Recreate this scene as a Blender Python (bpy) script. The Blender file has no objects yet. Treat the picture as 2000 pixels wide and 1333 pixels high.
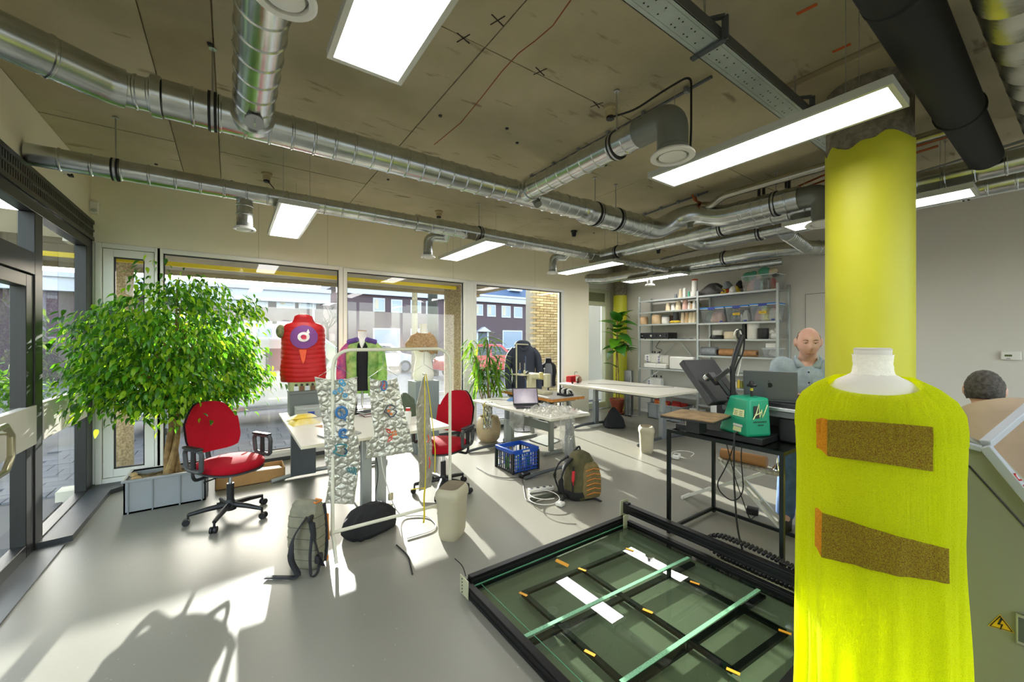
import bpy, bmesh, math, random
from mathutils import Matrix, Vector, Euler, noise
R=random.Random(7)
S=bpy.context.scene
COL=S.collection
PI=math.pi
# ---------------------------------------------------------------- camera (14 mm full frame, level)
F=777.8; H=1.55; CX=1000.0; HY=665.0
ANG=math.atan(550/F)
FX,FY=math.sin(ANG),math.cos(ANG); RX,RY=math.cos(ANG),-math.sin(ANG)
cam=bpy.data.objects.new('camera',bpy.data.cameras.new('camera')); COL.objects.link(cam)
cam.location=(0,0,H); cam.rotation_euler=(PI/2,0,-ANG)
cam.data.sensor_width=36; cam.data.lens=F/2000*36; cam.data.shift_y=-(666.5-HY)/2000
cam.data.clip_start=.05; cam.data.clip_end=400
S.camera=cam
# ---------------------------------------------------------------- light
SUN=Vector((.16,1,.267)).normalized()
w=bpy.data.worlds.new('sky'); S.world=w; w.use_nodes=True
nt=w.node_tree; bg=nt.nodes['Background']
sk=nt.nodes.new('ShaderNodeTexSky'); sk.sky_type='NISHITA'; sk.sun_disc=False
sk.sun_elevation=math.asin(SUN.z); sk.sun_rotation=math.atan2(SUN.x,SUN.y); sk.air_density=1.0; sk.dust_density=2.0; sk.ozone_density=1.0
hs=nt.nodes.new('ShaderNodeHueSaturation'); hs.inputs['Saturation'].default_value=.55
nt.links.new(sk.outputs[0],hs.inputs['Color']); nt.links.new(hs.outputs[0],bg.inputs[0]); bg.inputs[1].default_value=.7
sl=bpy.data.lights.new('sun','SUN'); sl.energy=13; sl.angle=math.radians(.55); sl.color=(1,.97,.91)
so=bpy.data.objects.new('sun',sl); COL.objects.link(so); so.rotation_euler=SUN.to_track_quat('Z','Y').to_euler()
S.view_settings.view_transform='Standard'; S.view_settings.look='None'
S.view_settings.exposure=0.8; S.view_settings.gamma=1.0; S.view_settings.use_curve_mapping=False
LAMP_E=10.0
# ---------------------------------------------------------------- pixel rays
def ray(px,py):
    k=(px-CX)/F; return Vector((FX+k*RX,FY+k*RY,(HY-py)/F))
O=Vector((0,0,H))
def atz(px,py,z=0.0):
    d=ray(px,py); return O+d*((z-H)/d.z)
def atY(px,py,Y):
    d=ray(px,py); return O+d*(Y/d.y)
def atX(px,py,X):
    d=ray(px,py); return O+d*(X/d.x)
def atD(px,py,D): return O+ray(px,py)*D
# ---------------------------------------------------------------- mesh builder
WM={}
def wm(o): return WM.get(o.name,Matrix.Identity(4)) if o else Matrix.Identity(4)
class MB:
    def __init__(s): s.v=[]; s.f=[]; s.m=[]; s.mi=0; s.T=None
    def add(s,vs,fs):
        b=len(s.v)
        if s.T is not None: vs=[s.T@Vector(p) for p in vs]
        s.v+= [tuple(p) for p in vs]; s.f+=[[b+i for i in f] for f in fs]; s.m+=[s.mi]*len(fs); return s
    def box(s,c,sz,rx=0,ry=0,rz=0):
        M_=Matrix.Translation(c)@Euler((rx,ry,rz)).to_matrix().to_4x4(); h=[a/2 for a in sz]
        vs=[M_@Vector((x*h[0],y*h[1],z*h[2])) for z in(-1,1) for y in(-1,1) for x in(-1,1)]
        return s.add(vs,[(0,2,3,1),(4,5,7,6),(0,1,5,4),(2,6,7,3),(0,4,6,2),(1,3,7,5)])
    def bb(s,a,b): return s.box([(a[i]+b[i])/2 for i in range(3)],[abs(a[i]-b[i]) for i in range(3)])
    def beam(s,p0,p1,w,h,up=(0,0,1)):
        p0=Vector(p0);p1=Vector(p1);d=(p1-p0).normalized();u=Vector(up)
        if abs(d.dot(u))>.99:u=Vector((1,0,0))
        x=d.cross(u).normalized()*(w/2);y=x.normalized().cross(d)*(h/2)
        vs=[p+a*x+b*y for p in(p0,p1) for a,b in((-1,-1),(1,-1),(1,1),(-1,1))]
        return s.add(vs,[(0,1,2,3),(7,6,5,4),(0,4,5,1),(1,5,6,2),(2,6,7,3),(3,7,4,0)])
    def ring(s,c,x,y,r,n): return [c+x*(r*math.cos(2*PI*i/n))+y*(r*math.sin(2*PI*i/n)) for i in range(n)]
    def tube(s,pts,r,n=10,caps=True,closed=False):
        P=[Vector(p) for p in pts]; m=len(P)
        rs=r if isinstance(r,(list,tuple)) else [r]*m
        T=[]
        for i in range(m):
            a=P[(i-1)%m] if (i>0 or closed) else P[i]; b=P[(i+1)%m] if(i<m-1 or closed) else P[i]
            t=(b-a); T.append(t.normalized() if t.length>1e-9 else Vector((0,0,1)))
        u=Vector((0,0,1)) if abs(T[0].z)<.9 else Vector((1,0,0))
        x=T[0].cross(u).normalized(); vs=[]
        for i in range(m):
            x=(x-T[i]*x.dot(T[i])).normalized(); y=T[i].cross(x); vs+=s.ring(P[i],x,y,rs[i],n)
        fs=[]
        for i in range(m if closed else m-1):
            a=i*n;b=((i+1)%m)*n
            fs+=[(a+j,a+(j+1)%n,b+(j+1)%n,b+j) for j in range(n)]
        if caps and not closed: fs+=[tuple(range(n))[::-1],tuple(range((m-1)*n,m*n))]
        return s.add(vs,fs)
    def cyl(s,p0,p1,r0,r1=None,n=16,caps=True): return s.tube([p0,p1],[r0,r0 if r1 is None else r1],n,caps)
    def lathe(s,prof,c=(0,0,0),n=24,sx=1,sy=1,cap=True):
        vs=[];fs=[];m=len(prof)
        for r,z in prof: vs+=[(c[0]+r*sx*math.cos(2*PI*i/n),c[1]+r*sy*math.sin(2*PI*i/n),c[2]+z) for i in range(n)]
        for j in range(m-1): fs+=[(j*n+i,j*n+(i+1)%n,(j+1)*n+(i+1)%n,(j+1)*n+i) for i in range(n)]
        if cap: fs+=[tuple(range(n))[::-1],tuple(range((m-1)*n,m*n))]
        return s.add(vs,fs)
    def ball(s,c,r,n=12,m=8):
        r=r if isinstance(r,(tuple,list)) else (r,r,r); vs=[];fs=[]
        for j in range(m+1):
            t=PI*j/m
            for i in range(n): vs.append((c[0]+r[0]*math.sin(t)*math.cos(2*PI*i/n),c[1]+r[1]*math.sin(t)*math.sin(2*PI*i/n),c[2]-r[2]*math.cos(t)))
        for j in range(m): fs+=[(j*n+i,j*n+(i+1)%n,(j+1)*n+(i+1)%n,(j+1)*n+i) for i in range(n)]
        return s.add(vs,fs)
    def prism(s,out,t,M_=None):
        n=len(out);vs=[Vector((x,y,0)) for x,y in out]+[Vector((x,y,t)) for x,y in out]
        if M_ is not None: vs=[M_@v for v in vs]
        return s.add(vs,[tuple(range(n))[::-1],tuple(range(n,2*n))]+[(i,(i+1)%n,n+(i+1)%n,n+i) for i in range(n)])
    def grid(s,fn,nu,nv,cu=False,cv=False):
        vs=[fn(i/(nu if cu else nu-1),j/(nv if cv else nv-1)) for j in range(nv) for i in range(nu)]
        fs=[(j*nu+i,j*nu+(i+1)%nu,((j+1)%nv)*nu+(i+1)%nu,((j+1)%nv)*nu+i) for j in range(nv if cv else nv-1) for i in range(nu if cu else nu-1)]
        return s.add(vs,fs)
    def build(s,name,mat,parent=None,bevel=0,ang=35,local=False,solid=0,sub=0,seg=2):
        me=bpy.data.meshes.new(name); vs=s.v
        if parent is not None and not local:
            inv=wm(parent).inverted(); vs=[tuple(inv@Vector(p)) for p in vs]
        me.from_pydata(vs,[],s.f)
        for mm in (mat if isinstance(mat,(list,tuple)) else [mat]): me.materials.append(mm)
        if any(s.m): me.polygons.foreach_set('material_index',s.m)
        bm=bmesh.new(); bm.from_mesh(me); bmesh.ops.recalc_face_normals(bm,faces=bm.faces); bm.to_mesh(me); bm.free()
        me.polygons.foreach_set('use_smooth',[True]*len(me.polygons)); me.set_sharp_from_angle(angle=math.radians(ang)); me.update()
        o=bpy.data.objects.new(name,me); COL.objects.link(o)
        if parent is not None:
            o.parent=parent; WM[o.name]=wm(parent)
        if solid: m=o.modifiers.new('s','SOLIDIFY'); m.thickness=solid; m.offset=0
        if bevel: m=o.modifiers.new('b','BEVEL'); m.width=bevel; m.segments=seg; m.limit_method='ANGLE'; m.angle_limit=math.radians(40)
        if sub: m=o.modifiers.new('d','SUBSURF'); m.levels=sub; m.render_levels=sub
        return o
def tag(o,label=None,cat=None,group=None,kind=None):
    if label:o['label']=label
    if cat:o['category']=cat
    if group:o['group']=group
    if kind:o['kind']=kind
    return o
def thing(name,label,cat,loc=(0,0,0),rz=0,group=None):
    o=bpy.data.objects.new(name,None); COL.objects.link(o); o.empty_display_size=.1
    o.location=loc;o.rotation_euler=(0,0,rz); WM[o.name]=Matrix.Translation(loc)@Matrix.Rotation(rz,4,'Z')
    return tag(o,label,cat,group)
def dup(o,loc=None,rz=None,label=None,parent=None,group=None):
    c=o.copy(); COL.objects.link(c); c.parent=parent
    if loc is not None:c.location=loc
    if rz is not None:c.rotation_euler=(c.rotation_euler[0],c.rotation_euler[1],rz)
    if label:c['label']=label
    if group:c['group']=group
    for ch in list(o.children): dup(ch,parent=c)
    return c
def inst(me,name,parent,M_):
    o=bpy.data.objects.new(name,me); COL.objects.link(o); o.parent=parent; o.matrix_local=wm(parent).inverted()@M_ if parent else M_; return o
# ---------------------------------------------------------------- materials
def lin(h):
    if isinstance(h,str):
        c=[int(h[i:i+2],16)/255 for i in(0,2,4)]; return [(x/12.92 if x<=.04045 else ((x+.055)/1.055)**2.4) for x in c]
    return list(h)
MT={}
def M(name,col='808080',rough=.5,metal=0,var=0,vs=6,bump=0,bs=60,spec=.5,trans=0,emit=None,es=0,alpha=None,col2=None,coat=0,sheen=0,det=4):
    if name in MT:return MT[name]
    m=bpy.data.materials.new(name);m.use_nodes=True;MT[name]=m
    n=m.node_tree.nodes;l=m.node_tree.links;b=n['Principled BSDF']
    c=lin(col);b.inputs['Base Color'].default_value=(*c,1);b.inputs['Roughness'].default_value=rough;b.inputs['Metallic'].default_value=metal
    b.inputs['Specular IOR Level'].default_value=spec
    if coat:b.inputs['Coat Weight'].default_value=coat
    if sheen:b.inputs['Sheen Weight'].default_value=sheen
    if emit:b.inputs['Emission Color'].default_value=(*lin(emit),1);b.inputs['Emission Strength'].default_value=es
    if alpha is not None:b.inputs['Alpha'].default_value=alpha
    if var or col2 or bump:
        tc=n.new('ShaderNodeTexCoord')
        if var or col2:
            nz=n.new('ShaderNodeTexNoise');nz.inputs['Scale'].default_value=vs;nz.inputs['Detail'].default_value=det;l.new(tc.outputs['Object'],nz.inputs['Vector'])
            rp=n.new('ShaderNodeValToRGB');l.new(nz.outputs['Fac'],rp.inputs[0])
            c2=lin(col2) if col2 else [min(1,x*(1+var)) for x in c]; c1=c if col2 else [x*(1-var) for x in c]
            rp.color_ramp.elements[0].position=.35;rp.color_ramp.elements[1].position=.65
            rp.color_ramp.elements[0].color=(*c1,1);rp.color_ramp.elements[1].color=(*c2,1);l.new(rp.outputs[0],b.inputs['Base Color'])
        if bump:
            n2=n.new('ShaderNodeTexNoise');n2.inputs['Scale'].default_value=bs;n2.inputs['Detail'].default_value=3;l.new(tc.outputs['Object'],n2.inputs['Vector'])
            bp=n.new('ShaderNodeBump');bp.inputs['Strength'].default_value=bump;bp.inputs['Distance'].default_value=.01;l.new(n2.outputs['Fac'],bp.inputs['Height']);l.new(bp.outputs[0],b.inputs['Normal'])
    if trans:   # thin translucent sheet
        tr=n.new('ShaderNodeBsdfTranslucent');tr.inputs[0].default_value=(*c,1);mx=n.new('ShaderNodeMixShader');mx.inputs[0].default_value=trans
        l.new(b.outputs[0],mx.inputs[1]);l.new(tr.outputs[0],mx.inputs[2]);l.new(mx.outputs[0],n['Material Output'].inputs[0])
        if var or col2:l.new(rp.outputs[0],tr.inputs[0])
    return m
def thin(name,col='ffffff',refl=.06,haze=0,hazecol='ffffff',rough=.0):
    """thin see-through sheet: transparent + mirror-like reflection (fresnel) + optional milky haze"""
    if name in MT:return MT[name]
    m=bpy.data.materials.new(name);m.use_nodes=True;MT[name]=m
    n=m.node_tree.nodes;l=m.node_tree.links;n.remove(n['Principled BSDF'])
    t=n.new('ShaderNodeBsdfTransparent');t.inputs[0].default_value=(*lin(col),1)
    g=n.new('ShaderNodeBsdfGlossy');g.inputs['Roughness'].default_value=rough
    ge=n.new('ShaderNodeNewGeometry');dt=n.new('ShaderNodeVectorMath');dt.operation='DOT_PRODUCT';l.new(ge.outputs['Normal'],dt.inputs[0]);l.new(ge.outputs['Incoming'],dt.inputs[1])
    ab=n.new('ShaderNodeMath');ab.operation='ABSOLUTE';l.new(dt.outputs['Value'],ab.inputs[0]);iv=n.new('ShaderNodeMath');iv.operation='SUBTRACT';iv.inputs[0].default_value=1;l.new(ab.outputs[0],iv.inputs[1])
    pw=n.new('ShaderNodeMath');pw.operation='POWER';pw.inputs[1].default_value=5;l.new(iv.outputs[0],pw.inputs[0])
    ml=n.new('ShaderNodeMath');ml.operation='MULTIPLY_ADD';ml.inputs[1].default_value=.9-refl;ml.inputs[2].default_value=refl;l.new(pw.outputs[0],ml.inputs[0])
    mx=n.new('ShaderNodeMixShader');l.new(ml.outputs[0],mx.inputs[0]);l.new(t.outputs[0],mx.inputs[1]);l.new(g.outputs[0],mx.inputs[2])
    last=mx
    if haze:
        d=n.new('ShaderNodeBsdfDiffuse');d.inputs[0].default_value=(*lin(hazecol),1);tl=n.new('ShaderNodeBsdfTranslucent');tl.inputs[0].default_value=(*lin(hazecol),1)
        m2=n.new('ShaderNodeMixShader');m2.inputs[0].default_value=.5;l.new(d.outputs[0],m2.inputs[1]);l.new(tl.outputs[0],m2.inputs[2])
        tc=n.new('ShaderNodeTexCoord');nz=n.new('ShaderNodeTexNoise');nz.inputs['Scale'].default_value=3;nz.inputs['Detail'].default_value=8
        mp=n.new('ShaderNodeMapping');mp.inputs['Scale'].default_value=(1,1,.35);l.new(tc.outputs['Object'],mp.inputs[0]);l.new(mp.outputs[0],nz.inputs['Vector'])
        mr=n.new('ShaderNodeMapRange');mr.inputs[1].default_value=.3;mr.inputs[2].default_value=.7;mr.inputs[3].default_value=haze*.7;mr.inputs[4].default_value=haze*1.3;l.new(nz.outputs['Fac'],mr.inputs[0])
        m3=n.new('ShaderNodeMixShader');l.new(mr.outputs[0],m3.inputs[0]);l.new(mx.outputs[0],m3.inputs[1]);l.new(m2.outputs[0],m3.inputs[2]);last=m3
    l.new(last.outputs[0],n['Material Output'].inputs[0])
    return m
def nodes(m): return m.node_tree.nodes,m.node_tree.links,m.node_tree.nodes['Principled BSDF']
WHITE=M('white_paint','e6e4d8',.6,var=.02)
WALLC=M('cream_wall','f0ead2',.65,var=.015,vs=2)
WALLR=M('grey_white_wall','d6d2c8',.65,var=.015,vs=2)
FRAME=M('white_window_frame','e9e8e2',.35)
DARKM=M('dark_bronze_metal','3a3a38',.4,.6)
BLACKM=M('black_metal','15161a',.35,.3)
BLKP=M('black_plastic','17171a',.45)
GREYM=M('grey_metal','8b8f92',.4,.5)
DKGREY=M('dark_grey_metal','5a5f63',.45,.4)
STEEL=M('steel','b9bcbd',.28,1)
CHROME=M('chrome','e0e2e2',.12,1)
WPLAST=M('white_plastic','e4e2da',.4)
GLASS=thin('window_glass','f6faf8',.05)
FILM=thin('window_film','ffffff',.05,haze=.06)
# ================================================================ SETTING
WY=5.893; LX=-1.183; RXW=7.36; CZ=3.27; EX=6.141; RECY=6.22; BY=-3.2
def struct(o,label=None): return tag(o,label,None,None,'structure')
# floor
fm=M('resin_floor','87857a',.36,var=.025,vs=.8,spec=.4)
n,l,b=nodes(fm)
tc=n.new('ShaderNodeTexCoord');vo=n.new('ShaderNodeTexVoronoi');vo.inputs['Scale'].default_value=16;l.new(tc.outputs['Object'],vo.inputs['Vector'])
rp=n.new('ShaderNodeValToRGB');rp.color_ramp.elements[0].position=.05;rp.color_ramp.elements[0].color=(.30,.30,.28,1);rp.color_ramp.elements[1].position=.075;rp.color_ramp.elements[1].color=(0,0,0,1);l.new(vo.outputs['Distance'],rp.inputs[0])
old=b.inputs['Base Color'].links[0].from_socket;mx=n.new('ShaderNodeMix');mx.data_type='RGBA'
cr=n.new('ShaderNodeValToRGB');cr.color_ramp.elements[0].position=.4;cr.color_ramp.elements[0].color=(.16,.15,.13,1);cr.color_ramp.elements[1].position=.6;cr.color_ramp.elements[1].color=(.66,.62,.54,1)
sx=n.new('ShaderNodeSeparateColor');l.new(vo.outputs['Color'],sx.inputs[0]);l.new(sx.outputs[0],cr.inputs[0])
l.new(rp.outputs[0],mx.inputs[0]);l.new(old,mx.inputs[6]);l.new(cr.outputs[0],mx.inputs[7]);l.new(mx.outputs[2],b.inputs['Base Color'])
fl=MB().bb((LX,BY,-.1),(RXW,WY,0)).bb((EX,WY,-.1),(RXW,RECY,0)).build('floor',fm);struct(fl,'pale grey speckled resin floor')
# ceiling: cast slabs with open joints
cm=M('raw_concrete','aaa080',.8,col2='b9ae90',vs=2.2,bump=.25,bs=35,det=8)
n,l,b=nodes(cm)
tc=n.new('ShaderNodeTexCoord');nz=n.new('ShaderNodeTexNoise');nz.inputs['Scale'].default_value=9;nz.inputs['Detail'].default_value=6
mp=n.new('ShaderNodeMapping');mp.inputs['Scale'].default_value=(.35,1.3,1);mp.inputs['Rotation'].default_value=(0,0,.25);l.new(tc.outputs['Object'],mp.inputs[0]);l.new(mp.outputs[0],nz.inputs['Vector'])
rp=n.new('ShaderNodeValToRGB');rp.color_ramp.elements[0].position=.63;rp.color_ramp.elements[0].color=(0,0,0,1);rp.color_ramp.elements[1].position=.72;rp.color_ramp.elements[1].color=(.7,.7,.7,1);l.new(nz.outputs['Fac'],rp.inputs[0])
old=b.inputs['Base Color'].links[0].from_socket;mx=n.new('ShaderNodeMix');mx.data_type='RGBA';l.new(rp.outputs[0],mx.inputs[0]);l.new(old,mx.inputs[6]);mx.inputs[7].default_value=(.14,.095,.05,1);l.new(mx.outputs[2],b.inputs['Base Color'])
cd=M('smooth_concrete','9b8e6e',.8,col2='a79a78',vs=3,bump=.15,bs=30)
ce=MB().bb((LX-.3,BY,CZ+.02),(RXW+.3,RECY+.2,CZ+.3)).build('ceiling',cm);struct(ce,'bare concrete slab ceiling')
xs=[LX,-.39,-.08,1.22,3.6,6.0,RXW];ys=[BY,-.5,2.0,4.5,RECY]
for i in range(len(xs)-1):
    for j in range(len(ys)-1):
        if xs[i]==-.39 and j>0: continue
        y0,y1=(ys[0],ys[-1]) if xs[i]==-.39 else (ys[j],ys[j+1])
        dz=R.uniform(-.003,.003)
        MB().bb((xs[i]+.004,y0+.004,CZ+dz),(xs[i+1]-.004,y1-.004,CZ+.021)).build('cast_slab',cd if xs[i]==-.39 else cm,ce)
# orange / red survey marks on concrete
om=M('orange_tape','c8541e',.6);rm=M('red_chalk','8f4a34',.9);km=M('black_chalk','2c2620',.9)
for a,c in(((1556,28),(1596,8)),((1626,102),(1662,86))):
    p=atz(*a,CZ-.004);q=atz(*c,CZ-.004);MB().beam(p,q,.022,.002).build('tape_mark',om,ce)
pts=[(1115,0),(1080,50),(1045,80),(1012,105),(980,140),(945,185),(900,240),(848,283)]
for i in range(len(pts)-1): MB().beam(atz(*pts[i],CZ-.004),atz(*pts[i+1],CZ-.004),.006,.002).build('chalk_line',rm,ce)
for a in((905,75),(1055,140),(1165,205),(972,40)):
    p=atz(*a,CZ-.004);m=MB()
    for t in(.3,1.9): m.beam(p-Vector((math.cos(t),math.sin(t),0))*.05,p+Vector((math.cos(t),math.sin(t),0))*.05,.006,.002)
    m.build('chalk_cross',km,ce)
for a in((410,85),(458,80),(455,262),(255,206),(305,320),(453,353),(860,225),(990,250),(1010,278),(758,350),(1183,322),(1160,455)):
    p=atz(*a,CZ);MB().lathe([(.012,-.012),(.016,0)],p,8).build('anchor_plug',BLKP,ce)
# right (shelf) wall, recess and back wall
wr=MB().bb((RXW,BY-.2,0),(RXW+.2,RECY+.3,CZ)).build('wall_right',WALLR);struct(wr,'plain pale wall behind the shelving')
p0=atX(1573,575,RXW);dg=M('door_gap','6c6a64',.8)
d2=thing('door_2','flush white door in pale wall behind the man',None,(RXW,p0.y,0));d2['kind']='structure'
MB().bb((RXW-.004,p0.y-.95,0.0),(RXW,p0.y,p0.z)).build('door_gap',dg,d2)
MB().bb((RXW-.012,p0.y-.942,.005),(RXW-.003,p0.y-.008,p0.z-.008)).build('door_leaf',WALLR,d2)
wb=MB().bb((LX-.2,BY-.2,0),(RXW,BY,.95)).bb((LX-.2,BY-.2,2.95),(RXW,BY,CZ)).bb((LX-.2,BY-.2,.95),(LX+.1,BY,2.95)).bb((RXW-.3,BY-.2,.95),(RXW,BY,2.95)).build('wall_back',WALLC);struct(wb)
wk=thing('window_5','added row of tall windows in the unseen rear wall, for fill light',None,(3,BY,0));wk['kind']='structure'  # windows added out of view to bring sky light in from behind
for i in range(6):
    x=LX+.1+i*(RXW-.4-LX)/5;MB().bb((x-.04,BY-.12,.95),(x+.04,BY-.02,2.95)).build('mullion',FRAME,wk)
    if i<5: MB().add([(x+.04,BY-.07,.95),(x+(RXW-.4-LX)/5-.04,BY-.07,.95),(x+(RXW-.4-LX)/5-.04,BY-.07,2.95),(x+.04,BY-.07,2.95)],[(0,1,2,3)]).build('pane',GLASS,wk)
tag(wb,'cream wall behind the viewer')
# window wall: header, pier, recess
ww=MB().bb((LX-.2,WY,2.555),(EX,WY+.2,CZ)).bb((5.44,WY,0),(EX,WY+.2,2.555)).bb((EX-.2,WY+.19,0),(EX,RECY+.2,CZ)).bb((LX-.25,WY-.0,-.1),(5.44,WY+.2,.02)).build('wall_window',WALLC);struct(ww,'cream wall above the shop windows')
for px in(640,885,1045,505): 
    p=atY(px,500,WY);MB().bb((p.x-.002,WY-.001,2.56),(p.x+.002,WY+.01,CZ)).build('panel_joint',M('joint_line','b9b39c',.7),ww)  # thin darker strips along the wall panel joints
wrc=MB().bb((EX-.1,RECY,2.7),(RXW+.1,RECY+.2,CZ)).bb((7.1,RECY,0),(RXW+.1,RECY+.2,2.7)).build('wall_recess',WHITE);struct(wrc,'white wall of the recess by the far column')
bs=MB().bb((LX,WY-.012,0),(5.44,WY,.05)).build('baseboard_window',M('slate','3c3f42',.45,var=.1));struct(bs,'dark skirting below the shop windows')
bs2=MB().bb((RXW-.012,BY,0),(RXW,5.6,.06)).build('baseboard_right',WHITE);struct(bs2)
# ---- windows
def window(n,x0,x1,z0,z1,label,sash=0,film=None):
    t=thing('window_%d'%n,label,None,((x0+x1)/2,WY,0));t['kind']='structure'
    y0,y1=WY-.015,WY+.10
    fw=.05
    for nm,a,bq in(('frame_jamb',(x0-fw,y0,z0-fw),(x0,y1,z1+fw)),('frame_jamb',(x1,y0,z0-fw),(x1+fw,y1,z1+fw)),('frame_head',(x0,y0,z1),(x1,y1,z1+fw)),('frame_sill',(x0,y0,z0-fw),(x1,y1,z0))):
        MB().bb(a,bq).build(nm,FRAME,t,bevel=.004)
    gx0,gx1,gz0,gz1=x0,x1,z0,z1
    if sash:
        for a,bq in(((x0+.005,y0+.02,z0+.005),(x0+sash,y1-.01,z1-.005)),((x1-sash,y0+.02,z0+.005),(x1-.005,y1-.01,z1-.005)),((x0+sash,y0+.02,z1-sash),(x1-sash,y1-.01,z1-.005)),((x0+sash,y0+.02,z0+.005),(x1-sash,y1-.01,z0+sash))):
            MB().bb(a,bq).build('sash_bar',FRAME,t,bevel=.004)
        gx0+=sash;gx1-=sash;gz0+=sash;gz1-=sash
    g=.012
    MB().bb((gx0,WY+.03,gz0),(gx0+g,WY+.06,gz1)).bb((gx1-g,WY+.03,gz0),(gx1,WY+.06,gz1)).bb((gx0,WY+.03,gz1-g),(gx1,WY+.06,gz1)).bb((gx0,WY+.03,gz0),(gx1,WY+.06,gz0+g)).build('glazing_gasket',BLKP,t)
    p=MB().add([(gx0,WY+.05,gz0),(gx1,WY+.05,gz0),(gx1,WY+.05,gz1),(gx0,WY+.05,gz1)],[(0,1,2,3)]).build('pane',GLASS,t)
    if film:
        fx0,fx1,fz=film
        MB().add([(fx0,WY+.044,gz0+.03),(fx1,WY+.044,gz0+.03),(fx1,WY+.044,fz),(fx0,WY+.044,fz)],[(0,1,2,3)]).build('privacy_film',FILM,t)
    return t
window(1,-1.10,-.685,.09,2.525,'narrow white casement window beside the glass door',sash=.085)
window(2,-.615,1.228,.14,2.525,'wide shop window behind the ficus tree and red vest',film=(-.59,1.21,1.975))
window(3,1.335,3.183,.14,2.512,'shop window behind the white mannequins',film=(1.36,3.02,1.97))
window(4,3.42,5.383,.14,2.505,'shop window beside the pale brick wall outside')
MB().bb((-.64,WY,.02),(-.66,WY+.15,2.56)).bb((1.27,WY,.02),(1.29,WY+.15,2.56)).bb((3.23,WY,.02),(3.37,WY+.15,2.56)).bb((LX,WY,.02),(-1.14,WY+.15,2.56)).build('mullion_infill',FRAME,ww)
MB().bb((-.55,WY,.02),(5.44,WY+.13,.10)).build('sill_block',FRAME,ww)
# recess glazed door
d3=thing('door_3','glazed pale green door in the recess behind the fiddle-leaf plant',None,(6.6,RECY,0));d3['kind']='structure'
GF=M('pale_green_frame','c9ccae',.4)
for a,bq in(((6.15,RECY-.02,0),(6.25,RECY+.08,2.7)),((7.0,RECY-.02,0),(7.1,RECY+.08,2.7)),((6.25,RECY-.02,2.62),(7.0,RECY+.08,2.7)),((6.25,RECY-.02,0.02),(7.0,RECY+.08,.15)),((6.25,RECY-.02,2.33),(7.0,RECY+.08,2.42))):
    MB().bb(a,bq).build('frame_bar',GF,d3,bevel=.004)
MB().bb((6.25,RECY,2.42),(7.0,RECY+.05,2.62)).build('top_panel',M('olive_panel','7d7f5e',.5),d3)
MB().add([(6.25,RECY+.03,.15),(7.0,RECY+.03,.15),(7.0,RECY+.03,2.33),(6.25,RECY+.03,2.33)],[(0,1,2,3)]).build('pane',GLASS,d3)
# ---- left glazed front
lw=MB().bb((LX-.2,3.0,2.785),(LX,WY+.2,CZ)).bb((LX-.2,BY,2.785),(LX,3.0,CZ)).bb((LX-.2,BY,0),(LX,1.4,2.785)).build('wall_left',WALLC);struct(lw,'cream wall above the dark glazed entrance')
d1=thing('door_1','dark metal glazed entrance front with slotted vent and pale push panel',None,(LX,4.5,0));d1['kind']='structure'
XF0,XF1=LX-.07,LX+.015
def dbar(nm,y0,y1,z0,z1,m=DARKM,x0=XF0,x1=XF1,bev=.004): return MB().bb((x0,y0,z0),(x1,y1,z1)).build(nm,m,d1,bevel=bev)
dbar('head_rail',3.0,5.89,2.49,2.58)
dbar('corner_post',5.68,5.89,0,2.49);dbar('mullion_post',4.40,4.545,0,2.49)
dbar('bottom_rail',4.545,5.68,0,.055);dbar('transom',3.0,4.40,2.03,2.19)
dbar('door_stile',4.27,4.395,.01,2.02,x1=LX+.008);dbar('door_top_rail',3.2,4.27,1.93,2.02,x1=LX+.008);dbar('door_bottom_rail',3.2,4.27,.01,.10,x1=LX+.008)
PP=M('pale_push_panel','d9d3c6',.45,var=.03)
dbar('push_panel',4.55,5.675,.79,1.075,PP,LX-.03,LX+.02,.002);dbar('push_panel',3.2,4.395,.79,1.075,PP,LX-.03,LX+.024,.002)
for a,bq in((4.545,5.68),):
    MB().add([(LX-.03,a,.055),(LX-.03,bq,.055),(LX-.03,bq,2.49),(LX-.03,a,2.49)],[(0,1,2,3)]).build('pane',GLASS,d1)
MB().add([(LX-.03,3.2,.1),(LX-.03,4.27,.1),(LX-.03,4.27,1.93),(LX-.03,3.2,1.93)],[(0,1,2,3)]).build('pane',GLASS,d1)
MB().add([(LX-.03,3.0,2.19),(LX-.03,4.40,2.19),(LX-.03,4.40,2.49),(LX-.03,3.0,2.49)],[(0,1,2,3)]).build('pane',GLASS,d1)
for a,bq in((1.4,3.0),):  # extra glazed bay out of view, added to let in sky light
    dbar('head_rail',a,bq,2.49,2.785);dbar('bottom_rail',a,bq,0,.1)
    k=max(1,round((bq-a)/1.5))
    for i in range(k+1): dbar('mullion_post',max(a,a+(bq-a)*i/k-.04),min(bq,a+(bq-a)*i/k+.04),.1,2.49)
    MB().add([(LX-.03,a,.1),(LX-.03,bq,.1),(LX-.03,bq,2.49),(LX-.03,a,2.49)],[(0,1,2,3)]).build('pane',GLASS,d1)
# vent with slots: rails + slats
vt=dbar('vent_back',3.0,5.875,2.585,2.785,M('vent_dark','0c0c0c',.8),LX-.06,LX-.03,0)
for z0,z1 in((2.58,2.615),(2.674,2.694),(2.752,2.787)): MB().bb((LX-.03,3.0,z0),(LX+.03,5.885,z1)).build('vent_rail',DARKM,d1)
sm=MB().bb((-.014,-.0125,-.072),(.014,.0125,.072)).build('vent_slat',DARKM,d1,local=True);sm.location=wm(d1).inverted()@Vector((LX+.012,3.03,2.685))
y=3.03+.038
while y<5.87:
    o=sm.copy();COL.objects.link(o);o.location=wm(d1).inverted()@Vector((LX+.012,y,2.685));y+=.038
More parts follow.
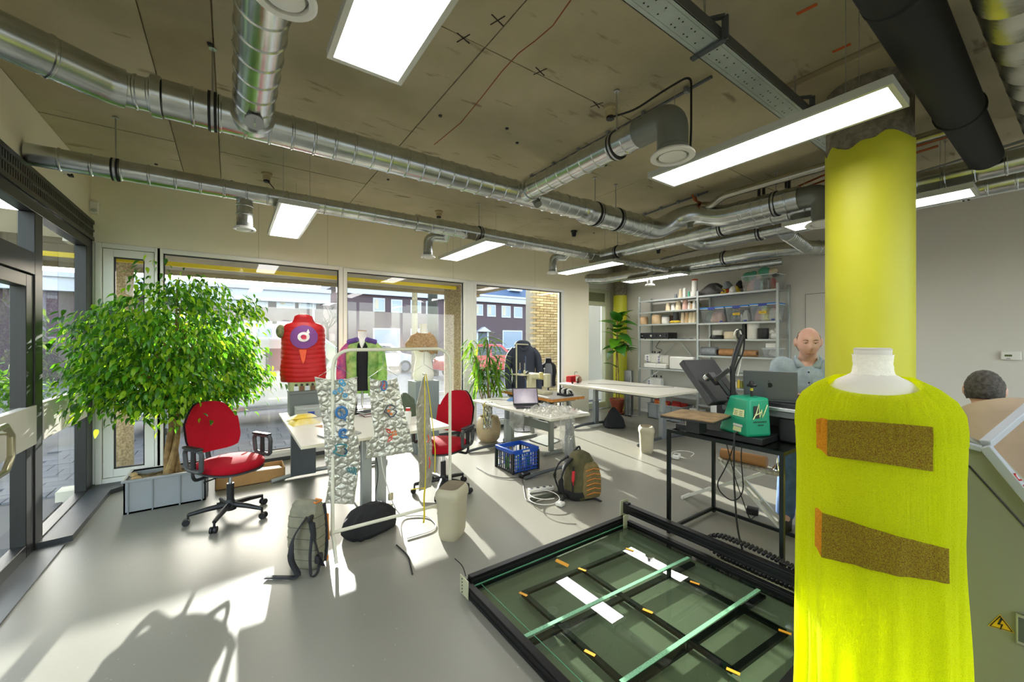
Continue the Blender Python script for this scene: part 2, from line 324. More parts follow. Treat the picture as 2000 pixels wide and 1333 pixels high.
# hexagonal pull handle
hp=[atX(-8,831,LX+.09),atX(4,834,LX+.09),atX(25,848,LX+.09),atX(25,893,LX+.09),atX(4,910,LX+.09),atX(-8,908,LX+.09)]
hx=LX+.09;yc=hp[2].y-.17;zc=(hp[2].z+hp[3].z)/2
pts=[(hx,yc+.165*math.cos(a),zc+.15*math.sin(a)) for a in [math.radians(q) for q in(25,65,115,155,205,245,295,335)]]
BR=M('pale_brass','b3ad8e',.3,.8)
MB().tube(pts,.018,10,closed=True).cyl((LX,yc-.12,zc),(hx,yc-.12,zc),.012).cyl((LX,yc+.1,zc+.09),(hx,yc+.1,zc+.09),.012).build('pull_handle',BR,d1)
# slate threshold
trm=MB().prism([(LX,4.44),(-.995,4.47),(-.985,5.60),(-.86,5.72),(-.86,WY),(LX,WY)],.045).build('trim_1',M('slate','3c3f42',.45,var=.1));struct(trm,'dark slate threshold beside the glass door')
tr2=MB().bb((LX,3.0,0),(-1.02,4.40,.012)).build('trim_2',DKGREY);struct(tr2,'metal floor strip at the entrance door')
# sensors
def sensor(c,sz,label):
    t=thing('motion_sensor',label,'sensor',c);MB().box(c,sz).build('housing',WPLAST,t,bevel=.01);MB().ball((c[0],c[1]-sz[1]/2,c[2]-sz[2]*.25),(.025,.012,.02)).build('lens',M('lens_grey','b9bab2',.3),t)
p=atY(181,407,WY);sensor((p.x+.02,WY-.031,p.z),(.07,.06,.13),'white motion sensor in the corner above the casement window')
p=atY(1181,562,RECY);sensor((p.x,RECY-.03,p.z),(.07,.06,.12),'small white sensor above the recess door')
t=thing('door_sensor','small white box mounted under the thin duct on cream wall','sensor',atX(129,332,LX+.03));p=t.location
MB().box(p,(.06,.12,.06)).build('housing',WPLAST,t,bevel=.006);MB().box((p.x+.02,p.y+.03,p.z-.032),(.03,.05,.02)).build('lens',BLKP,t)
t=thing('thermostat','white wall thermostat with small green display',"thermostat",atX(1975,695,RXW-.02));p=t.location
MB().box(p,(.035,.15,.1)).build('housing',WPLAST,t,bevel=.008);MB().box((p.x-.018,p.y+.02,p.z),(.003,.055,.022)).build('display',M('lcd','4d5a2c',.3),t);MB().box((p.x-.018,p.y+.02,p.z-.035),(.004,.03,.006)).build('button',BLKP,t)
# columns
CR=.225;CC=(3.46,.795)
ym=M('yellow_paint','c2c028',.5,var=.03,vs=3);rc=M('rough_concrete','6d6656',.95,col2='8b8472',vs=25,bump=.9,bs=40)
def column(x,y,r,zt,h,label,jag=0):
    t=thing('column',label,'column',(x,y,0))
    n=64;vs=[]
    def top(a): return zt+jag*noise.noise(Vector((math.cos(a)*2.2,math.sin(a)*2.2,3.1)))
    m=MB()
    m.grid(lambda u,v:(x+r*math.cos(u*2*PI),y+r*math.sin(u*2*PI),v*top(u*2*PI)),n,9,cu=True).build('painted_shaft',ym,t)
    m=MB();m.lathe([(r-.006,zt-.1),(r-.004,h)],(x,y,0),48).build('bare_concrete_top',rc,t)
    return t
zt=1.55+(665-285)/F*2.66
c1=column(CC[0],CC[1],CR,zt-.03,CZ,'thick round yellow column with bare concrete top',jag=.09)
column(7.17,5.92,.15,2.55,CZ,'slim yellow column behind the fiddle-leaf plant',.0)
m=MB();m.bb((CC[0]-.42,CC[1]-.42,CZ-.05),(CC[0]+.42,CC[1]+.42,CZ));o=m.build('trim_3',cd,None,bevel=.01);struct(o,'shallow concrete drop panel at the column head')
# ================================================================ OUTSIDE
GZ=-.06
pm=M('street_paving','626267',.9,col2='70706f',vs=1.2)
gr=MB().bb((-40,RECY+.2,-.4),(50,80,GZ-.02)).bb((-40,WY+.2,-.4),(EX-.2,RECY+.2,GZ-.02)).bb((-40,-40,-.4),(LX-.2,WY+.2,GZ-.02)).bb((LX-.2,-40,-.4),(50,BY-.2,GZ-.02)).build('ground',pm);struct(gr,'grey paved street outside')
sb=MB().bb((-.148,-.148,-.03),(.148,.148,.02)).build('paving_slab',M('slab','77797f',.85,var=.12,vs=2),gr,bevel=.006,seg=1)
k=0
xr=[-2.0+.3*i for i in range(28)]
for j in range(10):
    for i,x in enumerate(xr):
        xx=x+(.15 if j%2 else 0)
        if xx>6.2-.2 and j<2: continue
        o=sb if k==0 else sb.copy()
        if k: COL.objects.link(o)
        o.location=(xx,WY+.37+.3*j,GZ-.02+R.uniform(-.002,.002));k+=1
kb=MB().bb((-30,11.0,GZ-.02),(30,11.15,GZ+.06)).build('kerb',M('kerb_stone','b3b2ad',.8));tag(kb,'long pale kerb stone row along the street','kerb')
# canopy soffit and yellow trim above windows
cn=MB().bb((-6,WY+.2,2.62),(4.75,8.1,2.85)).build('canopy',M('canopy_concrete','8a7f66',.85,col2='978c72',vs=4));tag(cn,'concrete canopy over the pavement outside the windows','canopy')
MB().bb((-6,8.02,2.56),(4.75,8.12,2.9)).build('edge_beam',M('canopy_concrete','8a7f66'),cn)
yt=MB().bb((-3,WY+.21,2.42),(3.15,WY+.25,2.47)).build('yellow_trim',M('yellow_trim','e0c21c',.5));tag(yt,'yellow strip under the canopy edge outside the windows','trim')
pb=M('pebble_dash','7c6d50',.95,col2='aa9a76',vs=45,bump=1,bs=60)
for (px,Y,r,lab) in((893,7.2,.26,'round pebble-dashed column outside between two shop windows'),(231,6.75,.14,'pebble-dashed column outside the narrow casement window')):
    p=atY(px,665,Y);t=thing('outdoor_column',lab,'column',(p.x,Y,GZ));MB().lathe([(r,0),(r,2.68)],(p.x,Y,GZ),28).build('shaft',pb,t)
# pale brick wall outside right
bx0=atY(1041,665,7.5).x
bw=thing('brick_wall','pale yellow brick wall outside beside the navy jacket','wall',(bx0,7.5,GZ))
MB().bb((bx0+.01,7.53,GZ),(bx0+2.4,7.8,2.9)).build('mortar_core',M('mortar','a8a295',.9),bw)
bms=[M('pale_brick_%d'%i,c,.85,var=.08,vs=30) for i,c in enumerate(('c9b68e','bda982','d2c29c','b59f78'))]
bo=[MB().bb((-.105,-.06,-.026),(.105,.06,.026)).build('brick',m,bw,local=True,bevel=.003,seg=1) for m in bms]
k=0
for r in range(46):
    for c in range(6):
        x=bx0+.105+.22*c+(.11 if r%2 else 0)
        if r%2 and c==0: pass
        o=bo[k] if k<4 else bo[R.randrange(4)].copy()
        if k>=4: COL.objects.link(o)
        o.location=Vector((x-bx0,.06,.03+r*.0625));k+=1
MB().bb((bx0-.02,7.46,2.86),(bx0+2.4,7.82,2.94)).build('coping',WHITE,bw)
# houses over the street
db=M('dark_brick','54464a',.9,col2='685860',vs=14,bump=.3,bs=20)
wf=M('house_white','c9ced8',.5);hg=M('house_glass','8ea1b8',.08,spec=.8);roofm=M('blue_slate_roof','4c6486',.7,var=.12,vs=8)
cur=M('house_curtain','cfc4ae',.8)
def house(Y,x0,x1,ze,wins,label,roof=3.0,doors=(),depth=8,dormer=None):
    t=thing('house',label,'building',((x0+x1)/2,Y,GZ))
    MB().bb((x0,Y,GZ),(x1,Y+depth,ze)).build('brick_wall',db,t)
    MB().bb((x0-.3,Y-.45,ze-.25),(x1+.3,Y+.1,ze+.45)).build('eaves',wf,t);MB().bb((x0-.3,Y-.6,ze+.3),(x1+.3,Y-.4,ze+.5)).build('gutter',wf,t)
    MB().add([(x0-.3,Y-.4,ze+.45),(x1+.3,Y-.4,ze+.45),(x1+.3,Y+depth/2,ze+.45+roof),(x0-.3,Y+depth/2,ze+.45+roof),(x0-.3,Y+depth,ze+.45),(x1+.3,Y+depth,ze+.45)],[(0,1,2,3),(3,2,5,4),(0,3,4),(1,5,2),(0,4,5,1)]).build('roof',roofm,t)
    for (a,z0,w_,h_) in wins:
        f=MB();f.bb((a-.12,Y-.08,z0-.12),(a+w_+.12,Y,z0));f.bb((a-.12,Y-.06,z0+h_),(a+w_+.12,Y,z0+h_+.14));f.bb((a-.12,Y-.06,z0),(a,Y,z0+h_));f.bb((a+w_,Y-.06,z0),(a+w_+.12,Y,z0+h_))
        wo=f.build('window',wf,t);MB().bb((a,Y-.03,z0),(a+w_,Y-.01,z0+h_)).build('pane',hg,wo)
        if R.random()<.6: MB().bb((a+.05,Y-.035,z0+h_*.1),(a+w_*.45,Y-.031,z0+h_)).build('curtain',cur,wo)
    for a in doors:
        d=MB().bb((a,Y-.05,GZ),(a+1.1,Y,2.3)).build('door',M('house_door','55606e',.5),t)
        MB().bb((a-.2,Y-.1,GZ),(a,Y,2.5)).bb((a+1.1,Y-.1,GZ),(a+1.3,Y,2.5)).prism([(0,0),(1.7,0),(.85,.5)],.5,Matrix.Translation((a-.3,Y,2.45))@Matrix.Rotation(PI/2,4,'X')).build('porch_surround',wf,d)
    if dormer: 
        a=dormer;dm=MB().bb((a,Y+.5,ze+1.3),(a+1.6,Y+3,ze+2.8)).build('dormer',wf,t);MB().bb((a+.2,Y+.46,ze+1.6),(a+1.4,Y+.5,ze+2.5)).build('pane',hg,dm)
    for a in(x1-.5,): MB().cyl((a,Y-.1,GZ),(a,Y-.1,ze),.06).build('downpipe',wf,t)
    return t
YA=24.0;xa1=atY(631,665,YA).x;ze=atY(600,575,YA).z-.25
def wz(px0,px1,y0,y1,Y):
    a=atY(px0,y0,Y);b_=atY(px1,y1,Y);return (a.x,b_.z,b_.x-a.x,a.z-b_.z)
wa=[wz(545,571,571,599,YA),wz(588,612,575,600,YA),wz(480,518,567,596,YA),wz(438,470,563,594,YA),wz(395,425,560,592,YA),wz(340,370,555,588,YA)]
ga=[(w_[0]-.2,.9,w_[2]+.6,1.5) for w_ in wa[::2]]
house(YA,xa1-18,xa1,ze,wa+ga,'brick house with white eaves and shutters across the street, behind the red vest',roof=.5,doors=(xa1-6.5,))
YB=36.0;xb0=atY(664,665,YB).x;xb1=atY(1140,665,YB).x;ze=atY(720,566,YB).z-.2
wb_=[wz(731,749,585,607,YB),wz(766,783,588,609,YB),wz(804,820,589,610,YB),wz(834,848,591,612,YB),wz(930,941,597,615,YB),wz(953,966,598,617,YB),wz(981,995,600,619,YB),wz(1005,1018,602,620,YB),wz(1030,1044,603,622,YB)]
gb=[wz(983,1018,648,680,YB),(wb_[0][0],.9,2.2,1.6),(wb_[2][0],.9,2.2,1.6),wz(885,915,648,680,YB)]
house(YB,xb0,xb1,ze,wb_+gb,'long terraced brick house with blue slate roof and dormer across the street',roof=2.6,doors=(atY(933,665,YB).x,atY(1030,665,YB).x),dormer=atY(1003,560,YB).x)
# bare street trees
bark=M('bark','8d8468',.9,var=.2,vs=10,bump=.5,bs=20);barkd=M('dark_bark','3b3d38',.9,var=.2,vs=10)
def baretree(x,y,h,r,mat,label,seed,lean=0):
    rr=random.Random(seed);t=thing('bare_tree',label,'tree',(x,y,GZ))
    MB().tube([(x,y,GZ),(x+lean*.3,y,GZ+h*.3),(x+lean,y,GZ+h*.55)],[r,r*.85,r*.7],9).build('trunk',mat,t)
    m=MB()
    def br(p,d,L,r_,dep):
        q=p+d*L;mid=p+d*L*.5+Vector((rr.uniform(-.1,.1),rr.uniform(-.1,.1),0))*L
        m.tube([p,mid,q],[r_,r_*.8,r_*.6],6,caps=False)
        if dep: 
            for _ in range(3):
                nd=(d+Vector((rr.uniform(-.8,.8),rr.uniform(-.8,.8),rr.uniform(-.1,.7)))).normalized();br(q if rr.random()<.6 else mid,nd,L*rr.uniform(.6,.8),r_*.55,dep-1)
    for i in range(5):
        a=2*PI*i/5+rr.random();br(Vector((x+lean,y,GZ+h*.53)),Vector((math.cos(a)*.6,math.sin(a)*.6,.75)).normalized(),h*.2,r*.45,4)
    m.build('branches',mat,t);return t
p=atY(810,665,14);baretree(p.x,14,7,.13,bark,'bare tree with pale trunk outside, left of the dark one',3)  # bark colour paler than on the other trees
p=atY(845,665,17);baretree(p.x,17,9,.28,barkd,'bare dark forked street tree outside',5)
p=atY(640,665,32);baretree(p.x,32,4.6,.12,barkd,'distant bare tree in the gap between the houses',8)
baretree(-12,13,8,.18,barkd,'bare tree outside the glass entrance door',9)
baretree(-6.6,7.4,6.5,.1,barkd,'slender bare tree close outside the entrance glass',11)
# cars
tyre=M('tyre','141414',.8);carg=M('car_glass','26323c',.08,spec=.8)
def car(x,y,rz,col,label,L=3.9,W=1.7,Hh=1.45,van=False):
    t=thing('parked_car',label,'car',(x,y,GZ),rz)
    cp=M('car_'+label.split()[0]+col,col,.25,.1,coat=.6)
    prof=[(-L/2,.35),(-L/2,.75),(-L*.46,.9),(-L*.36,.95),(-L*.24,Hh-.05),(-L*.1,Hh),(L*.14,Hh-.02),(L*.28,.98),(L*.44,.85),(L/2,.7),(L/2,.32)]
    if van: prof=[(-L/2,.35),(-L/2,1.0),(-L*.47,Hh-.1),(-L*.42,Hh),(L*.24,Hh),(L*.36,1.2),(L*.47,1.02),(L/2,.7),(L/2,.32)]
    m=MB();n=len(prof)
    def ins(z): return W/2*(1-.16*max(0,(z-.9)/.6))
    vs=[(px,-ins(z),z) for px,z in prof]+[(px,ins(z),z) for px,z in prof]
    m.add(vs,[tuple(range(n))[::-1],tuple(range(n,2*n))]+[(i,(i+1)%n,n+(i+1)%n,n+i) for i in range(n)]);m.build('body',cp,t,local=True,bevel=.05)
    g=MB()
    for s in(-1,1):
        for a in (((-L*.40,1.02),(-L*.40,1.45),(-L*.06,1.45),(-L*.06,1.02)),((0,1.02),(0,1.45),(L*.19,1.45),(L*.29,1.05))) if van else (((-L*.31,.98),(-L*.215,Hh-.12),(-L*.03,Hh-.09),(-L*.03,.98)),((0,.98),(0,Hh-.09),(L*.12,Hh-.12),(L*.22,.99))):
            vs=[(q[0],s*(ins(q[1])+.012),q[1]) for q in a];g.add(vs,[(0,1,2,3)])
    g.build('side_windows',carg,t,local=True)
    g=MB()
    g.add([(L*.285,-.62,.99),(L*.285,.62,.99),(L*.155,.58,Hh-.06),(L*.155,-.58,Hh-.06)],[(0,1,2,3)]);g.add([(-L*.365,-.62,.98),(-L*.365,.62,.98),(-L*.25,.58,Hh-.1),(-L*.25,-.58,Hh-.1)],[(0,1,2,3)]);g.build('windscreen',carg,t,local=True)
    for sx in(-.31,.31):
        for s in(-1,1):
            w_=MB().cyl((sx*L,s*(W/2-.16),.31),(sx*L,s*(W/2+.02),.31),.31,n=20).build('wheel',tyre,t,local=True)
            MB().cyl((sx*L,s*(W/2-.1),.31),(sx*L,s*(W/2+.03),.31),.2,n=12).build('hub_cap',GREYM,w_,local=True)
    MB().box((L/2-.02,.55,.66),(.06,.3,.14)).box((L/2-.02,-.55,.66),(.06,.3,.14)).build('headlights',WPLAST,t,local=True,bevel=.02)
    MB().box((-L/2,.62,.75),(.05,.16,.2)).box((-L/2,-.62,.75),(.05,.16,.2)).build('tail_lights',M('tail_red','8f1414',.3),t,local=True,bevel=.02)
p=atY(975,665,15);car(p.x-.9,15,.0,'b8202a','red hatchback parked outside behind the leafy plant')
car(.55,9.7,.0,'b4b9c0','pale grey van parked close outside behind the window film',L=4.4,Hh=1.66,van=True)
p=atY(700,665,20);car(p.x+.8,20,.0,'c9ccd0','silver car parked across the street behind the colourful jacket')
car(-10.5,15.5,.6,'dfe1e3','white car parked outside the entrance door')
# hedge seen through the entrance door
hm=M('hedge_leaf','3f6a1e',.7,col2='7fa83a',vs=9,trans=.3)
def bush(c,r,n,label,s=.07):
    t=thing('hedge',label,'hedge',(c[0],c[1],GZ));m=MB()
    for _ in range(n):
        v=Vector((R.gauss(0,1),R.gauss(0,1),R.gauss(0,1))).normalized()*R.uniform(.75,1);p=Vector((c[0]+v.x*r[0],c[1]+v.y*r[1],max(GZ+.05,c[2]+v.z*r[2])))
        a=Vector((R.uniform(-1,1),R.uniform(-1,1),R.uniform(-1,1))).normalized()*s;b_=a.cross(Vector((R.uniform(-1,1),R.uniform(-1,1),1))).normalized()*s*.5
        m.add([p-a,p+b_,p+a,p-b_],[(0,1,2,3)])
    o=m.build('foliage',hm,t);o['kind']='stuff'
    MB().tube([(c[0],c[1],GZ),(c[0],c[1],c[2])],.05,6).build('stem',barkd,t)
bush((-5.0,10.0,.7),(2.6,.5,.8),2600,'clipped green hedge outside the glass entrance door')
bush((-3.4,6.6,.9),(.35,.45,.9),900,'tall green shrub close outside the entrance door',.05)
# ================================================================ CEILING SERVICES
GALV=M('galvanised_duct','c6cac8',.24,1,var=.10,vs=9,bump=.04,bs=12)
GALV2=M('grey_plastic_elbow','7d7f78',.38,.5)
def rnd(path,rad=.12,n=6):
    P=[Vector(p) for p in path];o=[P[0]]
    for i in range(1,len(P)-1):
        a=(P[i-1]-P[i]);b=(P[i+1]-P[i]);t=min(rad,a.length*.49,b.length*.49);A=P[i]+a.normalized()*t;B=P[i]+b.normalized()*t
        for k in range(n+1):
            u=k/n;o.append(A*(1-u)**2+P[i]*2*u*(1-u)+B*u*u)
    o.append(P[-1]);return o
def ridged(path,r,pitch=.13,ridge=.0055):
    pts=[];rs=[]
    for i in range(len(path)-1):
        a=Vector(path[i]);b=Vector(path[i+1]);L=(b-a).length;d=(b-a)
        pts.append(a);rs.append(r)
        if L>pitch*1.2:
            k=int(L/pitch)
            for j in range(1,k+1):
                s=j*L/(k+1)
                for off,rr in((-.009,r),(-.004,r+ridge),(.004,r+ridge),(.009,r)): pts.append(a+d*((s+off)/L));rs.append(rr)
    pts.append(Vector(path[-1]));rs.append(r);return pts,rs
def pipe(parent,name,path,r,mat=None,pitch=.13,ridge=.0055,n=28):
    p,rs=ridged(path,r,pitch,ridge) if ridge else (path,r)
    return MB().tube(p,rs,n).build(name,mat or GALV,parent)
def sleeve(parent,p,d,r,L=.06,mat=None,name='sleeve_joint'):
    p=Vector(p);d=Vector(d).normalized();return MB().tube([p-d*L/2,p-d*(L/2-.004),p+d*(L/2-.004),p+d*L/2],[r,r+.008,r+.008,r],28).build(name,mat or GALV,parent)
RUB=M('rubber','191919',.7)
def hanger(parent,x,y,z,r,d):
    d=Vector(d).normalized();c=Vector((x,y,z))
    for s in(-.014,.014):
        MB().tube([c+d*(s-.007),c+d*(s+.007)],[r+.009,r+.009],26).build('clamp_ring',RUB,parent)
    MB().tube([c+d*-.007,c+d*.007],[r+.011,r+.011],26).build('clamp_band',STEEL,parent)
    MB().cyl((x,y,z+r),(x,y,CZ-.006),.005,n=8).build('threaded_rod',STEEL,parent)
    MB().lathe([(.02,-.008),(.02,0)],(x,y,CZ-.005),10).build('ceiling_plate',STEEL,parent)
def valve(parent,x,y,zt,zb,r,rf):
    MB().lathe([(r,0),(r,zt-zb)],(x,y,zb),24).build('drop_stub',GALV2,parent)
    MB().lathe([(r*.9,.03),(rf*.9,.028),(rf,.014),(rf,.004),(rf*.86,0),(rf*.74,.004),(rf*.72,.02)],(x,y,zb-.03),28,cap=False).build('valve_rim',WPLAST,parent)
    MB().lathe([(0.001,0),(rf*.5,.004),(rf*.62,.012),(rf*.6,.02)],(x,y,zb-.034),24).build('valve_disc',WPLAST,parent)
# D1 main duct along X
t=thing('air_duct','large spiral duct running along the room to the elbow, widest main run','duct',(-.1,2.92,2.79))
pipe(t,'spiral_pipe',[(-.30,2.92,2.89),(2.95,2.92,2.89)],.1)
pipe(t,'wide_spiral_pipe',rnd([(2.98,2.92,2.88),(4.22,2.92,2.88),(4.42,2.78,3.03),(4.5,2.55,3.05),(4.52,2.30,2.94),(4.54,1.55,2.94)],.16),.118,pitch=.12)
MB().tube([(2.9,2.92,2.89),(2.93,2.92,2.89),(3.0,2.92,2.88),(3.03,2.92,2.88)],[.102,.112,.126,.119],28).build('reducer',GALV,t)
pipe(t,'narrow_pipe',[(-.47,2.93,2.89),(-.30,2.92,2.89)],.085,pitch=.06)
sleeve(t,(-.33,2.92,2.89),(1,0,0),.1,.05)
pipe(t,'angled_pipe',rnd([(-1.17,2.49,2.89),(-.52,2.915,2.89),(-.46,2.93,2.89)],.05),.097,pitch=.2)
hanger(t,-.085,2.92,2.89,.1,(1,0,0));hanger(t,3.136,2.92,2.88,.118,(1,0,0));hanger(t,3.465,2.92,2.88,.118,(1,0,0));hanger(t,4.54,1.76,2.94,.118,(0,1,0))
pipe(t,'valve_elbow',rnd([(4.54,1.62,2.94),(4.55,1.36,2.93),(4.55,1.36,2.70)],.2,8),.1,GALV2,ridge=0);valve(t,4.55,1.36,2.75,2.66,.098,.15)
sleeve(t,(4.53,2.1,2.94),(0,1,0),.118,.03);MB().cyl((4.44,2.63,2.98),(4.44,2.63,2.88),.035).build('cleaning_cap',GALV2,t)
# spur overhead along Y joining D1
t=thing('air_duct','spiral duct spur joining the main run beside the big light panel','duct',(.11,1.2,2.79))
pipe(t,'spiral_pipe',[(.10,-2.0,2.9),(.11,2.82,2.9)],.098,pitch=.16)
sleeve(t,(.11,2.84,2.89),(0,1,0.0),.105,.06);MB().cyl((.11,2.70,2.83),(.11,2.66,2.775),.045,n=20).build('cleaning_cap',GALV2,t)
MB().tube([(.11,2.655,2.774),(.11,2.652,2.769)],[.047,.047],20).build('cap_rim',STEEL,t)
MB().box((.11,2.653,2.77),(.008,.05,.03)).build('cap_grip',STEEL,t)
p=atz(556,-6,2.70);valve(t,p.x,p.y,2.85,2.72,.06,.1)
# branch with elbow and valve
t=thing('air_duct','short duct branch ending in a drop elbow with round white valve','duct',(2.17,2.2,2.79))
pipe(t,'spiral_pipe',[(2.17,2.86,2.885),(2.155,1.6,2.885)],.085,pitch=.14);sleeve(t,(2.17,2.80,2.885),(0,1,0),.09,.05)
pipe(t,'drop_elbow',rnd([(2.155,1.63,2.885),(2.15,1.385,2.885),(2.15,1.385,2.70)],.16,9),.088,GALV2,ridge=0);valve(t,2.15,1.385,2.74,2.665,.084,.125)
hanger(t,2.165,1.817,2.885,.085,(0,1,0));MB().cyl((2.27,2.84,2.83),(2.27,2.80,2.775),.036).build('cleaning_cap',GALV2,t)
# D2 along the windows
t=thing('air_duct','thin spiral duct running along the window wall above the lamps','duct',(1,4.31,2.8))
pipe(t,'spiral_pipe',[(-1.17,4.25,2.86),(1.72,4.31,2.885)],.076,pitch=.17);pipe(t,'wider_pipe',[(1.74,4.31,2.885),(4.7,4.335,2.885)],.086,pitch=.15)
sleeve(t,(1.73,4.31,2.885),(1,0,0),.085,.05);hanger(t,-.72,4.26,2.862,.076,(1,0,0));hanger(t,2.546,4.317,2.885,.086,(1,0,0))
for x,r in((.105,.062),(1.93,.055),(3.9,.055)):
    if x<1: pipe(t,'drop_pipe',[(x,4.30,2.83),(x,4.30,2.6)],r,pitch=.08)
    else: pipe(t,'drop_elbow',rnd([(x+.22,4.45,2.80),(x,4.47,2.79),(x,4.47,2.6)],.13,7),r,GALV,ridge=0);MB().cyl((x+.2,4.32,2.86),(x+.22,4.46,2.80),r,n=20).build('side_stub',GALV,t)
    valve(t,x,4.30 if x<1 else 4.47,2.64,2.565,r,.085)
# right hand group
t=thing('air_duct','long spiral duct passing behind the yellow column, nearer of the pair','duct',(4.75,2,2.79))
pipe(t,'spiral_pipe',[(4.75,4.40,2.88),(4.76,-1.6,2.88)],.088,pitch=.16);hanger(t,4.75,3.97,2.88,.088,(0,1,0));hanger(t,4.755,2.42,2.88,.088,(0,1,0))
pipe(t,'cross_pipe',[(4.83,4.12,2.80),(6.35,4.15,2.80)],.055,pitch=.12);MB().cyl((4.75,4.12,2.85),(4.86,4.12,2.80),.055).build('side_stub',GALV,t)
t=thing('air_duct','long spiral duct passing behind the yellow column, the one nearer the shelves','duct',(5.2,1,2.77))
pipe(t,'spiral_pipe',rnd([(4.83,2.88,2.85),(5.16,2.9,2.84),(5.22,2.5,2.85),(5.26,-1.6,2.87)],.2,8),.088,pitch=.16);hanger(t,5.222,2.2,2.852,.088,(0,1,0));hanger(t,5.25,.55,2.866,.088,(0,1,0))
t=thing('air_duct','wide spiral duct above the shelving, turning into the wall','duct',(6.5,4,2.75))
pipe(t,'spiral_pipe',rnd([(5.9,RECY-.12,2.84),(6.42,5.75,2.84),(6.52,5.3,2.86),(6.6,2.85,2.9),(6.85,2.35,2.92),(7.36,2.05,2.92)],.18,7),.105,pitch=.11)
pipe(t,'thin_pipe',[(6.55,4.3,2.74),(6.8,2.55,2.74)],.05,pitch=.15);hanger(t,6.58,3.3,2.895,.105,(0,1,0))
pipe(t,'valve_stub',rnd([(6.5,4.55,2.82),(6.42,4.6,2.78),(6.42,4.6,2.62)],.07),.05,ridge=0);valve(t,6.42,4.6,2.68,2.60,.05,.085)
pipe(t,'diagonal_pipe',[(5.3,1.95,2.80),(6.7,2.2,2.86)],.075,pitch=.1)
# small dark junction fittings
for i,(px,py,lab) in enumerate(((1121,457,'black ceiling junction box with cord, above the far end of the thin duct'),(1286,491,'black ceiling junction box between the long ducts and the wide one'),(1192,222,'beige ceiling plug box near the branch duct'),(521,348,'round ceiling rose with black cord above the corner light panel'),(857,420,'small beige smoke detector under the slab behind the main duct'))):
    p=atz(px,py,CZ-.05);t=thing('ceiling_box',lab,'junction box',(p.x,p.y,CZ-.08))
    bm_=M('beige_plastic','b0a17a',.5) if i>1 else BLKP
    MB().lathe([(.05,0),(.05,-.02),(.038,-.03),(.034,-.075)],(p.x,p.y,CZ),16).build('housing',bm_,t);MB().lathe([(.03,0),(.03,-.02)],(p.x,p.y,CZ-.072),12).build('plug',BLKP,t)
# conduits clamped under slab
def conduit(a,b,label,z=CZ-.03,r=.011,cl=6,mat=None):
    p=atz(*a,z);q=atz(*b,z);t=thing('conduit',label,'conduit',p);MB().cyl(p,q,r,n=10).build('tube',mat or DKGREY,t)
    for i in range(cl):
        c=p.lerp(q,(i+.5)/cl);MB().bb((c.x-.018,c.y-.012,c.z-.014),(c.x+.018,c.y+.012,CZ-.006)).build('clip',GREYM,t)
conduit((1020,357),(1390,150),'thin conduit clipped under the slab beside the branch duct')
conduit((1245,425),(1382,375),'thin conduit clipped under the slab above the duct elbow',cl=4)
conduit((1290,507),(1420,473),'thin conduit clipped under the slab above the shelves duct',cl=4)
# black cords
CORD=M('black_cord','101010',.6)
def cord(name,label,pts,r=.004,mat=None,cat='cable',rad=.06,parent=None):
    o=MB().tube(rnd([Vector(p) for p in pts],rad,5),r,8).build(name,mat or CORD,parent)
    if parent is None: tag(o,label,cat)
    return o
def zpt(a,z): return atz(a[0],a[1],z)
# light panels
LE=bpy.data.materials.new('lamp_diffuser');LE.use_nodes=True;b=LE.node_tree.nodes['Principled BSDF'];b.inputs['Base Color'].default_value=(.9,.9,.9,1);b.inputs['Emission Color'].default_value=(1,.985,.97,1);b.inputs['Emission Strength'].default_value=LAMP_E
LF=M('lamp_frame','c2c3b8',.4,.2)
def lamp(x0,y0,label,L=1.28,W=.31):
    z=2.70;x1,y1=x0+W,y0+L;t=thing('light_panel',label,'lamp',((x0+x1)/2,(y0+y1)/2,z),group='suspended light panels')
    f=.022;b_=.04
    for a,c in(((x0,y0,z),(x0+f,y1,z+b_)),((x1-f,y0,z),(x1,y1,z+b_)),((x0+f,y0,z),(x1-f,y0+f,z+b_)),((x0+f,y1-f,z),(x1-f,y1,z+b_))): MB().bb(a,c).build('frame_side',LF,t)
    MB().bb((x0+f,y0+f,z+.004),(x1-f,y1-f,z+.010)).build('diffuser',LE,t);MB().bb((x0+f,y0+f,z+.012),(x1-f,y1-f,z+b_)).build('housing',WPLAST,t)
    for x in(x0+.05,x1-.05):
        for y in(y0+.18,y1-.18): MB().cyl((x,y,z+b_),(x,y,CZ),.0018,n=6).build('suspension_wire',STEEL,t)
    return t
lamp(.32,.48,'big suspended light panel beside the overhead duct spur')
L2=lamp(.33,3.83,'suspended light panel near the window corner above the ficus')
lamp(2.40,3.92,'suspended light panel above the shop window with the white mannequin')
lamp(4.55,3.90,'suspended light panel by the end of the window wall')
lamp(6.30,3.90,'suspended light panel next to the top of the shelving')
L6=lamp(2.415,.47,'long suspended light panel crossing in front of the yellow column')
lamp(4.56,.44,'suspended light panel half hidden behind the yellow column',L=1.28)
p=atz(1192,230,CZ-.09);q=atz(1350,146,CZ-.03)
cord('power_cord',None,[p,zpt((1240,215),CZ-.12),zpt((1300,175),CZ-.05),q,Vector((q.x,q.y,2.9)),Vector((q.x+.02,q.y+.02,2.76)),(2.57,1.5,2.742)],.007,parent=L6)
p=atz(521,352,CZ-.08);cord('power_cord',None,[p,(p.x+.08,p.y,3.1),(.33,4.4,2.95),(.42,4.5,2.742)],.005,parent=L2)
lamp(.33,-2.5,'added fill light panel out of view behind the viewer, entrance side')  # three extra panels out of view, added to lift the ambient light
lamp(2.41,-2.5,'added fill light panel out of view behind the viewer, in the middle')
lamp(4.56,-2.5,'added fill light panel out of view behind the viewer, wall side')
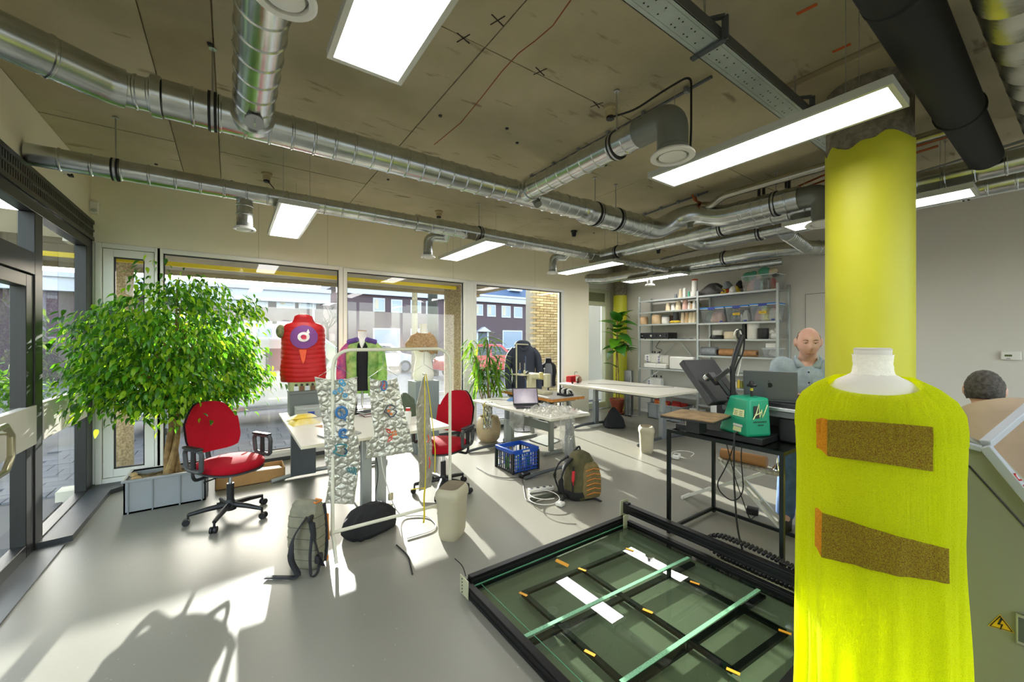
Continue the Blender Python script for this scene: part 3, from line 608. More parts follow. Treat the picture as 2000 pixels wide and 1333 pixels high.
# cable tray
t=thing('cable_tray','galvanised perforated cable tray hung under the slab','cable tray',(2,1.05,3.0))
TG=M('tray_zinc','b0bab4',.45,.35,var=.08)
MB().bb((-1.1,.985,3.0),(5.6,1.115,3.004)).build('tray_bottom',TG,t);MB().bb((-1.1,.985,3.0),(5.6,.989,3.06)).build('tray_side',DKGREY,t);MB().bb((-1.1,1.111,3.0),(5.6,1.115,3.06)).build('tray_side',TG,t)
MB().bb((-1.1,1.005,2.998),(5.6,1.009,3.0)).build('tray_rib',TG,t);MB().bb((-1.1,1.09,2.998),(5.6,1.094,3.0)).build('tray_rib',TG,t)
sh=MB().lathe([(.0045,0),(.0045,.0008)],n=6).build('perforation',BLKP,t,local=True);k=0
for i in range(30):
    for y in(1.03,1.07):
        for dx in(0,.03):
            if i%3==0 and dx: continue
            o=sh if k==0 else sh.copy()
            if k: COL.objects.link(o)
            o.location=wm(t).inverted()@Vector((1.25+i*.1+dx,y,2.9985));k+=1
for x in(1.93,3.02,4.2): 
    MB().beam((x,.965,2.99),(x,1.135,2.99),.03,.012).build('bracket_arm',DKGREY,t);MB().beam((x,.965,2.985),(x,.965,3.1),.03,.01).build('bracket_leg',DKGREY,t);MB().beam((x,.965,3.1),(x-.03,1.05,3.12),.03,.01).build('bracket_top',DKGREY,t);MB().cyl((x-.03,1.05,3.11),(x-.03,1.05,CZ-.006),.006).build('threaded_rod',STEEL,t)
# black insulated pipe and foil duct
FOAM=M('black_foam','17181a',.75,bump=.1,bs=8)
t=thing('insulated_pipe','fat black foam insulated pipe beside the yellow column','pipe',(3,.40,2.78))
MB().tube([(1.2,.41,2.92),(3.55,.40,2.92)],.105,28).build('foam_sleeve',FOAM,t);MB().tube([(3.55,.40,2.92),(4.6,.39,2.92)],.095,28).build('foam_sleeve',FOAM,t)
for x in(2.12,3.55): MB().tube([(x-.02,.4,2.92),(x-.012,.4,2.92),(x+.012,.4,2.92),(x+.02,.4,2.92)],[.104,.113,.113,.104],28).build('foam_collar',FOAM,t)
FOIL=M('foil_wrap','b5b3a6',.25,1,var=.12,vs=5,bump=.35,bs=9)
t=thing('foil_duct','shiny foil wrapped duct at the edge beside the black pipe','duct',(3,.12,2.75));pipe(t,'foil_pipe',[(1.0,.15,2.90),(4.55,.06,2.90)],.125,FOIL,pitch=.24,ridge=.0012)
# silver lagged pipe, copper pipes
t=thing('lagged_pipe','shiny silver lagged pipe under the slab behind the light panel','pipe',atz(1400,385,3.12))
a=atz(1390,402,3.05);b_=atz(1412,383,3.12);c=atz(1612,325,3.12)
MB().tube(rnd([Vector((a.x+.05,a.y+.12,3.10)),a,b_,c,c+(c-b_)*.9],.1),.038,16).build('lagging',FOIL,t)
COP=M('copper','a05a34',.35,.9)
for i,(aa,bb_,lab) in enumerate((((1470,385),(1612,341),'upper copper pipe under the slab behind the light panel'),((1480,392),(1612,352),'lower copper pipe under the slab behind the light panel'))):
    p=atz(*aa,3.14);q=atz(*bb_,3.14);t=thing('copper_pipe',lab,'pipe',p);MB().tube(rnd([atz(1352+i*6,380+i*4,3.2),atz(1356+i*6,392+i*4,3.14),atz(1420,412 if i==0 else 414,3.14),p+Vector((.25-.1*i,-.02,0)),q,q+(q-p)*1.2],.05),.010,8).build('tube',COP,t)
    for u in(.1,.5): c=p.lerp(q,u);MB().bb((c.x-.015,c.y-.01,c.z-.015),(c.x+.015,c.y+.01,CZ-.006)).build('pipe_clip',BLKP,t)
t=thing('conduit','white steel conduits under the slab right of the column','conduit',atz(1800,345,3.1))
for k in range(2):
    p=atz(1792,338+9*k,3.12);q=atz(1900,305+9*k,3.12);MB().tube([p-(q-p)*.6,q+(q-p)],.012,8).build('tube',STEEL,t)
# ================================================================ PLANTS
def leafmesh(name,L,W,mat,droop=.25,fold=.12,seg=4,base=.12):
    m=MB();vs=[];fs=[]
    for i in range(seg+1):
        u=i/seg;w_=W/2*math.sin(PI*(base+(1-base)*u)**.8)*(1 if i<seg else 0);x=L*u;z=-droop*L*u*u
        vs+=[(x,-w_,z+fold*w_),(x,0,z),(x,w_,z+fold*w_)]
    for i in range(seg):
        a=i*3;fs+=[(a,a+1,a+4,a+3),(a+1,a+2,a+5,a+4)]
    m.add(vs,fs);o=m.build(name,mat);me=o.data;bpy.data.objects.remove(o);return me
def leafmat(n,c,c2,tr=.5,rough=.35):
    return M(n,c,rough,col2=c2,vs=5,trans=tr)
# ---- ficus in grey crate
PG=M('grey_crate_plastic','9a9fa1',.5,var=.02);PGD=M('grey_crate_rib','8b9093',.5)
def crate(x0,x1,y0,y1,h,label,name='storage_crate',ribs=3,mat=None):
    t=thing(name,label,'crate',((x0+x1)/2,(y0+y1)/2,0));mat=mat or PG;w_=.012
    for nm,a,b_ in(('side_panel',(x0,y0,.0),(x1,y0+w_,h)),('side_panel',(x0,y1-w_,0),(x1,y1,h)),('end_panel',(x0,y0,0),(x0+w_,y1,h)),('end_panel',(x1-w_,y0,0),(x1,y1,h)),('base',(x0,y0,0),(x1,y1,.015))): MB().bb(a,b_).build(nm,mat,t)
    r=.014
    for a,b_ in(((x0-r,y0-r,h-.02),(x1+r,y0+w_,h)),((x0-r,y1-w_,h-.02),(x1+r,y1+r,h)),((x0-r,y0,h-.02),(x0+w_,y1,h)),((x1-w_,y0,h-.02),(x1+r,y1,h))): MB().bb(a,b_).build('rim',mat,t,bevel=.003)
    for i in range(ribs+2):
        x=x0+(x1-x0)*(.0 if i==0 else 1.0 if i==ribs+1 else i/(ribs+1));x=min(max(x,x0+.03),x1-.03)
        MB().bb((x-.005,y0-.012,.0),(x+.005,y0,h-.02)).build('rib',PGD,t)
    for i in range(2):
        y=y0+(y1-y0)*(i+.7)/2.4;MB().bb((x0-.012,y-.005,0),(x0,y+.005,h-.02)).build('rib',PGD,t);MB().bb((x1,y-.005,0),(x1+.012,y+.005,h-.02)).build('rib',PGD,t)
    return t
t=crate(-.775,-.195,4.87,5.26,.30,'pale grey plastic crate used as planter for the ficus tree',ribs=2)
SOIL=M('potting_soil','4a3a26',.95,col2='7d6844',vs=40,bump=1,bs=50)
m=MB();m.grid(lambda u,v:(-.762+u*.554,4.883+v*.364,.245+.02*noise.noise(Vector((u*9,v*7,1)))),22,16)
so=m.build('potting_soil',SOIL,t);so['kind']='stuff'
o=MB();o.ball((-.70,4.93,.285),(.04,.035,.035),8,6);o.ball((-.715,4.925,.33),(.028,.024,.022),8,6);tag(o.build('driftwood',M('driftwood','b59a6c',.9,var=.25,vs=20,bump=.6)),'knobbly pale lump of wood on the soil of the ficus crate','wood')
ft=thing('ficus_tree','bushy green weeping fig tree growing in the grey crate','plant',(-.47,5.06,.25))
BK=M('fig_bark','a98a58',.8,col2='7c623c',vs=14,bump=.6,bs=30)
rr=random.Random(21);tops=[]
for i in range(3):
    a=2*PI*i/3;pts=[];rs=[]
    for k in range(9):
        u=k/8;aa=a+u*3.2;q=.038*(1-u*.3);pts.append((-.47+math.cos(aa)*q+.03*u,5.06+math.sin(aa)*q,.25+u*.66));rs.append(.03-.008*u+.018*max(0,.15-u)/.15)
    MB().tube(pts,rs,10).build('braided_stem',BK,ft);tops.append(Vector(pts[-1]))
C0=Vector((-.45,5.02,1.40))
def crown(v):
    s=Vector((.72,.62,.80 if v.z>0 else .52));k=1+.26*noise.noise(v*2.6+Vector((5,1,2)))
    p=Vector((C0.x+v.x*s.x*k,C0.y+v.y*s.y*k,C0.z+v.z*s.z*k))
    p.x=max(p.x,LX+.05);p.y=min(p.y,WY-.06);return p
bm_=MB();tips=[]
for i in range(46):
    v=Vector((rr.gauss(0,1),rr.gauss(0,1),rr.gauss(.25,.8))).normalized();e=crown(v*rr.uniform(.7,.97));s=tops[i%3];mid=s.lerp(e,.5)+Vector((0,0,.10))
    bm_.tube([s,s.lerp(mid,.5)+Vector((0,0,.03)),mid,mid.lerp(e,.6)+Vector((0,0,.03)),e],[.010,.008,.006,.004,.002],5,caps=False);tips.append((mid,e))
o=bm_.build('branches',BK,ft);o['kind']='stuff'
LG=[leafmat('fig_leaf_a','508f1a','6eae24',.55,.3),leafmat('fig_leaf_b','8cc020','b4d630',.65,.3),leafmat('fig_leaf_c','2f6414','447a1a',.45,.3)]
LM=[leafmesh('leaf',.066,.031,m,.4,.25) for m in LG]
clus=[]
for _ in range(90):
    v=Vector((rr.gauss(0,1),rr.gauss(0,1),rr.gauss(0,.9))).normalized();clus.append((v,crown(v*rr.uniform(.72,1.06)),rr.uniform(.06,.11)))
def leafpos():
    if rr.random()<.68:
        v,c,sg=clus[rr.randrange(len(clus))];o_=Vector((rr.gauss(0,sg),rr.gauss(0,sg),rr.gauss(0,sg*.75)));o_.z-=min(.09,(Vector((o_.x,o_.y,0)).length**2)/sg*.25)
        p=c+o_
    else:
        v=Vector((rr.gauss(0,1),rr.gauss(0,1),rr.gauss(0,1))).normalized();p=crown(v*rr.random()**.45)+Vector((rr.gauss(0,.03),rr.gauss(0,.03),rr.gauss(0,.03)))
    p.x=max(p.x,LX+.06);p.y=min(p.y,WY-.08)
    d=(v+Vector((rr.gauss(0,.5),rr.gauss(0,.5),0)));yaw=math.atan2(d.y,d.x);pit=rr.uniform(.1,1.15)
    return Matrix.Translation(p)@Euler((rr.uniform(-.7,.7),pit,yaw)).to_matrix().to_4x4()@Matrix.Scale(rr.uniform(.65,1.15),4)
allm=[(leafpos(),rr.randrange(3)) for _ in range(10500)]
allm.sort(key=lambda q:(q[0].translation-O).length)
for q,k in allm[:300]: inst(LM[k],'leaf',ft,q)
def mergeleaves(lst,meshes,mats,name,parent):
    m=MB()
    tv=[[v.co.copy() for v in me.vertices] for me in meshes];tf=[[tuple(p.vertices) for p in me.polygons] for me in meshes]
    for q,k in lst:
        m.mi=k;m.add([q@v for v in tv[k]],tf[k])
    me=bpy.data.meshes.new(name);inv=wm(parent).inverted();me.from_pydata([tuple(inv@Vector(p)) for p in m.v],[],m.f)
    for a in mats:me.materials.append(a)
    me.polygons.foreach_set('material_index',m.m);me.polygons.foreach_set('use_smooth',[True]*len(me.polygons))
    o=bpy.data.objects.new(name,me);COL.objects.link(o);o.parent=parent;o['kind']='stuff';return o
mergeleaves(allm[300:],LM,LG,'foliage',ft)
# ---- long leaved plant in round pot by the mullion
pp=atz(948,862);px_,py_=3.25,5.22
pt=thing('plant_pot','round beige glazed pot of the long-leaved plant','pot',(px_,py_,0))
MB().lathe([(.12,0),(.165,.05),(.19,.16),(.185,.27),(.155,.36),(.14,.38),(.13,.37),(.125,.33)],(px_,py_,0),32,cap=True).build('pot_body',M('beige_glaze','b29c78',.3,col2='c8b48e',vs=5),pt)
MB().lathe([(.128,0),(.128,.01)],(px_,py_,.325),20).build('potting_soil',SOIL,pt)
lp=thing('leafy_plant','tall plant with long narrow drooping leaves in the round beige pot','plant',(px_,py_,.34))
NL=[leafmat('narrow_leaf_a','6a9a1e','8fb82a',.55),leafmat('narrow_leaf_b','35641a','4c7d22',.4),leafmat('narrow_leaf_y','c4c01e','d8d030',.6)]
NM=[leafmesh('leaf',.30,.030,NL[0],.5,.1,6),leafmesh('leaf',.28,.028,NL[1],.6,.1,6),leafmesh('leaf',.22,.026,NL[2],.1,.1,5)]
heads=[]
for i in range(7):
    a=2*PI*i/7;rad=rr.uniform(.03,.10);h=rr.uniform(.75,1.25);e=Vector((px_-.10+math.cos(a)*(rad+.38*rr.random()),py_+math.sin(a)*(.04+.15*rr.random()),.34+h));b0=Vector((px_+math.cos(a)*.03,py_+math.sin(a)*.03,.33))
    MB().tube([b0,b0.lerp(e,.5)+Vector((rr.uniform(-.04,.04),0,.05)),e],[.011,.008,.004],7).build('cane',BK,lp)
    for k in range(4): heads.append(b0.lerp(e,.55+.15*k)+Vector((rr.gauss(0,.03),rr.gauss(0,.03),0)))
for i in range(290):
    h=heads[rr.randrange(len(heads))];a=rr.random()*2*PI;k=0 if rr.random()<.55 else 1
    p=h+Vector((math.cos(a)*.02,math.sin(a)*.02,rr.gauss(0,.05)));sc=rr.uniform(.7,1.2)
    if p.y+math.sin(a)*.26*sc>WY-.06: a=-a
    inst(NM[k],'leaf',lp,Matrix.Translation(p)@Euler((rr.uniform(-.3,.3),rr.uniform(-.5,.9),a)).to_matrix().to_4x4()@Matrix.Scale(sc,4))
for a in(2.6,.9): inst(NM[2],'leaf',lp,Matrix.Translation((px_-.35+.12*a,py_-.05,1.30))@Euler((0,-1.2,a)).to_matrix().to_4x4()@Matrix.Scale(.9,4))
# ---- fiddle-leaf fig in terracotta pot
fx_,fy_=6.72,5.62
TC=M('terracotta','a85a42',.8,var=.08,vs=8)
t=thing('terracotta_pot','terracotta pot on saucer holding the fiddle-leaf fig','pot',(fx_,fy_,0))
MB().lathe([(.14,0),(.19,.012),(.195,.03),(.18,.032),(.14,.02)],(fx_,fy_,0),28).build('saucer',TC,t)
MB().lathe([(.10,.02),(.145,.24),(.165,.245),(.17,.31),(.15,.31),(.14,.27)],(fx_,fy_,0),28).build('pot_body',TC,t);MB().lathe([(.145,0),(.145,.008)],(fx_,fy_,.27),20).build('potting_soil',SOIL,t)
t=thing('fiddle_leaf_fig','tall fiddle-leaf fig with large glossy leaves in the terracotta pot','plant',(fx_,fy_,.28))
st=[[(fx_-.03,fy_,.275),(fx_-.04,fy_,.9),(fx_-.02,fy_,1.5),(fx_-.02,fy_-.02,2.05)],[(fx_+.05,fy_,.275),(fx_+.03,fy_,.9),(fx_-.02,fy_,1.45)]]
for s in st: MB().tube(rnd(s,.2),.012,8).build('stem',BK,t)
FLM=[leafmat('fiddle_a','2f6a20','3f7d26',.3,.25),leafmat('fiddle_b','4f9422','74b02c',.45,.25)]
FM=[leafmesh('leaf',.37,.27,m,.45,.18,6,.18) for m in FLM]
rr2=random.Random(4)
for i in range(30):
    u=i/29;z=1.22+u*.86;a=i*2.4+rr2.uniform(-.3,.3);sc=rr2.uniform(.75,1.08)
    if i==0:a,z=PI-.2,.98
    if i==1:a,z=-.6,1.28
    if i%2 and math.sin(a)>.2: a=-a
    p=Vector((fx_-.02+math.cos(a)*.04,fy_-.01+math.sin(a)*.04,z))
    if p.x+math.cos(a)*.36*sc>RXW-.1: a=PI-a
    if p.y+math.sin(a)*.3*sc>RECY-.25: a=-a
    inst(FM[1 if rr2.random()<.35 else 0],'leaf',t,Matrix.Translation(p)@Euler((rr2.uniform(-.3,.3),rr2.uniform(-.75,.25)-(.4 if u>.85 else 0),a)).to_matrix().to_4x4()@Matrix.Scale(sc,4))
# ================================================================ RED CHAIRS
RED=M('red_upholstery','a20a1e',.9,var=.06,vs=60,bump=.15,bs=300,spec=.25)
REDB=M('grey_chair_shell','3c3e40',.5)
def chair(loc,rz,label):
    t=thing('office_chair',label,'chair',loc,rz,'red swivel chairs')
    # base: five spokes, front = +X local
    MB().lathe([(.045,.07),(.05,.10),(.035,.14),(.03,.16)],n=20).build('hub',BLKP,t,local=True)
    for i in range(5):
        a=2*PI*i/5+.35;c,s=math.cos(a),math.sin(a)
        MB().tube([(c*.03,s*.03,.115),(c*.16,s*.16,.105),(c*.29,s*.29,.085)],[.024,.021,.016],8).build('spoke',BLKP,t,local=True)
        cs=MB().tube([(c*.29,s*.29,.095),(c*.29,s*.29,.05)],.009,8).build('caster',BLKP,t,local=True)
        for q in(-.014,.014):
            MB().cyl((c*.29-s*(q-.009)+c*.012,s*.29+c*(q-.009)+s*.012,.0275),(c*.29-s*(q+.009)+c*.012,s*.29+c*(q+.009)+s*.012,.0275),.0275,n=14).build('wheel',BLKP,cs,local=True)
    MB().cyl((0,0,.14),(0,0,.30),.028,n=16).build('gas_sleeve',BLKP,t,local=True);MB().cyl((0,0,.29),(0,0,.40),.014,n=12).build('gas_piston',CHROME,t,local=True)
    MB().box((0,0,.405),(.18,.14,.05)).build('mechanism',BLKP,t,local=True,bevel=.015);MB().cyl((.05,-.07,.40),(.06,-.24,.39),.006,n=8).build('lever',BLKP,t,local=True)
    # seat
    def seatf(z0,z1,inf):
        m=MB();prof=[]
        def fn(u,v):
            a=2*PI*u;r=1-(abs(2*v-1)**3)*.12
            x=.235*r*inf*(abs(math.cos(a))**.72)*math.copysign(1,math.cos(a));y=.235*r*inf*(abs(math.sin(a))**.72)*math.copysign(1,math.sin(a))
            z=z0+(z1-z0)*v-.02*max(0,x/.235)**3*inf
            return (x,y,z)
        m.grid(fn,36,8,cu=True);n=36;b=len(m.v)
        for ring,zz in((0,z0),(7,z1)):
            base=ring*36;m.v.append((0,0,zz+(.012 if ring else 0)));c=len(m.v)-1
            for i in range(36): m.f.append([base+i,base+(i+1)%36,c]);m.m.append(0)
        return m
    seatf(.44,.51,1).build('seat_cushion',RED,t,local=True,ang=60);seatf(.425,.448,.985).build('seat_shell',REDB,t,local=True)
    # backrest: curved pad, z .55-.98, at x=-.23 leaning back
    def back(off,th,inf):
        def fn(u,v):
            zz=v;w_=.215*inf*(1-.42*max(0,(zz-.45)/.55)**2.2)*(1-.18*max(0,(.25-zz)/.25)**2)
            s=2*u-1;y=w_*s;z=.56+.43*inf*zz+(1-inf)*.2
            z-= .03*(abs(s)**4)*(1 if zz>.6 else -1)
            x=-.235-.11*zz+.05*(1-s*s)*-1+.05+off
            return(x,y,z)
        m=MB();n1,n2=15,15
        for off2 in(0,th):
            m.grid(lambda u,v:(lambda q:(q[0]-off2*(1-.65*max(abs(2*u-1),abs(2*v-1))**6),q[1],q[2]))(fn(u,v)),n1,n2)
        N=n1*n2;b=[i for i in range(n1)]+[j*n1+n1-1 for j in range(1,n2)]+[N-1-i for i in range(1,n1)]+[j*n1 for j in range(n2-2,0,-1)]
        for i in range(len(b)): m.f.append([b[i],b[(i+1)%len(b)],N+b[(i+1)%len(b)],N+b[i]]);m.m.append(0)
        return m
    back(0,.045,1).build('back_cushion',RED,t,local=True,ang=60);back(-.047,.014,1.0).build('back_shell',REDB,t,local=True,ang=60)
    MB().tube(rnd([(-.08,0,.40),(-.27,0,.40),(-.33,0,.50),(-.36,0,.74)],.06),.02,8).build('back_upright',BLKP,t,local=True)
    # loop arms
    for s in(-1,1):
        MB().tube(rnd([(.0,s*.14,.415),(.0,s*.27,.405),(.0,s*.29,.44),(.0,s*.285,.53)],.05),.013,8).build('arm_bracket',BLKP,t,local=True)
        lo=[(.11,.50),(.115,.63),(.09,.658),(-.09,.658),(-.12,.63),(-.10,.51),(-.07,.49),(.08,.485)]
        pts=rnd([(x,s*.285,z) for x,z in lo+[lo[0]]],.02,3)[:-1]
        a=MB().tube(pts,.018,8,closed=True).build('arm_loop',M('charcoal_plastic','3f4142',.45),t,local=True)
        MB().box((-.01,s*.285,.670),(.22,.05,.02)).build('arm_pad',BLKP,a,local=True,bevel=.008);MB().tube([(0,s*.285,.50),(0,s*.285,.645)],[.02,.018],8).build('adjuster_bellows',BLKP,a,local=True)
    return t
c1_=chair((.0,4.27,0),math.atan2(-.85,.5),'red swivel office chair beside the ficus crate')
c2_=dup(c1_,(1.80,3.78,0),math.atan2(-.55,-.83),'red swivel office chair tucked at the desk behind the clothes rack')
# cardboard tray box behind the chair
CB=M('cardboard','b88d58',.85,var=.06,vs=10)
a=atz(410,945);x0,x1,y0,y1=-.13,.50,5.10,5.42
t=thing('cardboard_box','long open cardboard box on the floor behind the red chair','box',((x0+x1)/2,(y0+y1)/2,0))
for nm,p,q in(('front_panel',(x0,y0,0),(x1,y0+.006,.13)),('back_panel',(x0,y1-.006,0),(x1,y1,.13)),('end_panel',(x0,y0,0),(x0+.006,y1,.13)),('end_panel',(x1-.006,y0,0),(x1,y1,.13)),('base',(x0,y0,0),(x1,y1,.006))): MB().bb(p,q).build(nm,CB,t)
MB().box((x1-.15,y0+.15,.10),(.25,.12,.02),rz=.2,ry=.1).build('paper_sheet',WPLAST,t)
# ================================================================ DESKS
TOPW=M('white_laminate','e3dfd2',.4,var=.01);EDGE=M('cream_edge','d6d1bc',.5)
ALU=M('silver_grey_leg','a9adab',.4,.6)
def desk_top(t,x0,x1,y0,y1,z,th=.028): 
    MB().bb((x0,y0,z-th),(x1,y1,z-.004)).build('edge_band',EDGE,t,bevel=.002);return MB().bb((x0,y0,z-.005),(x1,y1,z)).build('tabletop',TOPW,t,bevel=.002)
t=thing('desk','white desk with wide grey panel leg behind the silver quilted panels','desk',(1.1,4.5,0))
desk_top(t,.45,1.75,3.50,5.20,.72)
MB().bb((.55,5.02,.03),(.80,5.09,.69)).build('panel_leg',DKGREY,t,bevel=.006)
for x in(1.02,1.155):
    MB().bb((x-.045,3.74,.012),(x+.045,3.81,.69)).build('column_leg',ALU,t,bevel=.006);MB().bb((x-.06,3.6,0),(x+.06,3.95,.014)).build('base_plate',DKGREY,t,bevel=.003)
MB().tube(rnd([(.36,5.02,.02),(.62,5.08,.045),(1.0,5.09,.05),(1.62,5.02,.02)],.2),[.02]*0 or .024,8).build('foot_bar',ALU,t)
MB().bb((1.03,3.8,.60),(1.14,5.05,.66)).build('cross_rail',ALU,t);MB().bb((1.05,5.04,.05),(1.15,5.12,.69)).build('column_leg',ALU,t)
t=thing('desk','white height-adjustable desk with laptop and clutter beside the blue crate','desk',(3.16,4.1,0))
desk_top(t,2.85,3.46,3.30,5.02,.69)
for y in(3.52,4.82):
    MB().bb((3.28,y-.03,.03),(3.37,y+.03,.4)).build('column_leg',ALU,t,bevel=.005);MB().bb((3.287,y-.024,.4),(3.363,y+.024,.665)).build('column_leg',GREYM,t,bevel=.004)
    MB().tube(rnd([(2.66,y,.018),(2.9,y,.04),(3.33,y,.045),(3.46,y,.02)],.15),.02,8).build('foot_bar',DKGREY,t)
MB().bb((3.30,3.52,.60),(3.35,4.82,.65)).build('cross_rail',ALU,t)
t=thing('work_table','large white table on grey T-legs near the fiddle-leaf fig','table',(5.6,4.5,0))
desk_top(t,5.05,6.27,3.50,5.62,.745,.035)
for y in(3.66,5.03):
    MB().bb((5.37,y-.035,.04),(5.47,y+.035,.45)).build('column_leg',GREYM,t,bevel=.005);MB().bb((5.378,y-.028,.45),(5.462,y+.028,.712)).build('column_leg',ALU,t,bevel=.004)
    MB().tube(rnd([(4.83,y,.02),(5.05,y,.05),(5.45,y,.05),(6.05,y,.02)],.15),.024,8).build('foot_bar',DKGREY,t)
MB().bb((5.38,3.66,.64),(5.44,5.03,.70)).build('cross_rail',DKGREY,t)
# sewing machine table
t=thing('sewing_table','industrial sewing machine stand with orange-edged top and steel treadle frame','table',(3.78,4.6,0))
MB().bb((3.48,4.0,.73),(4.07,5.2,.765)).build('tabletop',M('grey_laminate','9d9a93',.45,var=.05,vs=20),t);MB().bb((3.474,3.994,.725),(4.076,4.0,.762)).bb((3.474,4.0,.725),(3.48,5.2,.762)).build('wood_edge',M('orange_wood_edge','c07a2c',.5,var=.1,vs=20),t)
SG=M('stand_grey','8d9188',.5,.4)
for y in(4.12,5.05):
    MB().bb((3.53,y-.02,.04),(3.60,y+.02,.73)).build('leg',SG,t);MB().beam((3.98,y,.05),(3.88,y,.73),.06,.035).build('leg',SG,t);MB().bb((3.42,y-.03,0),(4.05,y+.03,.04)).build('foot',SG,t,bevel=.005);MB().bb((3.5,y-.02,.69),(4.0,y+.02,.73)).build('top_bearer',SG,t)
MB().bb((3.54,4.14,.30),(3.57,5.03,.42)).build('cross_beam',SG,t);MB().cyl((3.8,4.55,.58),(3.8,4.85,.58),.09,n=20).build('motor',DKGREY,t);MB().box((3.70,4.4,.11),(.28,.4,.02),ry=-.15).build('treadle_plate',SG,t)
# sewing machine head
CRM=M('cream_enamel','cfc7a4',.35)
sx,sy,sz=3.75,4.62,.765
t=thing('sewing_machine','cream industrial sewing machine on the orange-edged stand','sewing machine',(sx,sy,sz))
MB().box((sx,sy,sz+.02),(.17,.46,.04)).build('bed',CRM,t,bevel=.008)
MB().box((sx,sy+.17,sz+.15),(.12,.12,.25)).build('pillar',CRM,t,bevel=.03,seg=3);MB().box((sx,sy-.0,sz+.25),(.10,.42,.09)).build('arm',CRM,t,bevel=.03,seg=3)
MB().box((sx,sy-.20,sz+.20),(.09,.08,.20)).build('head',CRM,t,bevel=.02,seg=3);MB().cyl((sx,sy-.2,sz+.12),(sx,sy-.2,sz+.05),.006).build('needle_bar',CHROME,t)
MB().cyl((sx,sy+.23,sz+.24),(sx,sy+.27,sz+.24),.07,n=24).build('hand_wheel',DKGREY,t);MB().box((sx-.06,sy-.14,sz+.27),(.03,.07,.1)).build('face_plate',M('yellowed_plastic','c9b672',.4),t,bevel=.01)
MB().cyl((sx-.02,sy-.16,sz+.29),(sx-.02,sy-.16,sz+.36),.004).ball((sx-.02,sy-.16,sz+.37),.012).build('thread_post',STEEL,t)
t=thing('thread_stand','tall cream thread stand with two spools beside the sewing machine','thread stand',(3.62,4.95,.765))
MB().cyl((3.62,5.0,.765),(3.62,5.0,1.50),.011).cyl((3.62,5.0,1.49),(3.85,5.0,1.48),.008).build('post',CRM,t);MB().box((3.66,4.93,1.02),(.20,.30,.012)).build('spool_tray',CRM,t,bevel=.004)
for dy in(-.06,.06): 
    s=MB().cyl((3.68,4.93+dy,1.02),(3.68,4.93+dy,1.2),.004).build('spool_pin',CRM,t);MB().lathe([(.02,0),(.018,.05),(.008,.06)],(3.68,4.93+dy,1.03),12).build('thread_spool',M('navy_thread','27406e',.7) if dy>0 else CRM,s)
# dark press-feet cluster next to machine
t=thing('thread_rack','black multi-arm tool rest at the end of the sewing machine bed','tool',(3.88,4.18,.765))
MB().box((3.88,4.18,.78),(.14,.2,.03)).build('base',BLKP,t,bevel=.006)
for k in range(4): MB().tube(rnd([(3.85,4.10+.05*k,.79),(3.84,4.10+.05*k,.86),(3.93,4.10+.05*k,.85),(3.98,4.1+.05*k,.79)],.05),.012,8).build('arm',BLKP if k%2 else WPLAST,t)
# ================================================================ DRESS FORMS, RACK, BAGS
def interp(tab,z):
    if z<=tab[0][0]: return tab[0][1:]
    for a,b in zip(tab,tab[1:]):
        if z<=b[0]:
            u=(z-a[0])/(b[0]-a[0]);u=u*u*(3-2*u) if len(a)>3 and a[3] else u
            return tuple(a[i]*(1-u)+b[i]*u for i in range(1,len(a)))
    return tab[-1][1:]
class Torso:
    """body of revolution-like form; tab rows (z,rx,ry); front = local -Y turned by rz"""
    def __init__(s,x,y,z0,rz,tab,rip=None,pw=.85): s.o=Vector((x,y,z0));s.rz=rz;s.tab=tab;s.rip=rip;s.pw=pw
    def pt(s,a,z,off=0):
        rx,ry=interp(s.tab,z)[:2];d=(s.rip(a,z) if s.rip else 0)+off
        ca,sa=math.cos(a),math.sin(a);x=(rx+d)*math.copysign(abs(ca)**s.pw,ca);y=(ry+d)*math.copysign(abs(sa)**s.pw,sa)
        c,q=math.cos(s.rz),math.sin(s.rz);return s.o+Vector((x*c-y*q,x*q+y*c,z))
    def mesh(s,n=48,m=40,z0=None,z1=None,a0=0,a1=2*PI,off=0,cap=True):
        z0=s.tab[0][0] if z0 is None else z0;z1=s.tab[-1][0] if z1 is None else z1;full=abs(a1-a0-2*PI)<1e-6
        g=MB();g.grid(lambda u,v:s.pt(a0+(a1-a0)*u,z0+(z1-z0)*v,off),n,m,cu=full)
        if cap and full: g.f+=[list(range(n))[::-1],list(range(n*(m-1),n*m))];g.m+=[0,0]
        return g
    def front(s,xl,z,off=.006):
        rx=interp(s.tab,z)[0];c=max(-.98,min(.98,xl/rx));ca=math.copysign(abs(c)**(1/s.pw),c);return s.pt(-math.acos(ca),z,off)
    def disc(s,xl,z,r,off=.006,r0=0,n=28,k=5):
        g=MB();g.grid(lambda u,v:s.front(xl+(r0+(r-r0)*v)*math.cos(2*PI*u),z+(r0+(r-r0)*v)*math.sin(2*PI*u),off),n,k,cu=True);return g
    def poly(s,pts,off=.008,sub=6):
        g=MB();n=len(pts);c=(sum(p[0] for p in pts)/n,sum(p[1] for p in pts)/n)
        g.grid(lambda u,v:(lambda i:s.front(c[0]+(pts[i][0]-c[0])*v,c[1]+(pts[i][1]-c[1])*v,off))(int(round(u*n))%n),n,sub,cu=True);return g
FORM=M('white_form','e8e4da',.6);
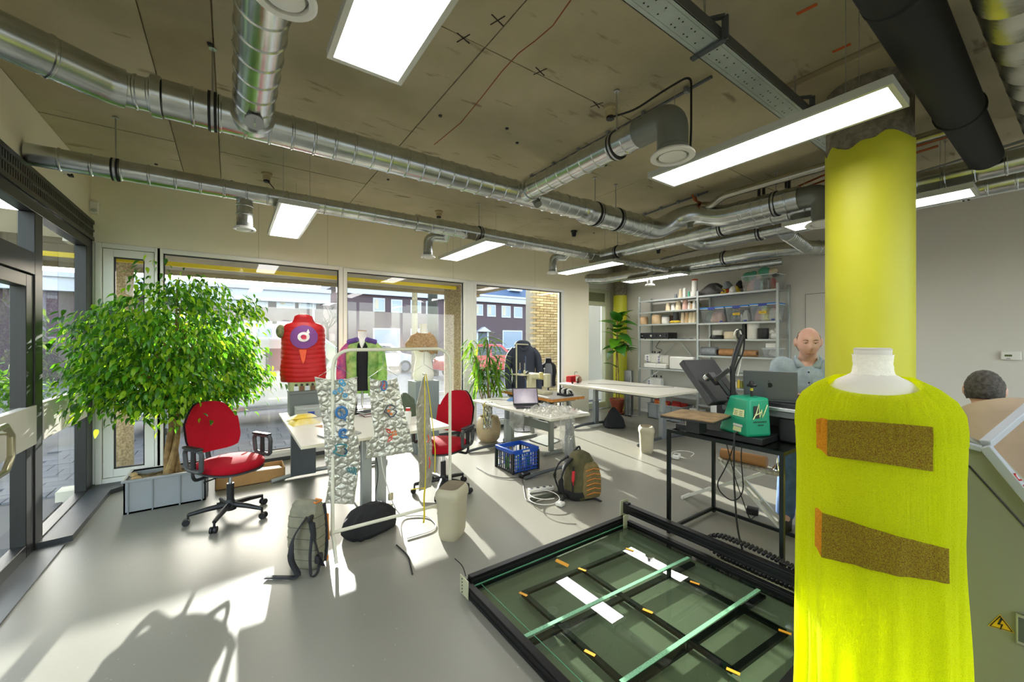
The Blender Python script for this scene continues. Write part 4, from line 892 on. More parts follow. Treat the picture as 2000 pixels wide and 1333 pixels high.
# stack under the vest
def boxthing(name,x0,x1,y0,y1,z0,z1,mat,label,cat='box',bevel=.004,lid=None,lidm=None):
    t=thing(name,label,cat,((x0+x1)/2,(y0+y1)/2,z0));h=z1-z0
    MB().bb((x0,y0,z0),(x1,y1,z1-(lid or 0))).build('body',mat,t,bevel=bevel)
    if lid: MB().bb((x0-.004,y0-.004,z1-lid),(x1+.004,y1+.004,z1)).build('lid',lidm or mat,t,bevel=bevel)
    return t
boxthing('storage_box',.53,.85,4.94,5.18,.72,.985,M('dark_grey_card','6b706c',.6),'dark grey box on the desk under the red vest',lid=.03)
t=boxthing('flat_case',.57,.89,4.70,4.92,.72,.83,M('silver_grey_case','a7aba8',.5),'flat silver grey case with blue label on the desk',lid=.02)
MB().bb((.67,4.694,.745),(.735,4.699,.79)).build('blue_label',M('label_blue','27429a',.5),t)
t=boxthing('picture_box',.53,.85,4.96,5.16,.987,1.085,M('olive_card','a8b07c',.6),'small box printed with a row of people, below the red vest')
FIG=[M('print_dark','3a3a3c',.7),M('print_white','d9dde2',.7),M('print_brown','7a5640',.7)]
for i in range(5):
    x=.57+.055*i;MB().bb((x,4.954,.99),(x+.045,4.959,1.04)).build('printed_shirt',FIG[1+i%2*1],t);MB().lathe([(.001,0),(.014,.004),(.014,.022),(.001,.028)],(x+.022,4.959,1.04),10,sy=.3).build('printed_head',FIG[0],t)
# red vest
vz=1.087;VW=Torso(.68,5.07,vz,-.35,[(0,.225,.14),(.08,.235,.15),(.3,.222,.14),(.5,.216,.13),(.60,.212,.115),(.645,.178,.095),(.664,.115,.08),(.70,.10,.075),(.735,.09,.07),(.75,.06,.06)],rip=lambda a,z:.0045*abs(math.sin(z*2*PI/.10+.4*math.sin(a*3)))*(1 if z<.62 else .3)+.006*noise.noise(Vector((math.cos(a)*3,math.sin(a)*3,z*9))))
t=thing('quilted_vest','red quilted vest on a bust in the window, with round purple print','vest',(.68,5.07,vz))
VR=M('red_nylon','bc0c10',.5,bump=.2,bs=40,trans=.18);VW.mesh(56,120,cap=True).build('vest_shell',VR,t,ang=80)
VW.disc(.03,.50,.13,.012).build('purple_disc',M('purple_print','7a3c84',.6),t);VW.disc(.03,.50,.055,.016,.026).build('white_ring',M('print_white2','f0e6e0',.6),t);VW.disc(.035,.495,.026,.016).build('pink_dot',M('pink_print','d2304c',.6),t)
VW.poly([(.055,.555),(.07,.59),(.085,.545),(.07,.53)],.018).build('flame_tip',M('print_white2','f0e6e0'),t);VW.poly([(-.01,.36),(.06,.36),(.045,.24),(.028,.2),(.01,.25)],.016).build('orange_streak',M('orange_print','ee5a30',.6),t)
MB().ball(VW.pt(PI+.15,.58,-.0)+Vector((-.01,-.02,-.02)),(.05,.06,.075),14,10).build('sleeve_lining',M('camo_lining','8a8560',.8,col2='54603e',vs=25),t)
MB().lathe([(.05,0),(.05,.02)],(.68,5.07,vz+.745),16).build('neck_cap',FORM,t)
# yellow packets
YP=M('yellow_packet','e0c030',.45,col2='ece4c0',vs=6)
def packet(c,sz,rz,label):
    m=MB();m.grid(lambda u,v:tuple(Vector(c)+Matrix.Rotation(rz,3,'Z')@Vector((sz[0]*(u-.5),sz[1]*(v-.5),sz[2]*(1-abs(2*u-1)**4)*(1-abs(2*v-1)**4)))),14,10)
    N=140;m.grid(lambda u,v:tuple(Vector(c)+Matrix.Rotation(rz,3,'Z')@Vector((sz[0]*(u-.5),sz[1]*(v-.5),0))),14,10);tag(m.build('yellow_packet',YP),label,'packet')
packet((.60,4.45,.7205),(.26,.2,.055),.2,'lower yellow and white packet on the desk corner');packet((.605,4.49,.776),(.22,.15,.03),.1,'upper thin yellow packet lying on another packet')
packet((.52,4.62,.7205),(.0001+.1,.12,.03),.3,'small yellow packet at the back edge of the desk')
# colourful jacket on bust
jx,jy,jz=1.32,5.05,.94
t=thing('patterned_jacket','open jacket with pink and green pattern on a white bust','jacket',(jx,jy,jz))
BT=Torso(jx,jy,jz,-.3,[(0,.15,.10),(.2,.135,.095),(.42,.17,.105),(.53,.155,.09),(.60,.075,.06),(.615,.055,.05)])
BT.mesh(40,24,0,.6).build('black_top',M('black_knit','17161a',.9),t);MB().lathe([(.055,.56),(.048,.64),(.05,.72)],(jx,jy,jz),20).build('bust_neck',FORM,t);MB().lathe([(.05,0),(.05,.012)],(jx,jy,jz+.72),20).build('neck_cap',M('cork','b59a72',.8),t)
BT.poly([(-.05,.64),(0.0,.50),(.05,.64)],.012).build('neckline',FORM,t)
JMp=M('pink_pattern','8a3f86',.6,col2='d2607c',vs=14,trans=.2);JMg=M('green_pattern','6aa04a',.6,col2='b9d27c',vs=12,trans=.3)
JT=Torso(jx,jy,jz,-.3,[(-.06,.20,.13),(.2,.18,.12),(.44,.195,.125),(.55,.17,.105),(.60,.09,.08)],rip=lambda a,z:.012*noise.noise(Vector((math.cos(a)*4,math.sin(a)*4,z*6))))
JT.mesh(24,24,a0=PI*.5,a1=PI*1.42,cap=False).build('left_panel',[JMg],t,solid=.008);JT.mesh(24,24,a0=-PI*.40,a1=PI*.5,cap=False).build('right_panel',[JMg],t,solid=.008)
for s,m_ in((-1,JMp),(1,JMg)):
    c,q=math.cos(-.3),math.sin(-.3)
    def L(x,y,z): return (jx+x*c-y*q,jy+x*q+y*c,jz+z)
    MB().tube(rnd([L(s*.13,0,.54),L(s*.205,-.0,.47),L(s*.235,-.01,.25),L(s*.225,-.03,-.0)],.1),.062,14).build('sleeve',m_,t);MB().tube([L(s*.05,-.085,.62),L(s*.15,-.02,.58)],[.03,.04],10).build('collar',M('purple_collar','5a3f86',.7),t)
MB().cyl((jx,jy,.735),(jx,jy,jz),.014).build('stand_pole',STEEL,t);MB().lathe([(.12,0),(.12,.01),(.02,.018)],(jx,jy,.7205),24).build('stand_base',STEEL,t)
# white bust with tan bolero on pedestal
wx,wy_=2.22,5.30
t=boxthing('display_plinth',wx-.17,wx+.17,wy_-.15,wy_+.15,0,.985,M('plinth_grey','7f8788',.6),'tall grey plinth under the bust with the tan bolero','plinth')
t=thing('tailors_bust','white female bust wearing a tan knitted bolero','mannequin',(wx,wy_,.987))
WT=Torso(wx,wy_,.987,-.3,[(0,.135,.10),(.08,.145,.11),(.22,.12,.09),(.32,.105,.085),(.46,.145,.115),(.56,.14,.09),(.63,.12,.07),(.67,.055,.052),(.74,.048,.047),(.79,.052,.05)]);WT.mesh(40,40).build('bust',FORM,t,ang=70)
KN=M('tan_knit','a8845a',.95,col2='c9a880',vs=45,bump=1,bs=120,trans=.25)
def bol(u,v):
    a=-PI*.98+u*PI*1.96;s=math.sin(a*.5);z=.685-(.25+.05*math.sin(a))*v-.03*abs(math.cos(a))+.015*math.sin(7*a)*v
    p=WT.pt(a-PI/2,min(z,.66),.018+(.085 if math.cos(a-PI/2)<0 else .045)*v*abs(math.cos(a-PI/2))+.012*noise.noise(Vector((a*3,v*5,0))));return (p.x,p.y,.987+z+.0)
MB().grid(bol,60,14).build('knitted_bolero',KN,t,solid=.01,ang=80)
# navy hooded jacket on stand
nx,ny=4.13,5.50
t=thing('navy_jacket','navy hooded jacket on a dress stand by the brick wall window','jacket',(nx,ny,0))
NV=M('navy_softshell','2f3442',.75,bump=.2,bs=30)
NT=Torso(nx,ny,.66,-.6,[(0,.22,.15),(.2,.20,.145),(.45,.2,.14),(.62,.215,.135),(.74,.19,.115),(.80,.12,.09),(.83,.09,.08)],rip=lambda a,z:.012*noise.noise(Vector((math.cos(a)*3,math.sin(a)*3,z*6))));NT.mesh(44,30).build('jacket_body',NV,t,ang=80)
MB().ball((nx-.01,ny+.01,1.47),(.155,.12,.085),18,12).build('hood',NV,t);MB().tube(rnd([NT.pt(-.9,.80,.01),NT.pt(-PI/2,.70,.03),NT.pt(-PI+.9,.80,.01)],.15),.022,8).build('hood_seam',NV,t)
for s in(-1,1):
    c,q=math.cos(-.6),math.sin(-.6)
    def L(x,y,z): return (nx+x*c-y*q,ny+x*q+y*c,.66+z)
    MB().tube(rnd([L(s*.15,0,.73),L(s*.245,-.02,.62),L(s*.275,-.03,.35),L(s*.25,-.08,.06)],.12),[.07]*0 or .062,14).build('sleeve',NV,t)
MB().tube([NT.pt(-PI/2+.1,.02,.004),NT.pt(-PI/2+.1,.62,.004)],.004,6).build('zip',M('zip_blue','6f86b0',.4),t)
MB().cyl((nx,ny,.02),(nx,ny,.68),.015).build('stand_pole',BLKP,t);MB().lathe([(.18,0),(.18,.012),(.03,.022)],(nx,ny,0),24).build('stand_base',BLKP,t)
# small black and grey half form
gx,gy=4.66,5.46
t=thing('half_bust','small grey bust wearing a black sleeveless collar piece on a pole','mannequin',(gx,gy,0))
GT=Torso(gx,gy,.72,-.65,[(0,.12,.09),(.12,.11,.085),(.28,.13,.095),(.38,.115,.08),(.44,.05,.05),(.50,.045,.045),(.515,.05,.05)]);GT.mesh(32,28).build('bust',M('grey_felt','77787c',.9),t,ang=70)
GT.mesh(20,20,.02,.42,PI*.72,PI*1.34,.012,False).build('collar_side',M('black_knit','17161a'),t,solid=.01);GT.mesh(20,20,.02,.42,-PI*.34,PI*.28,.012,False).build('collar_side',M('black_knit','17161a'),t,solid=.01);GT.mesh(30,6,.42,.5,0,2*PI,.008,False).build('black_collar',M('black_knit','17161a'),t)
MB().cyl((gx,gy,.02),(gx,gy,.73),.013).build('stand_pole',BLKP,t);MB().lathe([(.15,0),(.15,.012),(.03,.02)],(gx,gy,0),24).build('stand_base',BLKP,t)
# ---------------------------------------------------------------- clothes rack
CRW=M('cream_tube','dcd9c4',.35)
RYk=3.03;x0,x1=.59,1.505;zt=1.48
t=thing('clothes_rack','cream tubular clothes rack holding the silver panels','clothes rack',((x0+x1)/2,RYk,0))
MB().tube(rnd([(x0,RYk,.16),(x0,RYk,zt),(x1,RYk,zt),(x1,RYk,.16)],.14,8),.0125,12).build('hanging_frame',CRW,t)
MB().cyl((x0,RYk,.19),(x1,RYk,.19),.0125).build('bottom_bar',CRW,t)
for x in(x0,x1): MB().tube(rnd([(x,RYk+.24,.012),(x,RYk+.16,.14),(x,RYk,.17),(x,RYk-.03,.16),(x+.005,RYk-.10,.012)],.05),.0125,10).build('foot',CRW,t)
QS=M('silver_quilt','c0bdb2',.33,.7,var=.14,vs=22,bump=.9,bs=38)
def qh(x,z,s=.05):
    # rhombille (tumbling block) seams: hexagon cells split by three spokes
    best=None
    r=s;w_=math.sqrt(3)*r
    row=round(z/(1.5*r))
    for rw in(row-1,row,row+1):
        ox=(w_/2 if rw%2 else 0);c=round((x-ox)/w_)
        for cc in(c-1,c,c+1):
            cx,cz=cc*w_+ox,rw*1.5*r;d=(x-cx)**2+(z-cz)**2
            if best is None or d<best[0]: best=(d,cx,cz,cc,rw)
    dx,dz=x-best[1],z-best[2]
    m=1e9
    for k in range(6):
        a=PI/3*k;m=min(m,w_/2-(dx*math.cos(a)+dz*math.sin(a)))
    ang=math.atan2(dz,dx)
    for k in range(3):
        a=PI/2+2*PI/3*k;pr=dx*math.cos(a)+dz*math.sin(a)
        if pr>0: m=min(m,abs(-dx*math.sin(a)+dz*math.cos(a)))
    k=int(((ang-PI/2)%(2*PI))/(2*PI/3));hsh=noise.noise(Vector((best[3]*1.7+k*3.1,best[4]*2.3,k*5.7)))
    return math.sqrt(min(1,m/.016))*.0055+hsh*.35*(dx*.4+dz*.3)
def ybnd(tab,y):
    for a,b in zip(tab,tab[1:]):
        if y<=b[0]:
            u=(y-a[0])/(b[0]-a[0]);return a[1]+(b[1]-a[1])*u
    return tab[-1][1]
def quilt(label,Lb,Rb,ya,yb,nu,nv,seed,wav=.02,hookx=None,tilt=0,sag=6,botslope=0):
    xs=[ybnd(Lb,ya),ybnd(Rb,ya)];xc=atY((xs[0]+xs[1])/2,ya,RYk)
    t=thing('hanging_textile',label,'textile',(xc.x,RYk,atY(xs[0],yb,RYk).z),group='silver quilted panels on the rack')
    def fn(u,v):
        y=ya+(yb-ya)*v+sag*4*u*(1-u)*(1-v)**4+botslope*(u-.5)*v**3;px=ybnd(Lb,y)*(1-u)+ybnd(Rb,y)*u
        p=atY(px,y,RYk);d=qh(p.x+seed,p.z)+wav*noise.noise(Vector((p.x*6+seed,0,p.z*3)))+.006*noise.noise(Vector((p.x*25+seed,3,p.z*25)))
        return (p.x+tilt*0,RYk-d+tilt*(u-.5)*.2,p.z)
    MB().grid(fn,nu,nv).build('quilted_sheet',QS,t,solid=.005,ang=25)
    # hanger
    hx=xc.x if hookx is None else hookx;zt_=atY(xs[0],ya,RYk).z
    MB().tube(rnd([(hx-.11,RYk,zt_-.0),(hx,RYk,zt_+.07),(hx,RYk,zt+.03),(hx+.008,RYk-.018,zt+.02)],.03),.0018,6).build('hanger_hook',STEEL,t);MB().tube([(hx,RYk,zt_+.07),(hx+.11,RYk,zt_)],.0018,6).build('hanger_wire',STEEL,t)
    return t,fn
EB=M('blue_embroidery','2f6ea8',.5,coat=.3);EBL=M('light_blue_embroidery','4f9cc4',.5);EO=M('orange_embroidery','c46a24',.5);ER=M('red_embroidery','e03a22',.5);EN=M('navy_embroidery','20304e',.5);EY=M('pale_yellow_embroidery','cfc98a',.6);ET=M('teal_embroidery','2f7c86',.5)
def P3(px,py,off=.035): return atY(px,py,RYk-off)
def ringd(par,px,py,r,w_,mat,a0=0,a1=2*PI,nm='embroidered_ring'):
    n=22;cl=abs(a1-a0)>6.2;pts=[P3(px+r*math.cos(a0+(a1-a0)*i/(n if cl else n-1)),py-r*math.sin(a0+(a1-a0)*i/(n if cl else n-1))) for i in range(n)]
    return MB().tube(pts,w_*.0036,6,closed=cl).build(nm,mat,par)
def disc(par,px,py,r,mat,nm='embroidered_dot'): return MB().tube([P3(px,py,.024),P3(px,py,.034)],r*.0036,14).build(nm,mat,par)
def outl(par,pts,mat,w_=1.2,nm='embroidered_outline'): return MB().tube(rnd([P3(*p) for p in pts+[pts[0]]],.01,3)[:-1],w_*.0036,6,closed=True).build(nm,mat,par)
t1,f1=quilt('long silver quilted panel with blue embroidered rings',[(735,614),(760,618),(800,625),(830,632),(870,634),(900,634),(930,643),(955,640),(990,634)],[(730,698),(770,697),(800,693),(830,690),(860,700),(900,702),(940,697),(990,690)],736,984,70,190,1.3)
for a in((667,746,5),(671,751,4),(665,762,5),(654,767,3.5),(674,773,4)): ringd(t1,a[0],a[1],a[2]*.8,1.6,EBL)
ringd(t1,667,806,10.5,2.6,EB);outl(t1,[(664,803),(668,806),(672,812),(676,823),(670,818)],EB,1)
ringd(t1,671,847,8,2.2,EB,.6,5.6,'embroidered_arc');ringd(t1,671,846,4,1,EB);disc(t1,678,856,2,EB)
outl(t1,[(655,871),(664,868),(678,870),(674,877),(678,885),(672,892),(660,889),(650,884),(658,880)],ET,1.4);ringd(t1,672,882,5,1.6,EN,-1.5,1.6,'embroidered_arc')
for k in range(4): outl(t1,[(676+k*5,915-k),(680+k*5,924+k*2),(684+k*4,916)],ET,.8)
t2,f2=quilt('shorter silver quilted panel with red and orange embroidery',[(730,722),(770,722),(810,725),(850,732),(868,716),(897,714)],[(730,774),(787,785),(840,799),(877,806),(900,806)],738,890,70,130,4.2,botslope=-14)
outl(t2,[(748,744),(754,745),(756,752),(753,762),(747,764),(744,758),(748,752)],EB,1.4);disc(t2,748,753,3.4,ER);disc(t2,751,746,2,ER);disc(t2,752,760,2.2,ER)
outl(t2,[(757,794),(766,791),(773,796),(767,801),(776,804),(768,815),(761,815),(757,808),(750,805)],EN,1);disc(t2,759,803,3,EO);disc(t2,764,809,3,EO);disc(t2,762,796,1.8,EO)
for a in(0,1.57,3.14,4.71): disc(t2,770+4*math.cos(a+.5),847+4*math.sin(a+.5),2.6,EO)
outl(t2,[(754,838),(762,841),(763,847),(757,845)],ER,1);outl(t2,[(757,864),(761,854),(766,852),(765,859)],ER,1)
t3,f3=quilt('narrow folded silver panel with yellow edging',[(727,826),(747,817),(792,807),(850,809),(925,814),(960,812)],[(727,831),(782,841),(837,847),(925,851),(960,846)],729,955,50,180,8.8,tilt=.6,sag=0)
YT=M('yellow_edging','d8c318',.6)
for pl in([(829,731),(830,790),(829,850),(832,900),(830,954)],[(832,731),(838,770),(845,830),(850,880),(849,925)],[(830,954),(815,955),(804,957)]): MB().tube([P3(*p,.05) for p in pl],.004,6).build('yellow_piping',YT,t3)
mt=MB();q0=P3(830,955,.05);q1=P3(827,1022,.05)
mt.grid(lambda u,v:(q0.x*(1-v)+q1.x*v+(u-.5)*.014,q0.y+.01*math.sin(6*v),q0.z*(1-v)+q1.z*v),2,12).build('loose_tape',YT,t3,solid=.001)
for pl in([(836,850),(838,858),(835,865)],[(838,893),(840,905),(838,915)]): MB().tube([P3(*p,.035) for p in pl],.004,6).build('coloured_stitching',ER,t3)
# ---------------------------------------------------------------- bags and bins
def sack(x,y,z0,rz,tab,mat,name,parent,rip=None,n=44,m=36,pw=.5): 
    T=Torso(x,y,z0,rz,tab,rip,pw);return T,T.mesh(n,m).build(name,mat,parent,ang=70)
bx,by=.435,3.06
t=thing('messenger_bag','grey padded bag with orange zip standing by the rack leg','bag',(bx,by,0))
BG=M('grey_canvas','8a866e',.85,col2='7b7866',vs=16,bump=.4,bs=200)
T_,o=sack(bx,by,0,.75,[(0,.055,.095),(.03,.066,.108),(.2,.07,.112),(.34,.062,.106),(.42,.036,.098),(.445,.02,.085)],BG,'bag_body',t,pw=.4,rip=lambda a,z:.004*abs(math.sin(z*2*PI/.09))+.008*noise.noise(Vector((math.cos(a)*2,math.sin(a)*2,z*5))))
OZ=M('orange_zip','c8782a',.6);WEB=M('black_webbing','232427',.8)
MB().tube([T_.pt(-1.25,z,.004) for z in(.02,.12,.25,.36,.42)],.012,8).build('zip_tape',WEB,t);MB().tube([T_.pt(-1.23,z,.012) for z in(.16,.22,.28,.34)],.008,6).build('orange_zip',OZ,t);MB().tube([T_.pt(-1.23,z,.012) for z in(.02,.05)],.008,6).build('orange_zip',OZ,t)
MB().tube([T_.pt(-2.6+i*.35,.437,.0)+Vector((0,0,.008)) for i in range(8)],.007,6).build('open_zip_edge',OZ,t)
def strap(name,pts,w_,par,mat=None,th=.004,up=(0,0,1)):
    P=rnd([Vector(p) for p in pts],.05,5);g=MB();vs=[];fs=[]
    for i,p in enumerate(P):
        d=(P[min(i+1,len(P)-1)]-P[max(i-1,0)]).normalized();s=d.cross(Vector(up));s=(s.normalized() if s.length>1e-3 else Vector((1,0,0)))*w_/2;vs+=[p-s,p+s]
    for i in range(len(P)-1): fs.append((2*i,2*i+1,2*i+3,2*i+2))
    return g.add(vs,fs).build(name,mat or WEB,par,solid=th)
a=-2.75
for zz in(.07,.14,.21,.28,.35): MB().tube([T_.pt(2*PI*i/40,zz,.0008) for i in range(40)],.0022,5,closed=True).build('stitch_line',M('stitch_dark','5d5b4c',.9),t)
strap('carry_strap',[T_.pt(a,.36,.01),T_.pt(a+.3,.25,.02),T_.pt(a+.9,.1,.03),T_.pt(a+1.1,.03,.03)],.04,t)
strap('carry_strap',[T_.pt(a-.3,.36,.01),T_.pt(a-.4,.24,.04),T_.pt(a-.4,.1,.06),T_.pt(a-.3,.015,.10),T_.pt(a-.7,.01,.14)],.04,t)
strap('loop_strap',[T_.pt(a+.2,.3,.01),T_.pt(a,.12,.05),T_.pt(a+.1,.008,.09),T_.pt(a+.6,.01,.06),T_.pt(a+1,.06,.02)],.018,t)
MB().box(T_.pt(a,.355,.014),(.05,.02,.04),rz=.75).build('buckle',BLKP,t,bevel=.006);MB().box(T_.pt(a+.9,.09,.02),(.07,.03,.05),rz=.9).build('pocket_tab',WEB,t,bevel=.01)
# black duffel under the rack
t=thing('black_bag','slumped black bag on the floor behind the rack bar','bag',(.95,3.33,0))
T_,o=sack(.93,3.32,0,.35,[(0,.20,.12),(.03,.215,.135),(.12,.20,.12),(.18,.14,.09),(.205,.09,.06)],M('black_nylon','1c1d20',.8,bump=.3,bs=25),'bag_body',t,rip=lambda a,z:.02*noise.noise(Vector((math.cos(a)*3,math.sin(a)*3,z*9))),pw=.6)
MB().box((1.11,3.38,.13),(.05,.03,.04),rz=.5).box((1.13,3.41,.20),(.04,.02,.06),rz=.2).build('crumpled_tag',FOIL,t)
# beige swing bins
BEI=M('beige_plastic_bin','b3ab90',.5)
def bin_(x,y,rz,h,label,open_=True):
    t=thing('waste_bin',label,'bin',(x,y,0),0,'beige swing-lid bins')
    B=Torso(x,y,0,rz,[(0,.075,.105),(.02,.085,.115),(h*.8,.10,.135)],pw=.55);B.mesh(36,10).build('bin_body',BEI,t,ang=50)
    Ld=Torso(x,y,0,rz,[(h*.77,.107,.142),(h*.86,.108,.143),(h*.93,.098,.132),(h*.97,.08,.112)],pw=.55);Ld.mesh(36,8,cap=False).build('swing_lid_frame',BEI,t,ang=50)
    g=MB();g.grid(lambda u,v:(lambda p:(x+(p.x-x)*v,y+(p.y-y)*v,h*.965-.035*(1-v*v)))(Ld.pt(2*PI*u,h*.97,-.002)),28,6,cu=True);g.build('lid_flap',M('bin_dark','7d7058',.6),t)
    return t
bin_(1.44,2.86,-.9,.41,'beige swing-lid bin on the floor at the rack end')
bin_(4.72,3.44,-.9,.37,'beige swing-lid bin under the large white table')
# blue folding crate
BLU=M('blue_plastic','1f55c0',.4);BKP=M('crate_black','1d1f22',.5)
x0,x1,y0,y1,h=2.66,3.03,3.74,4.10,.27
t=thing('folding_crate','blue and black folding crate beside the desk','crate',((x0+x1)/2,(y0+y1)/2,0))
MB().bb((x0,y0,.005),(x1,y1,.02)).build('base',BKP,t)
for nm,a,b_ in(('top_rim',(x0-.008,y0-.008,h-.045),(x1+.008,y0+.012,h)),('top_rim',(x0-.008,y1-.012,h-.045),(x1+.008,y1+.008,h)),('top_rim',(x0-.008,y0,h-.045),(x0+.012,y1,h)),('top_rim',(x1-.012,y0,h-.045),(x1+.008,y1,h))): MB().bb(a,b_).build(nm,BLU,t,bevel=.004)
def lattice(ax,c,a0,a1,mat,nb,nr,nm):
    for i in range(nb+1):
        u=a0+(a1-a0)*i/nb;w_=.012 if i%3==0 else .005
        (MB().bb((u-w_/2,c-.005,.015),(u+w_/2,c+.005,h-.04)) if ax=='x' else MB().bb((c-.005,u-w_/2,.015),(c+.005,u+w_/2,h-.04))).build(nm,mat,t)
    for j in range(nr+1):
        z=.02+(h-.07)*j/nr
        (MB().bb((a0,c-.004,z-.004),(a1,c+.004,z+.004)) if ax=='x' else MB().bb((c-.004,a0,z-.004),(c+.004,a1,z+.004))).build(nm,mat,t)
lattice('x',y0,x0,x1,BLU,12,5,'blue_slat');lattice('y',x0,y0,y1,BKP,9,2,'black_slat');lattice('x',y1,x0,x1,BLU,6,2,'blue_slat');lattice('y',x1,y0,y1,BKP,6,2,'black_slat')
for x in(x0,x1): 
    for y in(y0,y1): MB().bb((x-.012,y-.012,0),(x+.012,y+.012,h-.03)).build('corner_post',BKP,t)
MB().bb(((x0+x1)/2-.05,y0-.012,h-.035),((x0+x1)/2+.05,y0-.007,h-.012)).build('hand_grip',WPLAST,t)
for i in range(7):
    c=(x0+.06+.045*i,y0+.08+.2*R.random(),.02);o=MB().lathe([(.02,0),(.022,.05),(.022,.11),(.01,.13),(.01,.15)],c,10).build('small_bottle',M('bottle_%d'%(i%3),('3f8a4a','d6d2c4','7fae3c')[i%3],.4));tag(o,('green','white','lime')[i%3]+' small bottle standing in the blue folding crate','bottle',('green','white','lime')[i%3]+' bottles in the blue crate')
# backpack
kx,ky=2.83,2.83
t=thing('backpack','olive and black hiking backpack with orange cords on the floor','backpack',(kx,ky,0))
OL=M('olive_fabric','5e5836',.85,col2='4a482e',vs=12,bump=.3,bs=80);BKF=M('black_fabric','1f201f',.85)
T_,o=sack(kx,ky,0,-.25,[(0,.13,.095),(.03,.155,.12),(.2,.15,.125),(.36,.125,.10),(.43,.085,.07),(.455,.04,.04)],OL,'pack_body',t,rip=lambda a,z:.012*noise.noise(Vector((math.cos(a)*2.5,math.sin(a)*2.5,z*7))),pw=.65)
P2=Torso(kx+.035,ky-.10,.03,-.25,[(0,.095,.05),(.05,.11,.06),(.2,.105,.06),(.3,.08,.045),(.33,.05,.03)],pw=.65);P2.mesh(28,16).build('front_pocket',M('tan_mesh_fabric','7d6c44',.9,var=.1,vs=30),t)
Pb=Torso(kx,ky,0,-.25,[(0,.135,.10),(.04,.162,.127),(.09,.158,.125)],pw=.65);Pb.mesh(36,6).build('black_base',BKF,t)
OC=M('orange_cord','d8842c',.5)
for i in range(6): MB().tube([P2.front(-.07,.04+.045*i,.012),P2.front(.0,.06+.045*i,.014),P2.front(.07,.04+.045*i,.012)],.004,6).build('bungee_cord',OC,t)
MB().tube([T_.pt(-2.5,z,.012) for z in(.05,.2,.34)],.008,6).build('side_zip',BKF,t);strap('red_tag',[T_.pt(-2.45,.30,.015),T_.pt(-2.42,.23,.03),T_.pt(-2.38,.17,.025)],.028,t,M('red_tag','c8202a',.6))
for s in(-.35,.1): strap('shoulder_strap',[T_.pt(PI+s,.40,.01),T_.pt(PI+s,.34,.07),T_.pt(PI+s-.05,.2,.09),T_.pt(PI+s-.1,.06,.05),T_.pt(PI+s,.03,.01)],.05,t,BKF,.012)
MB().tube(rnd([T_.pt(1.2,.44,0),T_.pt(PI/2,.49,-.02)+Vector((0,0,.01)),T_.pt(1.9,.44,0)],.03),.009,8).build('grab_loop',BKF,t);strap('hip_strap',[T_.pt(-1.2,.02,.0),T_.pt(-1.2,.012,.06),T_.pt(-1.2,.006,.10)],.03,t);strap('hip_strap',[T_.pt(PI,.03,.0),T_.pt(PI+.1,.012,.10),T_.pt(PI+.25,.008,.20)],.035,t)
# black bag under the large table
t=thing('black_bag','black shoulder bag leaning on the far leg of the large table','bag',(5.58,4.72,0))
T_,o=sack(5.58,4.74,0,-.6,[(0,.17,.11),(.03,.19,.13),(.15,.155,.10),(.27,.085,.06),(.33,.03,.03)],M('black_nylon','1c1d20'),'bag_body',t,rip=lambda a,z:.015*noise.noise(Vector((math.cos(a)*3,math.sin(a)*3,z*8))),pw=.6)
MB().tube(rnd([T_.pt(.3,.28,0),T_.pt(PI/2,.36,.02),T_.pt(2.6,.28,0)],.08),.01,8).build('carry_handle',WEB,t)
# ================================================================ SHELVING
SX0,SX1=6.87,7.28;YS=[5.18,3.92,2.64]
ZN=M('zinc_shelf','b4b9b8',.38,.7,var=.04)
t=thing('shelving','long zinc shelving rack along the pale wall','shelf',(7.07,3.9,0))
for y in YS:
    for x in(SX0,SX1): 
        MB().bb((x-.018,y-.018,0),(x+.018,y+.018,2.435)).build('post',ZN,t,bevel=.003)
LZ=[2.347,2.118,1.871,1.57,.992,.50];RZ=[2.345,1.85,1.567,1.278,.99,.75,.40]
for y0,y1,zs in((YS[1]+.02,YS[0]-.02,LZ),(YS[2]+.02,YS[1]-.02,RZ)):
    for z in zs:
        MB().bb((SX0+.0,y0,z-.006),(SX1,y1,z)).build('shelf_board',ZN,t);MB().bb((SX0-.02,y0,z-.028),(SX0-.014,y1,z+.002)).build('shelf_lip',ZN,t,bevel=.001)
for a,b_ in(((SX1,5.1,.98),(SX1,4.65,1.5)),((SX1,4.05,.98),(SX1,4.5,1.5)),((SX0+.02,5.1,.70),(SX0+.02,4.7,.97))): MB().beam(a,b_,.02,.008,(1,0,0)).build('brace',ZN,t)
def SP(px,X=7.02): return atX(px,665,X).y
def ctag(o,label,cat,group=None): return tag(o,label,cat,group)
THC={'cream':'d9c9a8','pink':'d0a79a','white':'e4e0d6','beige':'c9ad86','green':'58a284','grey':'6f7478','brown':'4a352c','orange':'d8561e','yellow':'d4b53c','olive':'7a7a38','red':'b02a34','black':'1e1e20','tan':'c4a47a'}
def yarn(col): return M('yarn_'+col,THC[col],.85,var=.08,vs=60,bump=.4,bs=150)
def cone(px,z,h,r,col,label,group,X=7.0,cap=None):
    y=SP(px,X);o=thing('thread_cone',label,'thread cone',(X,y,z),group=group)
    MB().lathe([(r,0),(r,.01),(r*.72,h*.93),(r*.4,h*.95)],(X,y,z),18).build('wound_thread',yarn(col),o);MB().lathe([(r*.42,h*.94),(r*.36,h)],(X,y,z),12).build('cone_tip',yarn(cap) if cap else WPLAST,o)
G='cones and spools on the shelving'
cone(1320,2.35,.10,.030,'grey','small grey spool on the top shelf beside slim cones',G)
